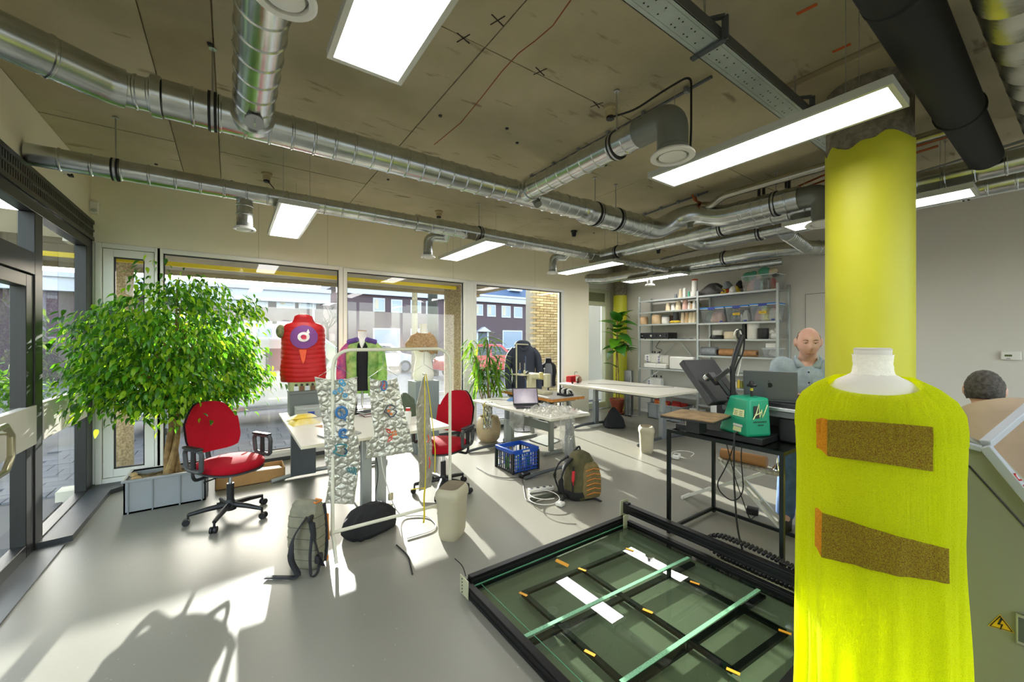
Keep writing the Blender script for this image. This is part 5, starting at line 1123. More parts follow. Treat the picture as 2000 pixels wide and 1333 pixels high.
cone(1329,2.35,.18,.032,'cream','slim cream cone on the top shelf beside the grey spool',G);cone(1337,2.35,.19,.036,'white','slim white cone on the top shelf beside the green spool',G);cone(1345.5,2.35,.12,.026,'green','small green spool on the top shelf',G);cone(1351,2.35,.11,.026,'white','short white spool on the top shelf next to the tall one',G)
y=SP(1358);o=thing('thread_tube','tall white thread tube with orange cap on the top shelf','thread cone',(7,y,2.35),group=G);MB().lathe([(.05,0),(.05,.30)],(7,y,2.35),18).build('wound_thread',yarn('white'),o);MB().lathe([(.05,.30),(.05,.325),(.02,.33)],(7,y,2.35),18).build('end_cap',yarn('orange'),o);MB().lathe([(.05,-.0),(.052,.012)],(7,y,2.35),18).build('base_cap',yarn('orange'),o)
for px,c,h,r,l_ in((1305,'cream',.165,.05,'fat cream cone at the end of the second shelf row'),(1315,'white',.125,.045,'short cream cone standing in front of two fatter ones'),(1325,'cream',.19,.055,'fat cream cone beside the pink one'),(1338.5,'pink',.2,.055,'pale pink cone on the second shelf'),(1346.5,'white',.14,.03,'narrow white cone beside the pink one'),(1351,'tan',.11,.03,'small tan cone between white ones'),(1356,'white',.16,.035,'white cone beside the middle shelf post')): cone(px,2.12,h,r,c,l_,G,6.98)
o=MB().ball((7.15,SP(1352,7.15),2.21),(.08,.17,.085),16,10).build('yarn_bundle',yarn('olive'));tag(o,'round olive yarn bundle behind the white cones','yarn')
def jar(px,z,r,h,col,label,lid=None,X=7.0,rough=.5,name='jar',cat='jar'):
    y=SP(px,X);o=thing(name,label,cat,(X,y,z));m_=M('jar_'+col+str(rough),THC.get(col,col),rough)
    MB().lathe([(r*.9,0),(r,.015),(r,h*.86),(r*.93,h*.95),(r*.9,h)],(X,y,z),24).build('body',m_,o)
    if lid: MB().lathe([(r*1.03,h*.86),(r*1.03,h),(r*.95,h*1.02)],(X,y,z),24).build('lid',M('jarlid_'+lid,THC.get(lid,lid),.5),o)
jar(1256,1.875,.10,.16,'tan','round tan jar by the end post of the shelving',X=6.99);jar(1283,1.875,.10,.185,'beige','rounded beige jar on the third shelf',X=6.99);jar(1300,1.875,.075,.15,'white','white pot with grey rim on the third shelf','grey',X=6.99);cone(1312,1.875,.17,.05,'brown','dark brown spool behind the yellow fruit',G,7.05);cone(1320,1.875,.23,.065,'grey','grey cone standing behind the yellow fruit',G,7.08)
for i,(dy,dz) in enumerate(((.05,.035),(-.03,.032))):
    y=SP(1320,6.94)+dy;tag(MB().tube([(6.94,y-.07,1.895+dz*.3),(6.92,y-.03,1.885+dz*.5),(6.915,y+.02,1.883+dz*.5),(6.93,y+.07,1.9)],[.012,.026,.026,.01],10).build('yellow_hank',yarn('yellow')),'curved yellow hank lying in front of the grey cone' if i==0 else 'curved yellow hank nearer the cream cones','yarn')
for px,h,l_ in((1334,.2,'cream cone beside the yellow hanks'),(1342,.2,'tan cone second from the yellow hanks'),(1349.5,.2,'cream cone third from the yellow hanks'),(1357,.2,'cream cone against the middle post, third shelf')): cone(px,1.875,h,.045,'tan' if px==1342 else 'cream',l_,G,6.97)
# amplifier
y0,y1=SP(1307,6.95),SP(1253,6.95);o=thing('amplifier','black stereo amplifier with knobs on the shelf','amplifier',(7,(y0+y1)/2,1.572));MB().bb((6.92,y0,1.585),(7.22,y1,1.70)).build('case',BLKP,o,bevel=.004);MB().bb((6.914,y0+.0,1.588),(6.92,y1,1.697)).build('front_panel',M('amp_front','26272a',.3,.4),o)
for i in range(6): MB().cyl((6.914,y0+.05+i*(y1-y0-.1)/5,1.64),(6.895,y0+.05+i*(y1-y0-.1)/5,1.64),.012 if i%3 else .022,n=14).build('knob',STEEL if i%2 else BLKP,o)
for q in(y0+.05,y1-.05): MB().cyl((7.0,q,1.571),(7.0,q,1.586),.012).build('foot',BLKP,o)
for i in range(3):
    y=SP(1318+14*i,6.95);tag(MB().bb((6.9,y-.05,1.571),(7.0,y+.05,1.585)).build('flat_part',DKGREY,bevel=.003),('flat metal part lying right beside the amplifier','flat metal part between two others on the shelf','flat metal part near the middle post')[i],'metal part')
# overlockers
def serger(px,z,label,X=7.03,w_=.28,h=.29,cones=True):
    y=SP(px,X);o=thing('overlocker',label,'sewing machine',(X,y,z));MB().bb((X-.12,y-w_/2,z),(X+.12,y+w_/2,z+.09)).build('base',WPLAST,o,bevel=.015);MB().bb((X-.02,y-w_/2,z+.09),(X+.11,y+w_/2*.9,z+h)).build('body',WPLAST,o,bevel=.03,seg=3);MB().bb((X-.11,y+w_*.1,z+.13),(X+.0,y+w_/2,z+h-.03)).build('head',WPLAST,o,bevel=.02)
    for i in range(3): MB().cyl((X-.12,y+w_*.2+.0*i,z+.12+.05*i),(X-.108,y+w_*.2,z+.12+.05*i),.018,n=12).build('dial',M('lilac_dial','8a86a8',.5),o)
    if cones:
        for i in range(4): MB().lathe([(.018,0),(.014,.07)],(X+.09,y-w_*.3+i*w_*.2,z+h-.03),10).build('thread_spool',BLKP if i!=1 else yarn('white'),o)
    return o
serger(1276,.995,'white overlock sewing machine with lilac dials on the shelf');serger(1297,.995,'white overlocker with glass jar base next to the lilac-dial one',w_=.22,h=.26,cones=False)
serger(1279,.503,'white overlock machine with black spools on the low shelf')
y0,y1=SP(1361,6.98),SP(1311,6.98);boxthing('white_case',6.9,7.2,y0+.02,y1,.995,1.24,WPLAST,'plain white machine cover on the shelf','machine cover',bevel=.03)
cord('cable_tangle','tangle of black cords hanging below the amplifier',[(7.2,SP(1280),1.565),(7.15,SP(1272),1.40),(7.1,SP(1290),1.35),(7.12,SP(1262),1.20),(7.2,SP(1262),1.02)],.005)
# upper right: sack, clear bin with yarn balls
y0,y1=SP(1447,7.0),SP(1372,7.0)
o=thing('bin_bag','dark grey sack slumped on top of the shelving','sack',(7.05,SP(1392),2.347));T_=Torso(7.06,SP(1392),2.347,1.57,[(0,.26,.15),(.05,.28,.16),(.15,.17,.12),(.22,.06,.05)],rip=lambda a,z:.03*noise.noise(Vector((math.cos(a)*4,math.sin(a)*4,z*12))),pw=.8);T_.mesh(36,20).build('sack_body',M('dark_sack','3d3a36',.6,bump=.6,bs=30),o,ang=60)
for i,(px,c,r_) in enumerate(((1413,'yellow',.06),(1419,'orange',.05),(1425,'black',.075),(1432,'white',.06),(1437,'yellow',.05),(1441,'black',.06),(1421,'grey',.07))): 
    l_=('yellow scrap of fabric','orange scrap of fabric','black scrap of fabric','white scrap of fabric','mustard scrap of fabric','charcoal scrap of fabric','grey scrap of fabric')[i]+' heaped beside the sack on top';T_=Torso(7.0+.04*(i%3),SP(px,7.0),2.347+(0 if i<5 else .09),i,[(0,r_,r_*.9),(.03,r_*1.05,r_),(.09,r_*.8,r_*.7),(.13,r_*.25,r_*.2)],rip=lambda a,z,i=i:.02*noise.noise(Vector((math.cos(a)*4+i,math.sin(a)*4,z*20))));o=T_.mesh(22,12).build('fabric_scrap',yarn(c),ang=60);tag(o,l_,'fabric','fabric scraps on top of the shelving')
CLR=thin('clear_plastic','eef2f4',.08,haze=.16)
def clearbin(px0,px1,z,h,label,fill,lid=None,X0=6.90,X1=7.22,labelm=None,cat='storage box',ygap=.005):
    ya,yb=SP(px1,X0),SP(px0,X0);o=thing('clear_box',label,cat,((X0+X1)/2,(ya+yb)/2,z));ya+=ygap;yb-=ygap;tp=.025
    g=MB();vs=[(X0+tp,ya+tp,z+.003),(X1-tp,ya+tp,z+.003),(X1-tp,yb-tp,z+.003),(X0+tp,yb-tp,z+.003),(X0,ya,z+h),(X1,ya,z+h),(X1,yb,z+h),(X0,yb,z+h)]
    g.add(vs,[(0,1,2,3),(0,4,5,1),(1,5,6,2),(2,6,7,3),(3,7,4,0)]).build('clear_shell',CLR,o)
    for a,b_ in(((X0-.01,ya-.004,z+h-.012),(X0+.006,yb+.004,z+h)),((X1-.006,ya-.004,z+h-.012),(X1+.01,yb+.004,z+h)),((X0,ya-.004,z+h-.012),(X1,ya+.008,z+h)),((X0,yb-.008,z+h-.012),(X1,yb+.004,z+h))): MB().bb(a,b_).build('rim',M('clear_rim','c9d0d4',.3),o)
    if lid: 
        MB().bb((X0-.015,ya-.006,z+h),(X1+.015,yb+.006,z+h+.02)).build('lid',M('bright_blue_lid','2f86d8',.4),o,bevel=.005)
        MB().bb((X0-.02,(ya+yb)/2-.06,z+h-.025),(X0-.012,(ya+yb)/2+.06,z+h+.018)).build('clip',M('dark_blue_clip','2a3f9a',.4),o);MB().bb((X0+.0,ya+.03,z+.006),(X0+.02,ya+.07,z+.03)).build('clip',M('dark_blue_clip','2a3f9a'),o)
    if labelm: MB().bb((X0-.002,(ya+yb)/2-.05,z+h*.45),(X0+.006,(ya+yb)/2+.06,z+h*.6)).build('yellow_label',M('yellow_label','e0b81c',.5),o);MB().bb((X0-.004,(ya+yb)/2-.025,z+h*.515),(X0-.001,(ya+yb)/2+.035,z+h*.535)).build('label_text',M('label_ink','4a3a10',.6),o)
    for i,(u,c,rr_) in enumerate(fill):
        T_=Torso((X0+X1)/2+.01,ya+.05+(yb-ya-.1)*u,z+.008,i,[(0,rr_*.8,rr_*.7),(.03,rr_,rr_*.9),(h*.5,rr_*.9,rr_*.8),(h*.75,rr_*.4,rr_*.3)],rip=lambda a,z_,i=i:.02*noise.noise(Vector((math.cos(a)*3+i*2,math.sin(a)*3,z_*15))));T_.mesh(22,12).build('folded_contents',yarn(c),o,ang=60)
    return o
clearbin(1367,1414,1.855,.255,'clear box with blue lid holding pinkish cloth',[(.25,'pink',.08),(.55,'pink',.09),(.85,'grey',.08)],True)
clearbin(1416,1462,1.855,.255,'clear box with blue lid and yellow label holding grey rolls',[(.2,'white',.07),(.5,'grey',.09),(.8,'grey',.09)],True,labelm=1)
clearbin(1464,1517,1.855,.265,'clear box with blue lid and yellow label holding cream and orange yarn',[(.2,'white',.09),(.45,'beige',.09),(.65,'cream',.09),(.88,'pink',.08)],True,labelm=1)
clearbin(1447,1517,2.35,.25,'large open clear box on top of the shelving, full of yarn',[(.15,'red',.06),(.35,'black',.1),(.6,'grey',.1),(.85,'pink',.09),(.5,'green',.08)],None)
for i,(px,z,r_,c) in enumerate(((1462,2.63,.085,'green'),(1481,2.65,.06,'cream'),(1493,2.68,.085,'green'),(1506,2.66,.06,'pink'),(1510,2.67,.06,'cream'),(1513,2.62,.05,'black'),(1472,2.66,.06,'green'))):
    o=MB().ball((7.06+.03*(i%2),SP(px,7.06),z-.02),(r_,r_*1.1,r_*.9),16,10).build('yarn_ball',yarn(c));tag(o,'%s ball of yarn heaped on the large clear box'%('dark green','pale cream','teal green','dusty pink','straw cream','black','sea green')[i],'yarn ball','yarn balls on the large clear box')
# right bay, tins and tubs
jar(1402,1.64,.085,.085,'white','white round tin stacked on a dark plate',X=7.0,name='tin',cat='tin');y=SP(1402);tag(MB().lathe([(.1,0),(.12,.012),(.12,.03),(.10,.066)],(7,y,1.57),24).build('stacked_plates',BLKP),'stack of dark plates under the white tin','plates')
jar(1428,1.57,.11,.125,'cream','wide cream tin on the shelf behind the press cables',X=7.02,name='tin',cat='tin');boxthing('dark_pack',6.95,7.05,SP(1459),SP(1453),1.57,1.82,BLKP,'tall dark packet beside the white tub','packet')
jar(1471,1.57,.088,.25,'white','tall white tub with lid on the shelf','white',X=7.02,name='tub',cat='tub');jar(1491,1.57,.075,.17,'black','black lidded jar next to the white tub','black',X=7.0)
o=thing('white_ornament','small knobbly white object by the front shelf post','ornament',(7.0,SP(1514),1.57))
for a in((0,.0,.05,.06),(.02,.04,.11,.045),(0,-.03,.15,.03)): MB().ball((7+a[0],SP(1514)+a[1],1.57+a[2]),a[3],12,8).build('lump',WPLAST,o)
# rolls of fabric
RL=((1372,1402,.075,'8f9296','silver grey roll of film at the post end'),(1400,1420,.055,'4a4340','dark roll lying beyond the grey one'),(1408,1436,.062,'b08050','brown paper roll on the shelf'),(1436,1458,.05,'a9a9a6','crumpled grey roll beside the brown one'),(1452,1480,.055,'ab7d52','brown roll beside the clear tub'))
for i,(a,b_,r_,c,l_) in enumerate(RL):
    ya,yb=SP(b_,7.0),SP(a,7.0);X=6.98+(.12 if i in(1,3) else 0);o=thing('paper_roll',l_,'roll',(X,(ya+yb)/2,1.28),group='rolls on the shelving');MB().tube([(X,ya,1.28+r_),(X,yb,1.28+r_)],r_,18).build('rolled_sheet',M('roll_'+c,c,.6,var=.12,vs=15),o);MB().tube([(X,ya-.004,1.28+r_),(X,ya+.01,1.28+r_)],r_*.5,12).build('core',M('roll_core','5d4a36',.8),o)
clearbin(1487,1516,1.282,.14,'small clear tub of white packs on the lower shelf',[(.3,'white',.05),(.7,'white',.05)]);y0,y1=SP(1514,6.93),SP(1496,6.93);boxthing('small_carton',6.92,7.05,y0,y1,1.43,1.50,WPLAST,'small white carton on the clear tub','box')
# colourful spools low
for i,(px,c,h) in enumerate(((1437,'white',.10),(1443,'yellow',.14),(1448,'olive',.13),(1454,'olive',.15),(1459,'red',.13),(1464,'red',.12))): cone(px,.753,h,.026,c,('white','yellow','pale olive','dark olive','red','dark red')[i]+' spool in the low row behind the press','low row of coloured spools',6.93)
cone(1474,.753,.17,.045,'orange','fat orange spool at the end of the low row','low row of coloured spools',6.93)
# floor items under shelf
gb_=crate(6.84,7.22,4.22,4.95,.30,'grey plastic crate of red packets under the shelving',ribs=0)
RDP=M('red_packet','b8281e',.5);OR_=M('orange_sign','d88a1c',.5)
for i,(y,z,rx) in enumerate(((4.80,.30,.5),(4.65,.28,.4),(4.45,.29,.3),(4.33,.27,.5))):
    o=thing('red_box',('red packet with orange square leaning at the end of the grey crate','red packet with orange square second in the grey crate','plain red packet in the middle of the grey crate','plain red packet at the hidden end of the grey crate')[i],'packet',(6.95,y,.05));MB().box((6.95+.03*i,y,z-.05),(.05,.16,.26),ry=.3).build('carton',RDP,o,bevel=.004)
    if i<2:
        for s,c in((.10,OR_),(.06,RDP),(.03,OR_)): MB().box((6.918+.03*i-.0015*(.1-s)*100*.1,y,z+.0),(.004,s,s),ry=.3).build('printed_square',c,o)
o=thing('paper_bag','white paper carrier bag under the shelving','bag',(6.95,3.98,0));MB().prism([(-.13,0),(.13,0),(.12,.30),(-.12,.30)],.12,Matrix.Translation((7.02,3.98,0.0))@Matrix.Rotation(-PI/2,4,'Z')@Matrix.Rotation(PI/2,4,'X')).build('bag_body',WPLAST,o);
for q in(-.05,.05): MB().tube(rnd([(6.95,3.98+q-.03,.30),(6.95,3.98+q-.02,.36),(6.95,3.98+q+.02,.36),(6.95,3.98+q+.03,.30)],.02),.004,6).build('bag_handle',WPLAST,o)
o=thing('steel_cylinder','tall brushed steel cylinder standing by the shelving','steel bin',(6.66,5.28,0));MB().lathe([(.092,.03),(.092,.93),(.085,.93),(.085,.80)],(6.66,5.28,0),32).build('drum',M('brushed_steel','86888a',.3,1,var=.15,vs=4),o);MB().bb((6.60,5.18,.04),(6.62,5.19,.92)).build('seam_strip',CHROME,o)
for a in(0,2,4): MB().cyl((6.66+.06*math.cos(a),5.28+.06*math.sin(a),0),(6.66+.06*math.cos(a),5.28+.06*math.sin(a),.035),.02).build('foot',BLKP,o)
o=thing('white_machine','white machine foot with black motor behind the press board','machine',(6.3,3.3,0));MB().bb((6.45,3.10,0),(6.75,3.30,.62)).build('motor_box',BLKP,o,bevel=.02);MB().prism([(0,0),(.28,0),(.28,.08),(.16,.1),(.14,.3),(.2,.42),(.1,.5),(.02,.4)],.10,Matrix.Translation((6.35,3.42,.32))@Matrix.Rotation(PI/2,4,'X')).build('white_casting',WPLAST,o,bevel=.01);MB().bb((6.38,3.34,0),(6.6,3.40,.33)).build('support',BLKP,o)
# ================================================================ PRESS TABLE
BT_=M('black_tube','1d2320',.3,.5)
x0,x1,y0,y1,zt=2.87,3.58,1.07,1.90,.835
t=thing('steel_table','black square-tube table under the heat press','table',((x0+x1)/2,(y0+y1)/2,0))
for x in(x0+.012,x1-.012):
    for y in(y0+.012,y1-.012): MB().bb((x-.0125,y-.0125,0),(x+.0125,y+.0125,zt-.025)).build('leg',BT_,t)
for a,b_ in(((x0,y0),(x0+.025,y1)),((x1-.025,y0),(x1,y1)),((x0+.025,y0),(x1-.025,y0+.025)),((x0+.025,y1-.025),(x1-.025,y1))): MB().bb((*a,zt-.025),(*b_,zt)).build('top_rail',BT_,t)
for a,b_ in(((x0+.025,y1-.022),(x1-.025,y1-.002)),((x1-.022,y0+.025),(x1-.002,y1-.025))): MB().bb((*a,.02),(*b_,.045)).build('bottom_rail',BT_,t)
MB().bb((x0+.025,y0+.025,zt-.012),(x1-.025,y1-.14,zt-.004)).build('glass_top',M('dark_glass','10130f',.08),t)
MB().bb((x0+.025,y1-.14,zt-.012),(x1-.025,y1-.025,zt-.006)).build('clear_strip',thin('table_glass','e8efec',.1),t)
# heat press: green base, black platens
GRN=M('green_enamel','12936f',.38,var=.03)
t=thing('heat_press','green and black clamshell heat press with raised platen','heat press',(3.08,1.45,zt))
gx0=3.02;hy0,hy1=1.24,1.47
MB().bb((2.93,1.22,zt),(3.5,1.86,zt+.045)).build('base_plate',BLKP,t,bevel=.004)
g=MB();zb=zt+.045;w_=.12
TH=Matrix.Translation((3.035,1.375,0))@Matrix.Rotation(-.42,4,'Z')
vs=[tuple(TH@Vector(q)) for q in((-.10,-.13,zb),(.10,-.13,zb),(.10,.155,zb),(-.10,.155,zb),(-.085,-.125,zb+.27),(.085,-.125,zb+.27),(.085,.06,zb+.27),(-.085,.06,zb+.27))]
g.add(vs,[(3,2,1,0),(4,5,6,7),(0,1,5,4),(1,2,6,5),(2,3,7,6),(3,0,4,7)]).build('green_housing',GRN,t,bevel=.02,seg=3)
def lerpf(u,v): # on left-front face (normal -X): u along y (0 = y1 side), v up
    a=Vector(vs[3]).lerp(Vector(vs[0]),u);b_=Vector(vs[7]).lerp(Vector(vs[4]),u);p=a.lerp(b_,v);return p
FN=(Vector(vs[0])-Vector(vs[3])).cross(Vector(vs[7])-Vector(vs[3])).normalized()
if FN.x>0: FN=-FN
def plate(u0,u1,v0,v1,mat,nm,off=.002,th=.002):
    q=[lerpf(u0,v0),lerpf(u1,v0),lerpf(u1,v1),lerpf(u0,v1)];g=MB();g.add([p+FN*off for p in q]+[p+FN*(off+th) for p in q],[(0,1,2,3),(7,6,5,4),(0,4,5,1),(1,5,6,2),(2,6,7,3),(3,7,4,0)]).build(nm,mat,t)
# the lettered side faces the room side -Y (right in view)
FR=(TH.to_3x3()@Vector((0,-1,0)))
def rface(u,v): 
    a=Vector(vs[0]).lerp(Vector(vs[1]),u);b_=Vector(vs[4]).lerp(Vector(vs[5]),u);return a.lerp(b_,v)+FR*.003
INKL=M('pale_gold_ink','d9dfa6',.5)
plate(.42,.86,.50,.68,INKL,'rating_plate');plate(.52,.80,.10,.22,INKL,'rating_plate');plate(.50,.83,.235,.29,WPLAST,'white_sticker');MB().cyl(lerpf(.68,.04)+FN*.0,lerpf(.68,.04)+FN*.02,.012,n=10).build('cable_gland',BLKP,t)
for i in range(3):
    for j in range(2): plate(.47+.2*j,.6+.2*j,.53+.045*i,.545+.045*i,M('plate_ink','6d6b50',.6),'plate_text',.0045,.0005)
q=[rface(.22,.48),rface(.48,.48),rface(.48,.80),rface(.22,.80)];g=MB();g.add([p for p in q]+[p+FR*.001 for p in q],[(0,1,2,3),(7,6,5,4),(0,4,5,1),(1,5,6,2),(2,6,7,3),(3,7,4,0)]).build('logo_square',BLKP,t)
def uv(u,v): return rface(u,v)+FR*.003
for pl in([(.20,.46),(.34,.62),(.45,.84),(.47,.62),(.48,.50),(.58,.70),(.60,.50),(.72,.66),(.84,.82)],[(.28,.56),(.42,.60),(.56,.64)]): MB().tube([uv(*p) for p in pl],.0035,6).build('script_logo',INKL,t)
for k in range(9): MB().tube([uv(.22+.065*k,.37),uv(.25+.065*k,.41)],.0022,5).build('logo_lettering',BLKP,t)
for k in range(4): MB().tube([uv(.42+.06*k,.29),uv(.45+.06*k,.32)],.0022,5).build('logo_lettering',BLKP,t)
# pivot frame + handle + raised platen
MB().cyl((3.03,1.33,zb+.25),(3.03,1.33,zb+.36),.008).build('pressure_screw',BLKP,t);MB().lathe([(.03,0),(.035,.012),(.02,.02),(.012,.04)],(3.03,1.33,zb+.34),14).build('pressure_knob',BLKP,t);MB().lathe([(.009,0),(.009,.02)],(3.03,1.33,zb+.31),10).build('screw_collar',M('yellow_collar','c9b72c',.5),t)
D0=2.93
def PD(px,py,D): return atD(px,py,D)
A1=PD(1431,745+30,2.93);Bp=PD(1402,740,2.98)
MB().tube([PD(1432,782,2.95),PD(1431,740,2.95),PD(1430,715,2.95)],.018,10).build('lift_arm',BLKP,t)
MB().tube([PD(1430,718,2.95),PD(1436,695,2.95),PD(1450,655,2.95)],[.016,.02,.02],10).build('handle_grip',BLKP,t)
MB().beam(PD(1424,722,2.95),PD(1398,742,2.98),.03,.03).build('linkage',BLKP,t);MB().beam(PD(1398,736,2.98),PD(1425,772,2.97),.03,.025).build('linkage',BLKP,t)
# platen quad corners in view
Q=[PD(1332,703,3.30),PD(1393,701,3.12),PD(1443,745,2.95),PD(1394,792,3.0)]
Q[3]=Q[0]+(Q[2]-Q[1])
Q=[PD(1333,703,3.25),PD(1395,702,3.55),PD(1450,782,3.25),None];Q[3]=PD(1392,786,2.93)
nrm=(Q[1]-Q[0]).cross(Q[3]-Q[0]).normalized();
if nrm.dot(O-Q[0])<0:nrm=-nrm
g=MB();g.add([q for q in Q]+[q-nrm*.05 for q in Q],[(0,1,2,3),(7,6,5,4),(0,4,5,1),(1,5,6,2),(2,6,7,3),(3,7,4,0)]).build('upper_platen',M('dark_platen','26282a',.5,var=.08),t,bevel=.008)
cq=(Q[0]+Q[1]+Q[2]+Q[3])/4
MB().tube([PD(1378,740,3.1),PD(1378,740,3.1)+nrm*.03],.03,16).build('height_bolt',CHROME,t);MB().tube([PD(1398,745,3.05),PD(1398,745,3.05)+nrm*.03],.015,12).build('pivot_bolt',M('brass','b09a5a',.3,.9),t)
MB().beam(PD(1385,732,3.12)+nrm*.01,PD(1402,752,3.05)+nrm*.01,.06,.03).build('mounting_block',BLKP,t);MB().beam(PD(1405,745,3.05)+nrm*.01,PD(1432,778,3.0)+nrm*.01,.03,.02).build('platen_rib',BLKP,t)
cp=[PD(1447,668,2.95),PD(1437,655,2.95),PD(1446,640,2.95),PD(1455,655,2.95),PD(1452,690,2.95),PD(1440,710,2.95),PD(1433,735,2.95)]
cord('press_cable',None,cp,.006,parent=t);cord('press_cable',None,[p+Vector((.02,.03,.0)) for p in cp[:4]]+[PD(1448,700,2.97),PD(1440,735,2.97)],.005,M('white_cord','d6d4cc',.5),parent=t)
# lower board on a post
bz=zt+.045
pb_=[atz(1290,812,1.0),atz(1333,801,1.0),atz(1430,812,1.0),atz(1393,826,1.0)]
for i in range(4): pb_[i].z=.985
pb_[1]=pb_[0]+(pb_[2]-pb_[3])
g=MB();g.add([p for p in pb_]+[p+Vector((0,0,.012)) for p in pb_],[(3,2,1,0),(4,5,6,7),(0,1,5,4),(1,2,6,5),(2,3,7,6),(3,0,4,7)]).build('lower_platen',BLKP,t)
g=MB();g.add([p+Vector((0,0,.013)) for p in pb_]+[p+Vector((0,0,.02)) for p in pb_],[(3,2,1,0),(4,5,6,7),(0,1,5,4),(1,2,6,5),(2,3,7,6),(3,0,4,7)]).build('wooden_pad',M('worn_plywood','9a7f58',.8,col2='7a6446',vs=14),t)
pc=(pb_[0]+pb_[2])/2
MB().bb((pc.x-.05,pc.y-.05,bz),(pc.x+.05,pc.y+.05,.985)).build('platen_pedestal',BLKP,t);p=atz(1342,826,.9);MB().cyl((p.x,p.y,bz-.0),(p.x,p.y,.985),.012).build('guide_post',BR,t)
# hanging cable
cord('mains_cable',None,[lerpf(.68,.04)+FN*.02,Vector((2.84,1.36,.86)),Vector((2.835,1.36,.6)),Vector((2.84,1.34,.25)),Vector((2.88,1.30,.02)),Vector((3.05,1.25,.012))],.006,parent=t,rad=.1)
# plotter / cutter behind, carrying the laptop
t=thing('black_plotter','bulky black plotter with silver rail behind the heat press','plotter',(3.45,1.3,zt))
MB().bb((3.17,1.085,zt),(3.56,1.215,zt+.17)).bb((3.515,1.215,zt),(3.56,1.84,zt+.17)).build('body',M('plotter_black','141517',.5),t,bevel=.012);MB().bb((3.15,1.08,zt+.17),(3.57,1.6,zt+.215)).build('deck',M('plotter_grey','63666a',.4),t,bevel=.008);MB().bb((3.14,1.08,zt+.215),(3.57,1.6,zt+.24)).build('silver_rail',M('rail_silver','b8bab8',.3,.8),t,bevel=.004);MB().bb((3.18,1.1,zt+.24),(3.54,1.58,zt+.268)).build('laptop_shelf',BLKP,t,bevel=.004)
def laptop(c,rz,w_,d,ang,label,mat,logo=False,screen=None):
    t=thing('laptop',label,'laptop',c,rz)
    MB().box((0,0,.008),(w_,d,.016)).build('base',mat,t,local=True,bevel=.004);k=MB().box((0,.0+.02*0,.0165),(w_*.86,d*.5,.002)).build('keyboard',BLKP,t,local=True)
    MB().box((0,-d*.36,.0168),(w_*.34,d*.24,.001)).build('touchpad',GREYM,t,local=True)
    T=Matrix.Translation((0,d/2,.014))@Matrix.Rotation(-ang,4,'X')
    m=MB();m.T=T;m.bb((-w_/2,-.003,0),(w_/2,.005,d*.96));m.build('screen_lid',mat,t,local=True,bevel=.003)
    m=MB();m.T=T;m.bb((-w_/2+.012,-.0045,.018),(w_/2-.012,-.0035,d*.96-.012));m.build('display',screen or M('screen_dark','0e0f12',.1),t,local=True)
    if logo:
        m=MB();m.T=T
        n=18;pts=[]
        for i in range(n):
            a=2*PI*i/n;r_=.019*(1-.10*max(0,math.cos(a-PI/2))**6);x=r_*math.cos(a)*.92;z=r_*math.sin(a)
            if abs(a)<.4 or a>2*PI-.4:x-=.007
            pts.append((x,z))
        m.prism(pts,.001,Matrix.Translation((0,.0052,d*.5))@Matrix.Rotation(-PI/2,4,'X')@Matrix.Scale(-1,4,(0,1,0)));m.prism([(0,0),(.006,.006),(.008,.014),(.001,.009)],.001,Matrix.Translation((0,.0052,d*.5+.021))@Matrix.Rotation(-PI/2,4,'X')@Matrix.Scale(-1,4,(0,1,0)))
        m.build('lid_logo',BLKP,t,local=True)
    return t
SGM=M('space_grey','66686a',.4,.35)
laptop((3.32,1.32,zt+.269),math.atan2(-.31,-.95)+PI/2+PI,.33,.225,math.radians(14),'dark grey laptop with fruit logo in front of the man',SGM,True)
# ---------------------------------------------------------------- ironing board
WM_=M('white_enamel','dcdcd2',.4)
t=thing('ironing_board','white-legged ironing board behind the heat press table','ironing board',(3.67,1.75,0))
bz_=.475
MB().prism([(3.60,1.38),(3.745,1.38),(3.745,1.70),(3.71,1.86),(3.66,1.90),(3.62,1.84),(3.60,1.70)],.025,Matrix.Translation((0,0,bz_-.025))).build('padded_top',M('speckled_cover','8d887c',.9,col2='c9c4b4',vs=40),t,bevel=.006)
for xo in(3.625,3.72):
    MB().beam((xo,2.22,.012),(xo,1.48,bz_-.025),.022,.022).build('leg',WM_,t);MB().beam((xo+.01,1.36,.012),(xo+.01,1.86,bz_-.025),.022,.022).build('leg',WM_,t)
MB().bb((3.60,2.205,0),(3.745,2.23,.025)).build('foot_bar',WM_,t);MB().bb((3.615,1.35,0),(3.75,1.372,.025)).build('foot_bar',WM_,t);MB().beam((3.625,1.55,.18),(3.73,1.55,.18),.018,.018).build('cross_bar',WM_,t);MB().beam((3.625,2.0,.15),(3.72,2.0,.15),.018,.018).build('cross_bar',WM_,t)
rr_=.045;p=Vector((3.655,1.86,bz_+rr_+.002));q=Vector((3.69,1.50,bz_+rr_+.002))
t=thing('kraft_paper_roll','brown kraft paper roll lying across the ironing board','paper roll',(p+q)/2)
MB().tube([p,q],rr_,24).build('rolled_paper',M('kraft_paper','b27f4e',.7,var=.06),t);d=(q-p).normalized();MB().tube([p-d*.001,p+d*.02],rr_*.55,18).build('roll_hole',M('roll_core','5d4a36',.8),t)
p=Vector((3.70,1.425,bz_+.001));t=thing('metal_funnel','small upturned steel funnel on the ironing board','funnel',p);MB().lathe([(.038,0),(.036,.01),(.010,.05),(.006,.10),(.005,.10)],p,24).build('cone',CHROME,t);MB().tube(rnd([(p.x+.015,p.y,p.z+.05),(p.x+.03,p.y,p.z+.06),(p.x+.034,p.y,p.z+.015)],.015),.002,6).build('grip_loop',CHROME,t)
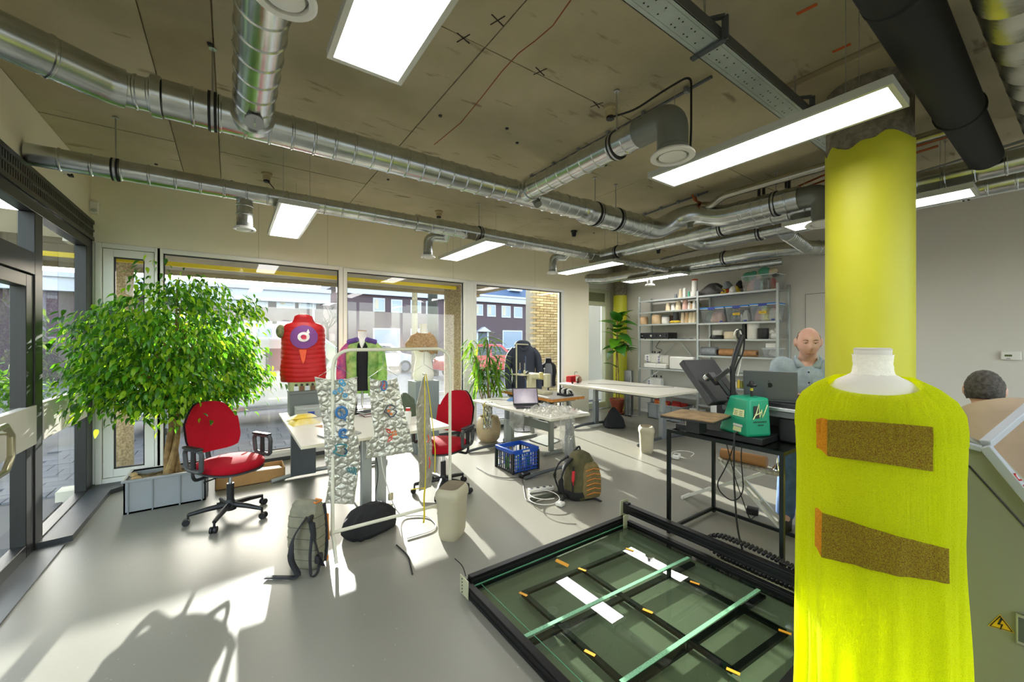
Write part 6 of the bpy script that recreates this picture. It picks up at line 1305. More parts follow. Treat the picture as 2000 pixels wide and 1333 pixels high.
# ---------------------------------------------------------------- glass machine bed lying low on the floor
gz=.045
X0,X1=1.20,2.66;Y1=2.13;Y0=.74
t=thing('glass_machine_bed','low glass-topped machine bed in a black aluminium frame','machine bed',((X0+X1)/2,(Y0+Y1)/2,0))
BAL=M('black_anodised','141416',.32,.5);GRV=M('groove','050505',.6)
def rail(a,b_,w_=.04,h=.09,nm='frame_rail'):
    o=MB().beam(a,b_,w_,h).build(nm,BAL,t,bevel=.002);d=(Vector(b_)-Vector(a)).normalized();sd_=d.cross(Vector((0,0,1)))
    for k in(-h*.25,h*.25):
        for sd in(-1,1): MB().beam(Vector(a)+sd_*sd*(w_/2+.001)+Vector((0,0,k)),Vector(b_)+sd_*sd*(w_/2+.001)+Vector((0,0,k)),.003,.008).build('rail_groove',GRV,o)
    return o
rail((X0,Y1+.02,.055),(X1,Y1+.02,.055),.04,.09);rail((X0-.02,Y0,.04),(X0-.02,Y1+.04,.04),.04,.07);rail((X0,Y0-.02,.04),(X1,Y0-.02,.04),.04,.07);rail((X1+.02,Y0,.035),(X1+.02,Y1+.0,.035),.04,.06)
rail((X1+.03,Y0,.155),(X1+.03,Y1+.02,.155),.05,.07,'gantry_rail')
gm=thin('bed_glass','d4e6d4',.13)
MB().add([(X0+.0,Y0,gz),(X1,Y0,gz),(X1,Y1,gz),(X0,Y1,gz)],[(0,1,2,3)]).build('glass_plate',gm,t)
ge=M('green_glass_edge','5f9a78',.2);gst=M('green_strip','7fb893',.5,var=.2,vs=120)
for p,q in(((X0+.02,Y1-.012,gz+.001),(X1,Y1-.004,gz+.004)),((X0+.06,Y0+.02,gz+.001),(X0+.064,Y1-.02,gz+.003))): MB().bb(p,q).build('glass_edge',ge,t)
def strip2(pa,pb,w_,z,h,mat,nm): 
    p=atz(*pa,z);q=atz(*pb,z);MB().beam((p.x,p.y,z),(q.x,q.y,z),w_,h).build(nm,mat,t)
for pa,pb in(((1018,1247),(1345,1089)),((1213,1333),(1482,1152))):
    strip2(pa,pb,.022,gz+.003,.003,gst,'green_scale_strip');strip2((pa[0]+8,pa[1]+14),(pb[0]+8,pb[1]+12),.035,gz-.014,.016,BAL,'support_bar')
ib=[atz(1022,1160,gz-.012),atz(1231,1074,gz-.012),atz(1534,1236,gz-.012),atz(1432,1312,gz-.012)]
mt_,mb_=(ib[0]+ib[1])/2,(ib[2]+ib[3])/2
mt_=ib[0].lerp(ib[1],.52);mb_=ib[3].lerp(ib[2],.05)
mb_=atz(1432,1312,gz-.012);
for i in range(3): MB().beam(ib[i],ib[(i+1)%4],.03,.018).build('inner_bar',BAL,t)
lf=atz(1215,1333,gz-.012)
MB().beam(atz(1137,1112,gz-.012),mb_,.03,.018).build('inner_bar',BAL,t);MB().beam(ib[0],lf,.03,.018).build('inner_bar',BAL,t)
TP=M('orange_tape2','d99a1e',.5)
for px,py in((1022,1161),(1137,1113),(1230,1074),(1265,1194),(1357,1139),(1432,1312),(1533,1235),(1152,1276)):
    p=atz(px,py,gz+.003);MB().box(p,(.018,.055,.001),rz=.3).build('tape_tab',TP,t)
p=atz(1098,1098,gz+.02);MB().box((p.x,p.y,gz+.012),(.035,.09,.002),rz=.5,rx=.2).build('tape_tab',TP,t)
PLm=M('pale_bracket','c9caa8',.4,.3)
MB().bb((X0-.05,Y1-.05,.005),(X0-.044,Y1+.05,.115)).build('end_bracket',PLm,t,bevel=.002)
for k in range(5): MB().cyl((X0-.052,Y1+.02,.02+.02*k),(X0-.05,Y1+.02,.02+.02*k),.005,n=8).build('bolt_hole',BLKP,t)
MB().bb((X1-.02,Y1+.045,.0),(X1+.08,Y1+.052,.215)).build('end_bracket',PLm,t,bevel=.002);MB().bb((X1-.06,Y1-.02,.02),(X1-.015,Y1-.012,.125)).build('end_bracket',PLm,t,bevel=.002);MB().bb((X1+.01,Y1+.0,.11),(X1+.055,Y1+.045,.20)).build('bearing_block',BLKP,t,bevel=.004)
cord('loose_wire',None,[(X0-.02,Y1+.03,.10),(X0-.03,Y1+.05,.16),(X0-.06,Y1+.10,.19)],.003,parent=t,rad=.03)
# drag chain
cx_=2.80
cpth=rnd([(cx_,.70,.045),(cx_,1.46,.045),(cx_,1.56,.11),(cx_,1.46,.185),(cx_,1.2,.19),(cx_,.70,.13)],.08,6)
dense=[]
for a,b_ in zip(cpth,cpth[1:]):
    n=max(1,int((b_-a).length/.004))
    for i in range(n): dense.append(a.lerp(b_,i/n))
tc_=thing('drag_chain','black plastic cable drag chain looped beside the glass bed','cable chain',(cx_,1.0,.03))
lk=MB().bb((-.028,-.009,-.011),(.028,.009,.011)).build('chain_link',BLKP,tc_,local=True,bevel=.004,seg=1);first=True
for i in range(0,len(dense)-6,6):
    a,b_=dense[i],dense[i+6];d=(b_-a).normalized();q=d.to_track_quat('Y','Z')
    o=lk if first else lk.copy()
    if not first: COL.objects.link(o)
    first=False
    o.rotation_mode='QUATERNION';o.rotation_quaternion=q;o.location=(a+b_)/2-tc_.location
MB().bb((cx_-.03,.68,.0),(cx_+.03,1.45,.03)).build('chain_support',M('pale_cover','b9bb9c',.5),tc_,bevel=.004)
# ================================================================ PEOPLE
SKIN=M('skin','d6ac98',.5,col2='cf9f8a',vs=12,spec=.4);HAIRG=M('grey_brown_hair','7d6a58',.7,var=.2,vs=60,bump=.5,bs=120);HAIRD=M('dark_grey_hair','37332f',.75,col2='5c5650',vs=50,bump=.8,bs=150)
DEN=M('light_denim','93a3aa',.85,col2='a4b3b8',vs=18,bump=.35,bs=26);JEAN=M('blue_jeans','4a6590',.9,var=.15,vs=20);SHOE=M('dark_shoe','2e2d2a',.8,bump=.4,bs=60)
def gs(x,y,cx,cy,s): return math.exp(-((x-cx)**2+(y-cy)**2)/(2*s*s))
def headpt(u,v):
    """u azimuth (front at +Y), v 0..1 from chin to crown; local metres, centred"""
    a=2*PI*u;th=PI*(v-.5);cz=math.sin(th);cr=math.cos(th)
    x=.078*cr*math.cos(a);y=.098*cr*math.sin(a);z=.115*cz
    if z<-.02:
        k=(-.02-z)/.105;x*=1-.12*k;y=y*(1+.42*k) if y>0 else y*(1-.45*k)
    f=max(0,math.sin(a));
    if y>0:
        d=0
        d+=.026*gs(x*1.6,z,0,-.018,.016)+.014*gs(x*1.8,z,0,.012,.016)      # nose
        d-=.012*gs(abs(x),z,.032,.022,.014)                                # eye sockets
        d+=.006*gs(x*.45,z,0,.046,.012)                                    # brow
        d+=.006*gs(x*.7,z,0,-.060,.007)+.006*gs(x*.7,z,0,-.075,.007)-.006*gs(x*.6,z,0,-.0675,.003)   # lips
        d+=.012*gs(x,z,0,-.108,.018)+.006*gs(abs(x),z,.045,-.02,.02)       # chin, cheeks
        y+=d
    return Vector((x,y,z))
def make_head(T,m,n=56,k=44):
    m.T=T;m.grid(lambda u,v:headpt(u,v),n,k,cu=True)
    for s in(-1,1): m.ball((s*.083,-.010,-.005),(.013,.026,.036),10,8)
    m.T=None
def fuse(o,vox,smooth=4):
    r=o.modifiers.new('r','REMESH');r.mode='VOXEL';r.voxel_size=vox;r.use_smooth_shade=True
    s=o.modifiers.new('sm','SMOOTH');s.factor=.5;s.iterations=smooth
    return o
def limb(m,pts,rs,n=14):
    m.tube(pts,rs,n)
    for p,r in zip(pts,rs): m.ball(p,r*.98,12,8)
def hand(m,T,s):
    """palm + five bent fingers; local: fingers along +Y, palm down -Z, thumb on side s"""
    m.T=T;m.box((0,.04,0),(.078,.085,.026));m.ball((0,.0,0),(.034,.03,.018))
    for i,(x,L) in enumerate(((-.030,.062),(-.010,.072),(.010,.068),(.030,.052))):
        m.tube([(x,.075,0),(x,.075+L*.45,.002),(x,.075+L*.8,-.012),(x,.075+L,-.028)],[.0095,.009,.0085,.0065],8)
    m.tube([(-s*.034,.02,-.004),(-s*.058,.045,-.008),(-s*.06,.075,-.014)],[.012,.011,.008],8);m.T=None
def person(loc,fdir,J,label,hair,shirt,trous,shoe=None,vox=.006,headtilt=.3,headyaw=0,seated=False):
    t=thing('person',label,'person',(loc[0],loc[1],0));f=Vector((fdir[0],fdir[1],0)).normalized();l_=Vector((-f.y,f.x,0))
    def W(x,y,z): return Vector((loc[0],loc[1],0))+l_*x+f*y+Vector((0,0,z))     # x: person's left, y: forward
    R3=Matrix((( -l_.x,f.x,0),(-l_.y,f.y,0),(0,0,1))).to_4x4()
    b=MB();hc=W(*J['head']);T=Matrix.Translation(hc)@Matrix(((-l_.x,f.x,0,0),(-l_.y,f.y,0,0),(0,0,1,0),(0,0,0,1)))@Matrix.Rotation(headyaw,4,'Z')@Matrix.Rotation(-headtilt,4,'X')
    make_head(T,b)
    limb(b,[W(*J['neck']),hc+Vector((0,0,-.07))-f*.015],[.062,.056]);
    limb(b,[W(*J['pelvis']),W(*J['waist']),W(*J['chest']),W(*J['neck'])],[.14,.125,.14,.07],18)
    for s in('l','r'):
        limb(b,[W(*J['sh'+s]),W(*J['el'+s]),W(*J['wr'+s])],[.052,.042,.028]);limb(b,[W(*J['chest']),W(*J['sh'+s])],[.09,.055])
        limb(b,[W(*J['hip'+s]),W(*J['kn'+s]),W(*J['an'+s])],[.085,.06,.042]);limb(b,[W(*J['an'+s]),W(*J['an'+s])+f*.14+Vector((0,0,-.045))],[.038,.034])
        d=(W(*J['wr'+s])-W(*J['el'+s])).normalized();sd=1 if s=='l' else -1;x=d.cross(Vector((0,0,1))).normalized();z=x.cross(d)
        hand(b,Matrix.Translation(W(*J['wr'+s])+d*.01)@Matrix(((x.x,d.x,z.x,0),(x.y,d.y,z.y,0),(x.z,d.z,z.z,0),(0,0,0,1))),sd)
    body=fuse(b.build('body',SKIN,t,ang=180),vox,2)
    c=MB();limb(c,[W(*J['pelvis'])+Vector((0,0,.0)),W(*J['waist']),W(*J['chest'])],[.165,.155,.165],22);limb(c,[W(*J['chest']),W(*J['neck'])+Vector((0,0,-.035))],[.15,.075],18);limb(c,[W(*J['shl']),W(*J['chest']),W(*J['shr'])],[.085,.13,.085],18)
    for s in('l','r'): limb(c,[W(*J['sh'+s]),W(*J['el'+s]),W(*J['el'+s]).lerp(W(*J['wr'+s]),.55 if not seated else .9)],[.078,.064,.055],16)
    sh=fuse(c.build('shirt',shirt,t,ang=180),.009,6)
    c=MB();limb(c,[W(*J['pelvis']),W(*J['pelvis'])+Vector((0,0,-.03))],[.16,.16],20)
    for s in('l','r'): limb(c,[W(*J['hip'+s]),W(*J['kn'+s]),W(*J['an'+s])+Vector((0,0,.0))],[.105,.082,.068],16)
    fuse(c.build('trousers',trous,t,ang=180),.010,5)
    for s in('l','r'):
        a=W(*J['an'+s]);c=MB();c.tube([a-f*.06+Vector((0,0,-.05)),a+Vector((0,0,-.03)),a+f*.09+Vector((0,0,-.048)),a+f*.17+Vector((0,0,-.055)),a+f*.20+Vector((0,0,-.06))],[.038,.052,.046,.042,.022],14)
        c.v=[(x,y,max(z,.004)) for x,y,z in c.v];so_=c.build('shoe',shoe or SHOE,t,ang=80)
        for k in range(4): MB().tube([a+f*(.05+.025*k)-l_*.025+Vector((0,0,.012-.012*k)),a+f*(.055+.025*k)+l_*.025+Vector((0,0,.012-.012*k))],.004,6).build('lace',WPLAST,so_)
    return t,W,T,f,l_
PX,PYp=3.84,1.26
J=dict(head=(0,.10,1.535),neck=(0,.03,1.385),chest=(0,0,1.22),waist=(0,-.03,1.02),pelvis=(0,-.05,.90),shl=(.175,.02,1.335),shr=(-.175,.02,1.335),ell=(.24,.08,1.06),elr=(-.25,.06,1.08),wrl=(.10,.30,1.125),wrr=(-.10,.28,1.125),hipl=(.09,-.05,.88),hipr=(-.09,-.05,.88),knl=(.10,-.02,.48),knr=(-.12,-.02,.48),anl=(.11,-.06,.085),anr=(-.15,-.04,.085))
t,W,T,f,l_=person((PX,PYp),(-.93,-.36),J,'balding man in light denim shirt looking down at a laptop',HAIRG,DEN,JEAN,headtilt=.28,headyaw=.12)
# face details
def HL(x,y,z): return T@Vector((x,y,z))
for s in(-1,1):
    MB().ball(HL(s*.031,.078,.020),.0115,12,8).build('eye',M('eye_white','d9d2c8',.3),t);MB().ball(HL(s*.031,.0885,.0155),.0040,8,6).build('iris',M('eye_iris','3a4248',.2),t)
    MB().tube([HL(s*.018,.092,.040),HL(s*.033,.094,.044),HL(s*.05,.082,.038)],[.003,.004,.002],6).build('eyebrow',HAIRG,t);MB().tube([HL(s*.018,.086,.024),HL(s*.032,.0885,.0265),HL(s*.046,.079,.022)],.0065,8).build('eyelid',SKIN,t)
MB().tube([HL(-.026,.094,-.066),HL(0,.104,-.0675),HL(.026,.094,-.066)],[.0015,.0025,.0015],6).build('mouth',M('lips','9c5548',.5),t)
def hairshell(T,mat,t,test,off=.007):
    n,k=56,40;m=MB();idx={};vs=[]
    keep=[]
    for j in range(k-1):
        for i in range(n):
            u,v=(i+.5)/n,(j+.5)/(k-1)
            if test(2*PI*u,headpt(u,v)): keep.append((i,j))
    for i,j in keep:
        q=[]
        for a,b in((i,j),(i+1,j),(i+1,j+1),(i,j+1)):
            a%=n
            if (a,b) not in idx:
                p=headpt(a/n,b/(k-1));d=Vector((p.x/.078**2,p.y/.098**2,p.z/.125**2)).normalized();idx[(a,b)]=len(m.v);m.v.append(tuple(T@(p+d*(off+.003*noise.noise(p*90)))))
            q.append(idx[(a,b)])
        m.f.append(q);m.m.append(0)
    return m.build('hair',mat,t,solid=.003,ang=180)
hairshell(T,HAIRG,t,lambda a,p:p.y<.012 and -.07<p.z<.085 and (p.y<-.03 or p.z<.06) and not(p.z>.07 and p.y>-.06),.002)
# shirt collar, placket, buttons
sh=[o for o in t.children if o.name.startswith('shirt')][0]
for s in(-1,1):
    MB().add([tuple(W(s*.012,.098,1.335)),tuple(W(s*.07,.085,1.405)),tuple(W(s*.075,.01,1.435)),tuple(W(s*.095,.03,1.405)),tuple(W(s*.075,.115,1.335))],[(0,1,2,3,4)]).build('collar',DEN,sh,solid=.006)
MB().tube([W(0,.12,1.335),W(0,.17,1.24),W(0,.165,1.10),W(0,.15,.97)],[.012,.014,.014,.014],8).build('placket',DEN,sh)
for z,y in((1.30,.155),(1.22,.186),(1.13,.182),(1.04,.172)): MB().ball(W(0,y,z),.0075,8,6).build('button',M('dark_button','252a38',.4),sh)
# seated person with back to us
P2x,P2y=3.88,.33
J2=dict(head=(0,.02,1.235),neck=(0,-.02,1.09),chest=(0,-.02,.93),waist=(0,-.0,.72),pelvis=(0,.0,.58),shl=(.19,-.01,1.03),shr=(-.19,-.01,1.03),ell=(.25,.06,.78),elr=(-.25,.06,.78),wrl=(.16,.27,.74),wrr=(-.16,.27,.74),hipl=(.1,.03,.55),hipr=(-.1,.03,.55),knl=(.12,.44,.54),knr=(-.12,.44,.54),anl=(.12,.46,.085),anr=(-.12,.46,.085))
t,W,T,f,l_=person((P2x,P2y),(.98,.1),J2,'seated person with short dark hair seen from behind, in black jacket',HAIRD,M('black_jacket','1b1c20',.8),M('dark_trousers','26282e',.9),vox=.009,headtilt=.15,seated=True)
hairshell(T,HAIRD,t,lambda a,p:(p.y<.02 and p.z>-.06) or p.z>.055,.010)
# wing armchairs beside them
UB=M('beige_felt','b5a08c',.95,var=.04,vs=8);UO=M('brown_felt','6d5c40',.95,var=.05,vs=8);MU=M('mustard_cushion','a8741c',.9,var=.08,vs=10)
t=thing('wing_chair','curved wing armchair with beige back, brown inside and mustard seat','armchair',(3.9,.26,0))
def shell(u,v,r=.40,off=0):
    a=PI*(.62+.76*u)+.1;top=.48+.48*(math.sin(PI*u)**.55)-.05*u;return (3.93+(r+off)*math.cos(a)*(1+.05*v),.18+(r+off)*math.sin(a),.30+(top-.0)*v)
MB().grid(lambda u,v:shell(u,v),36,14).build('outer_shell',UB,t,solid=.03);MB().grid(lambda u,v:shell(u,v*.99,.375),36,14).build('inner_lining',UO,t,solid=.02)
MB().grid(lambda u,v:(lambda p:(p[0]-.10,p[1]-.34,p[2]-.02))(shell(u,v)),24,12).build('brown_wing',UO,t,solid=.03)
MB().lathe([(.28,0),(.33,.03),(.34,.08),(.30,.11)],(3.95,.2,.40),28).build('seat_cushion',MU,t);MB().lathe([(.30,0),(.30,.10)],(3.95,.2,.30),28).build('seat_base',UO,t)
MB().box((3.42,-.16,.93),(.30,.12,.36),rz=.4,ry=.15).build('mustard_cushion',MU,t,bevel=.05,seg=4)
for a in(.6,2.2,3.8,5.4): MB().cyl((3.95+.22*math.cos(a),.2+.22*math.sin(a),.31),(3.95+.28*math.cos(a),.2+.28*math.sin(a),0),.014).build('leg',BLKP,t)
MB().cyl((3.42,-.16,.0),(3.42,-.16,.78),.02).build('leg',BLKP,t)
# ================================================================ YELLOW DRESS
dx,dy=1.86,.415;drz=math.atan2(-.976,.217)
NEON=M('neon_knit','ccd600',.9,bump=.6,bs=110)
n,l,b=nodes(NEON)
bn=[q for q in n if q.bl_idname=='ShaderNodeTexNoise'][0];mpn=n.new('ShaderNodeMapping');mpn.inputs['Scale'].default_value=(1,1,.07);l.new(bn.inputs['Vector'].links[0].from_socket,mpn.inputs[0]);l.new(mpn.outputs[0],bn.inputs['Vector'])
tr=n.new('ShaderNodeBsdfTranslucent');tr.inputs[0].default_value=(*lin('e0e800'),1);tp=n.new('ShaderNodeBsdfTransparent')
m1=n.new('ShaderNodeMixShader');m1.inputs[0].default_value=.68;l.new(b.outputs[0],m1.inputs[1]);l.new(tr.outputs[0],m1.inputs[2])
m2=n.new('ShaderNodeMixShader');tc=n.new('ShaderNodeTexCoord');nz=n.new('ShaderNodeTexNoise');nz.inputs['Scale'].default_value=420;nz.inputs['Detail'].default_value=2;l.new(tc.outputs['Object'],nz.inputs['Vector'])
mr=n.new('ShaderNodeMapRange');mr.inputs[1].default_value=.5;mr.inputs[2].default_value=.7;mr.inputs[3].default_value=.0;mr.inputs[4].default_value=.3;l.new(nz.outputs['Fac'],mr.inputs[0]);l.new(mr.outputs[0],m2.inputs[0]);l.new(m1.outputs[0],m2.inputs[1]);l.new(tp.outputs[0],m2.inputs[2]);l.new(m2.outputs[0],n['Material Output'].inputs[0])
t=thing('dress_form','white dress form wearing the neon yellow knit dress','mannequin',(dx,dy,0))
MF=Torso(dx,dy,0,drz,[(.72,.13,.10),(.80,.155,.115),(.98,.125,.095),(1.15,.15,.115),(1.28,.165,.105),(1.33,.16,.098),(1.375,.125,.085),(1.41,.098,.078),(1.43,.056,.056),(1.47,.049,.049),(1.515,.052,.052)]);MF.mesh(48,60).build('torso',M('white_form2','d9d4ca',.7),t,ang=70)
NK=Torso(dx,dy,0,drz,[(1.425,.062,.061),(1.44,.056,.056),(1.47,.053,.054),(1.50,.057,.057)],rip=lambda a,z:.004*noise.noise(Vector((math.cos(a)*5,math.sin(a)*5,z*60))));NK.mesh(40,14,cap=False).build('neck_wrap',M('white_wrap','ece8dc',.8,bump=.6,bs=60),t)
MB().lathe([(.052,0),(.052,.006),(.047,.009)],(dx,dy,1.514),32).build('neck_cap',M('cap_grey','c2bdb4',.6),t)
MB().cyl((dx,dy,.02),(dx,dy,.75),.016).build('stand_pole',STEEL,t);MB().lathe([(.16,0),(.16,.012),(.03,.02)],(dx,dy,0),28).build('stand_base',STEEL,t)
def fold(a,z):
    low=max(0,(1.15-z)/1.0);return .015*math.sin(a*9+2*math.sin(z*2))*low+.007*math.sin(a*23+1)*low+.005*noise.noise(Vector((math.cos(a)*4,math.sin(a)*4,z*3)))+(.0025*math.sin(a*70) if z>1.22 else 0)
DR=Torso(dx,dy,0,drz,[(.10,.225,.17),(.5,.222,.165),(.9,.218,.155),(1.1,.222,.15),(1.2,.226,.142),(1.26,.226,.132),(1.31,.221,.12),(1.35,.202,.108),(1.39,.160,.094),(1.425,.099,.08)],rip=fold,pw=.92)
t=thing('yellow_dress','long neon yellow knitted dress with two brown patches on the dress form','dress',(dx,dy,.1))
MB().grid(lambda u,v:DR.pt(2*PI*u,.10+(1.422-.055*max(0,math.cos(2*PI*u+PI/2))**1.5-.10)*v),180,150,cu=True).build('knit_body',NEON,t,ang=180)
BRN=M('brown_knit_patch','6e420c',.95,col2='958c10',vs=330,bump=.4,bs=200,trans=.25);ORP=M('orange_knit_patch','c88208',.95,var=.15,vs=150,trans=.3)
def patch(xa,xb,za0,za1,zb0,zb1,mat,nm): MB().grid(lambda u,v:tuple(DR.front(xa+(xb-xa)*u,(za0+(zb0-za0)*u)*(1-v)+(za1+(zb1-za1)*u)*v+.006*math.sin(u*3.1),.006)),50,16).build(nm,mat,t,ang=180)
patch(-.115,.135,1.145,1.27,1.145,1.28,BRN,'brown_patch');patch(-.145,-.115,1.165,1.265,1.145,1.27,ORP,'orange_patch')
patch(-.125,.165,.79,.945,.81,.915,BRN,'brown_patch');patch(-.15,-.125,.815,.95,.79,.945,ORP,'orange_patch')
# ================================================================ GREY MACHINE
MG=M('machine_grey','8a8c7c',.5,var=.02);MGR=M('machine_rim','a4a9b0',.4)
mx0=2.30
def YZ(px,py,X=mx0): p=atX(px,py,X);return (p.y,p.z)
ap=YZ(1924,871);lo=YZ(2000,962);
t=thing('knitting_machine','grey machine housing with warning sign beside the yellow dress','machine',(2.6,.1,0))
sl=(ap[1]-lo[1])/(ap[0]-lo[0])
def cut(y): return ap[1]+sl*(y-ap[0])
pr=[(.40,.03),(.40,1.20),(.30,1.205),(ap[0],ap[1]),(-.10,cut(-.10)),(-.30,.45),(-.30,.03)]
MX=Matrix(((0,0,1,mx0),(1,0,0,0),(0,1,0,0),(0,0,0,1)))
MB().prism(pr,.05,MX).build('end_panel',MG,t,bevel=.006)
pr2=[(.38,.03),(.38,1.12),(.20,1.05),(-.14,cut(-.10)-.1),(-.32,.4),(-.32,.03)]
MB().prism(pr2,.45,MX@Matrix.Translation((0,0,.05))).build('body',MG,t)
a=Vector((mx0-.006,ap[0],ap[1]));b_=Vector((mx0-.006,-.10,cut(-.10)));MB().beam(a+Vector((-.0,.0,.0)),b_,.03,.05,(1,0,0)).build('sloping_rim',MGR,t,bevel=.004)
e=atX(2030,779,2.75);MB().beam(Vector((mx0,ap[0],ap[1]+.005)),e,.03,.03).build('top_arm',MGR,t,bevel=.004);MB().beam(Vector((mx0-.006,.40,1.185)),Vector((mx0-.006,.20,1.145)),.02,.05,(1,0,0)).build('top_chamfer',MGR,t,bevel=.003)
gp=[YZ(1845,900,mx0-.002),YZ(1893,911,mx0-.002),YZ(2000,1028,mx0-.002),YZ(2060,1090,mx0-.002)];MB().tube([(mx0-.002,y,z) for y,z in gp],.003,6).build('panel_seam',BLKP,t)
sg=[YZ(1932,1223,mx0-.003),YZ(1953,1203,mx0-.003),YZ(1979,1236,mx0-.003)]
WS=M('warning_yellow','e0b414',.5)
def tri(k,x,nm,mat):
    c=(sum(p[0] for p in sg)/3,sum(p[1] for p in sg)/3);MB().prism([(c[0]+(p[0]-c[0])*k,c[1]+(p[1]-c[1])*k) for p in sg],.001,Matrix(((0,0,1,x),(1,0,0,0),(0,1,0,0),(0,0,0,1)))).build(nm,mat,t)
tri(1.12,mx0-.002,'sign_border',WS);tri(1.0,mx0-.003,'sign_outline',BLKP);tri(.82,mx0-.004,'warning_sign',WS)
MB().tube([(mx0-.005,*YZ(1957,1208)),(mx0-.005,*YZ(1950,1219)),(mx0-.005,*YZ(1958,1219)),(mx0-.005,*YZ(1954,1229))],[.003,.0025,.0025,.0012],6).build('lightning_bolt',BLKP,t)
p=YZ(1984,1195);q=YZ(2012,1265);MB().bb((mx0-.012,q[0],q[1]),(mx0,p[0],p[1])).build('latch_frame',STEEL,t,bevel=.003);MB().bb((mx0-.014,q[0]+.008,q[1]+.012),(mx0-.006,p[0]-.006,p[1]-.012)).build('latch_recess',DKGREY,t)
for a,b_ in(((1982,925),(1990,940)),((1985,945),(1996,938)),((1988,950),(1999,958)),((1992,960),(2004,948))):
    P=Vector((mx0-.026,*YZ(*a,mx0-.026)));Qq=Vector((mx0-.026,*YZ(*b_,mx0-.026)));MB().tube([P,P.lerp(Qq,.5)+Vector((0,.004,.004)),Qq],.003,6).build('red_lettering',M('red_ink','c01c24',.5),t)
# ================================================================ SMALL THINGS
PAP=M('paper','e6e3da',.7)
# desk with quilted panels: tablet, papers, books, cloth
t=thing('aluminium_laptop','closed aluminium laptop on the desk beside the silver panel','laptop',(.78,3.72,.72),.25);MB().box((0,0,.008),(.30,.21,.014)).build('lid',M('aluminium','b8babc',.35,.9),t,local=True,bevel=.005)
MB().box((0,-.1,.001),(.26,.004,.002)).build('hinge',BLKP,t,local=True);MB().box((0,0,.0155),(.03,.03,.0006)).build('lid_emblem',CHROME,t,local=True)
def sheet(c,sz,rz,label,mat=None,name='paper_sheet',cat='paper',th=.0015):
    o=MB().box((0,0,th/2),(sz[0],sz[1],th)).build(name,mat or PAP);o.location=c;o.rotation_euler=(0,0,rz);return tag(o,label,cat)
sheet((.78,4.2,.7205),(.2,.14,0),.4,'loose envelope lying on the desk beside the panel leg',M('kraft_paper','b27f4e'))
for i,(x,y,w_,d,h,z,c,l_) in enumerate(((1.28,4.55,.2,.28,.03,.72,'8f1f2c','dark red book in the pile on the desk'),(1.26,4.5,.22,.16,.02,.751,'3a3b40','black booklet on top of the red book'),(1.42,4.35,.24,.18,.03,.72,'e0dccf','white ring binder beside the red book'),(1.4,4.75,.18,.24,.045,.72,'c79a6a','tan book behind the white binder'))):
    o=thing('book',l_,'book',(x,y,z));MB().box((x,y,z+.003),(w_,d,.004),rz=.3*i).box((x,y,z+h-.003),(w_,d,.004),rz=.3*i).build('cover',M('book_'+c,c,.6),o);MB().box((x,y,z+h/2),(w_-.01,d-.01,h-.008),rz=.3*i).build('pages',PAP,o)
o=thing('laptop','small dark laptop standing open behind the silver panels','laptop',(1.12,4.72,.72),.4);MB().box((0,0,.008),(.28,.2,.016)).build('base',BLKP,o,local=True,bevel=.003);MB().box((0,.11,.12),(.28,.008,.22),rx=-.25).build('screen_lid',BLKP,o,local=True,bevel=.003)
def heap(x,y,z,rx_,ry_,h,mat,label,name='cloth_heap',cat='fabric',rz=0,seed=0):
    T_=Torso(x,y,z,rz,[(0,rx_,ry_),(h*.25,rx_*1.02,ry_*1.02),(h*.6,rx_*.75,ry_*.7),(h*.9,rx_*.35,ry_*.3),(h,rx_*.08,ry_*.08)],rip=lambda a,z_:.18*rx_*noise.noise(Vector((math.cos(a)*2.4+seed,math.sin(a)*2.4,z_*14))),pw=.9);return tag(T_.mesh(40,22).build(name,mat,ang=60),label,cat)
heap(1.60,4.35,.7205,.13,.2,.24,M('dark_green_cloth','4a5440',.9,bump=.4,bs=30),'dark green hoodie heaped on the desk beside the red chair',seed=3);heap(1.36,4.1,.7205,.07,.06,.09,M('pale_green_cloth','8fae6c',.9),'small pale green cloth on the desk behind the narrow panel',seed=7)
o=thing('spray_can','small white can with red cap on the desk','can',(1.43,3.80,.72));MB().lathe([(.03,0),(.032,.01),(.032,.12),(.02,.135)],(1.43,3.80,.7205),18).build('can_body',WPLAST,o);MB().lathe([(.022,0),(.022,.03)],(1.43,3.80,.853),16).build('cap',M('red_packet','b8281e'),o)
# sockets hung below the desk edge by the pillars
t=thing('socket_block','white power adapter block fixed under the desk edge','socket',(1.09,3.60,.6))
MB().bb((1.03,3.63,.52),(1.16,3.70,.68)).build('housing',WPLAST,t,bevel=.01);MB().bb((1.05,3.56,.60),(1.11,3.63,.67)).build('adapter',WPLAST,t,bevel=.008);MB().cyl((1.0,3.62,.64),(1.0,3.56,.64),.025,n=14).build('round_plug',WPLAST,t)
WC=M('white_cord','d6d4cc',.5)
cord('white_cable','white cable dropping from the socket block to the floor',[(1.08,3.56,.62),(1.10,3.54,.4),(1.16,3.50,.15),(1.20,3.40,.01),(1.42,3.3,.008),(1.40,3.0,.008),(1.12,3.0,.008)],.005,WC,rad=.12)
cord('black_cable','black cable running down the desk pillars',[(1.05,3.6,.60),(1.08,3.58,.35),(1.03,3.56,.15),(1.10,3.5,.01),(1.25,3.45,.008)],.004,rad=.1)
cord('black_cable','black cable lying in the sun patch before the bin',[(1.02,2.95,.008),(1.04,2.75,.008),(1.0,2.60,.008),(.98,2.52,.008)],.005,rad=.1)
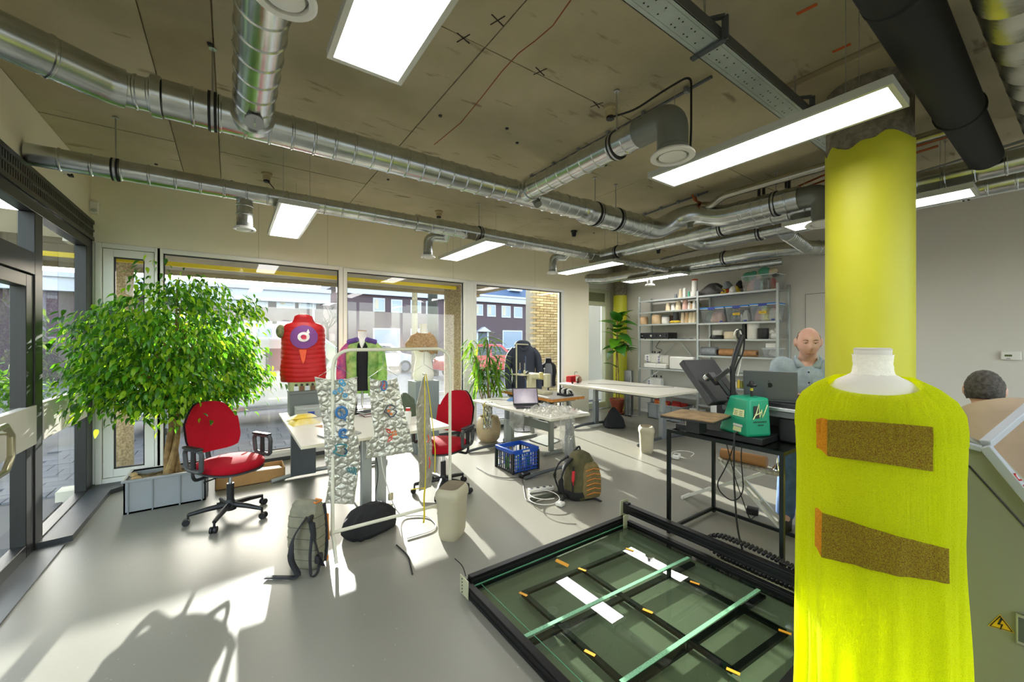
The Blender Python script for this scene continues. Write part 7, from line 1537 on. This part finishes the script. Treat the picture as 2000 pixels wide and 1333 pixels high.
# desk with laptop
scr=M('laptop_screen','5d5668',.15,col2='8a7a78',vs=6,emit='8d8494',es=.35)
laptop((3.12,4.06,.6905),-.45,.34,.235,math.radians(22),'black laptop open on the desk beside clear plastic',M('black_laptop','1d1e21',.4),False,scr)
CLP=thin('crumpled_clear','f6f6f4',.08,haze=.28,hazecol='f0efea')
m=MB();m.grid(lambda u,v:(2.90+.52*u,3.36+.5*v,.694+.075*abs(noise.noise(Vector((u*4,v*4,2))))*2*math.sin(PI*min(1,max(0,u)))+.05*abs(noise.noise(Vector((u*11,v*11,5))))),46,46)
t=thing('plastic_sheet','crumpled clear plastic sheet draped over the desk edge','plastic sheet',(3.1,3.6,.69));m.build('crumpled_top',CLP,t,ang=15)
m=MB();m.grid(lambda u,v:(2.94+.22*u+.02*noise.noise(Vector((u*4,v*4,9))),3.285-.012+.03*noise.noise(Vector((u*6,v*6,1)))-.02,.70-.42*v*(1-.9*abs(u-.35)) if v>0 else .705),24,26);m.build('hanging_flap',CLP,t,ang=15)
m=MB();m.grid(lambda u,v:(2.835+.012*noise.noise(Vector((u*5,v*5,3)))-.01,3.75+.3*u,.70-.30*v*(1-.7*abs(u-.5)) if v>0 else .70),20,20);m.build('hanging_flap',CLP,t,ang=15)
heap(3.30,4.62,.6905,.1,.08,.05,M('blue_cloth','6a8ec4',.8),'small blue cloth on the desk beside the plastic sheet',seed=5);heap(3.34,3.98,.6905,.085,.06,.035,M('blue_cloth','6a8ec4'),'pale blue glove-like cloth near the orange-edged stand',seed=8)
for i,(x,y,rz,l_) in enumerate(((2.98,4.75,.2,'white paper sheet at the back of the laptop desk'),(3.05,4.45,-.3,'white paper sheet behind the black laptop'),(3.34,3.45,.1,'paper pattern sheet at the near corner of the laptop desk'),(3.25,4.85,.5,'white paper sheet under the drooping plant leaves'))): sheet((x,y,.6905+.002*i),(.21,.29),rz,l_)
t=thing('scissors','red-handled scissors on the near corner of the laptop desk','scissors',(3.36,3.56,.695),.6);SR=M('scissor_red','c41c20',.4)
for s in(-1,1): MB().tube([(s*.022+.02*math.cos(a)-0,-.06+.026*math.sin(a),.006) for a in [2*PI*i/14 for i in range(14)]],.005,6,closed=True).build('handle',SR,t,local=True);MB().beam((s*.006,-.035,.006),(-s*.008,.1,.006),.012,.003).build('blade',STEEL,t,local=True)
# crumpled foil hanging at the desk's far end
m=MB();m.grid(lambda u,v:(2.84+.10*u-.02*v,4.68-.06*u+.03*noise.noise(Vector((u*5,v*6,1))),.70-.36*v+.02*noise.noise(Vector((u*7,v*7,4)))),16,26);tag(m.build('foil_strip',FOIL,ang=20,solid=.002),'crumpled silver foil strip hanging off the desk by the plant pot','foil')
tag(MB().tube([(2.835,4.66,.70),(2.815,4.655,.66),(2.81,4.65,.52),(2.84,4.64,.40)],.004,6).build('yellow_ribbon',YT),'yellow ribbon hanging with the foil strip','ribbon')
# large table: red toy caravan-like box with shells, thin cable
tx,ty=5.25,5.42
t=thing('red_toy','small red toy trailer with open side on the large table','toy',(tx,ty,.746));RD=M('toy_red','c01820',.35)
MB().bb((tx-.14,ty-.06,.77),(tx+.10,ty+.06,.775)).bb((tx-.14,ty+.05,.77),(tx+.10,ty+.06,.88)).bb((tx-.14,ty-.06,.88),(tx+.10,ty+.06,.888)).bb((tx-.14,ty-.06,.77),(tx-.132,ty+.06,.88)).build('trailer_box',RD,t,bevel=.003)
for x in(tx-.09,tx+.05): MB().cyl((x,ty-.065,.765),(x,ty-.045,.765),.0185,n=14).build('wheel',BLKP,t)
MB().ball((tx+.13,ty-.02,.80),(.045,.05,.05),10,8).ball((tx+.15,ty,.84),(.03,.03,.03),8,6).build('figure_cluster',M('brown_figures','6d5240',.8,col2='b08a70',vs=30),t)
MB().tube(rnd([(tx+.02,ty,.888),(tx+.02,ty,.95),(tx+.07,ty,.96),(tx+.09,ty,.94)],.03),.004,6).build('bent_wire',BLKP,t)
cord('thin_cable','thin black cable lying across the large white table',[(5.4,5.2,.749),(5.7,4.8,.749),(5.75,4.4,.749),(6.0,4.1,.749),(6.1,3.9,.76)],.003,rad=.15)
cord('thin_cable','black cable hanging behind the large table beside the pier',[(5.2,5.66,.73),(5.22,5.68,.4),(5.2,5.7,.1),(5.3,5.6,.008)],.004,rad=.1)
# power strip, adapters, cables by backpack
def powerstrip(x,y,rz,label,n=4):
    t=thing('power_strip',label,'power strip',(x,y,0),rz);MB().box((0,0,.022),(.07*n,.055,.04)).build('housing',WPLAST,t,local=True,bevel=.008)
    for i in range(n): MB().lathe([(.018,0),(.018,.002)],(-.07*n/2+.035+.07*i,0,.0425),14).build('socket',DKGREY,t,local=True)
powerstrip(2.60,3.16,-.3,'white power strip on the floor beside the backpack')
t=thing('power_adapter','white square power adapter on the floor by the backpack straps','adapter',(2.52,2.78,0),.3);MB().box((0,0,.02),(.07,.07,.035)).build('brick',WPLAST,t,local=True,bevel=.01);MB().cyl((.035,0,.02),(.05,0,.02),.005).build('cable_stub',WC,t,local=True)
pts=[Vector((2.45+.14*math.cos(a),2.93+.16*math.sin(a)*1.0,.008+.004*i)) for i,a in enumerate([.4+.5*k for k in range(22)])];cord('white_cable','white cable coiled on the floor beside the backpack',pts,.004,WC,rad=.03)
t=thing('black_adapter','black power brick on the floor in front of the blue crate','adapter',(2.72,3.60,0),.2);MB().box((0,0,.025),(.14,.06,.045)).build('brick',BLKP,t,local=True,bevel=.006);MB().cyl((-.07,0,.02),(-.09,0,.02),.006).build('cable_stub',BLKP,t,local=True)
cord('black_cable','black cable crossing the sunny floor to the backpack',[(2.64,3.59,.02),(2.5,3.66,.008),(2.42,3.85,.008),(2.44,4.2,.008)],.004,rad=.08);cord('black_cable','black cable from the crate adapter to the power strip',[(2.63,3.52,.008),(2.45,3.25,.008),(2.3,3.02,.008),(2.42,2.85,.008)],.004,rad=.1)
cord('grey_mat','dark tube lying by the power strip',[(2.34,3.0,.025),(2.72,2.98,.025)],.022,M('dark_tube','4a4c40',.7),'tube')
# adapter under large table
t=thing('white_adapter','white wall-plug adapter on the floor beside the bin','adapter',(4.78,3.02,0),.4);MB().box((0,0,.03),(.16,.08,.05)).build('brick',WPLAST,t,local=True,bevel=.01);MB().box((-.02,0,.056),(.06,.04,.006)).build('socket',GREYM,t,local=True)
cord('white_cable','white cable looped on the floor near the small adapter',[(4.72,3.05,.02),(4.9,3.2,.008),(5.15,3.2,.008),(5.2,3.0,.008),(4.98,2.94,.008)],.005,WC,rad=.12)
cord('white_cable','white cable coil on the floor beside the terracotta pot',[Vector((6.85+.13*math.cos(a),5.30+.1*math.sin(a),.008)) for a in [k*.6 for k in range(11)]],.004,WC,rad=.03)
# cables under press table
cord('black_cable','black cable hanging in a loop below the press table',[(3.45,1.62,.80),(3.44,1.70,.5),(3.42,1.80,.28),(3.44,1.66,.18),(3.42,1.56,.3),(3.45,1.60,.62),(3.47,1.58,.80)],.005,rad=.1)
cord('black_cable','black cable running from the press table to the floor plug',[(3.40,1.72,.80),(3.44,1.64,.4),(3.5,1.55,.06),(3.75,1.62,.008)],.004,rad=.1)
t=thing('black_plug','black plug adapter standing on the floor behind the press table','adapter',(3.80,1.66,0),.3);MB().box((0,0,.03),(.07,.09,.055)).build('brick',BLKP,t,local=True,bevel=.006);MB().cyl((-.035,0,.02),(-.05,0,.02),.006).build('cable_stub',BLKP,t,local=True)
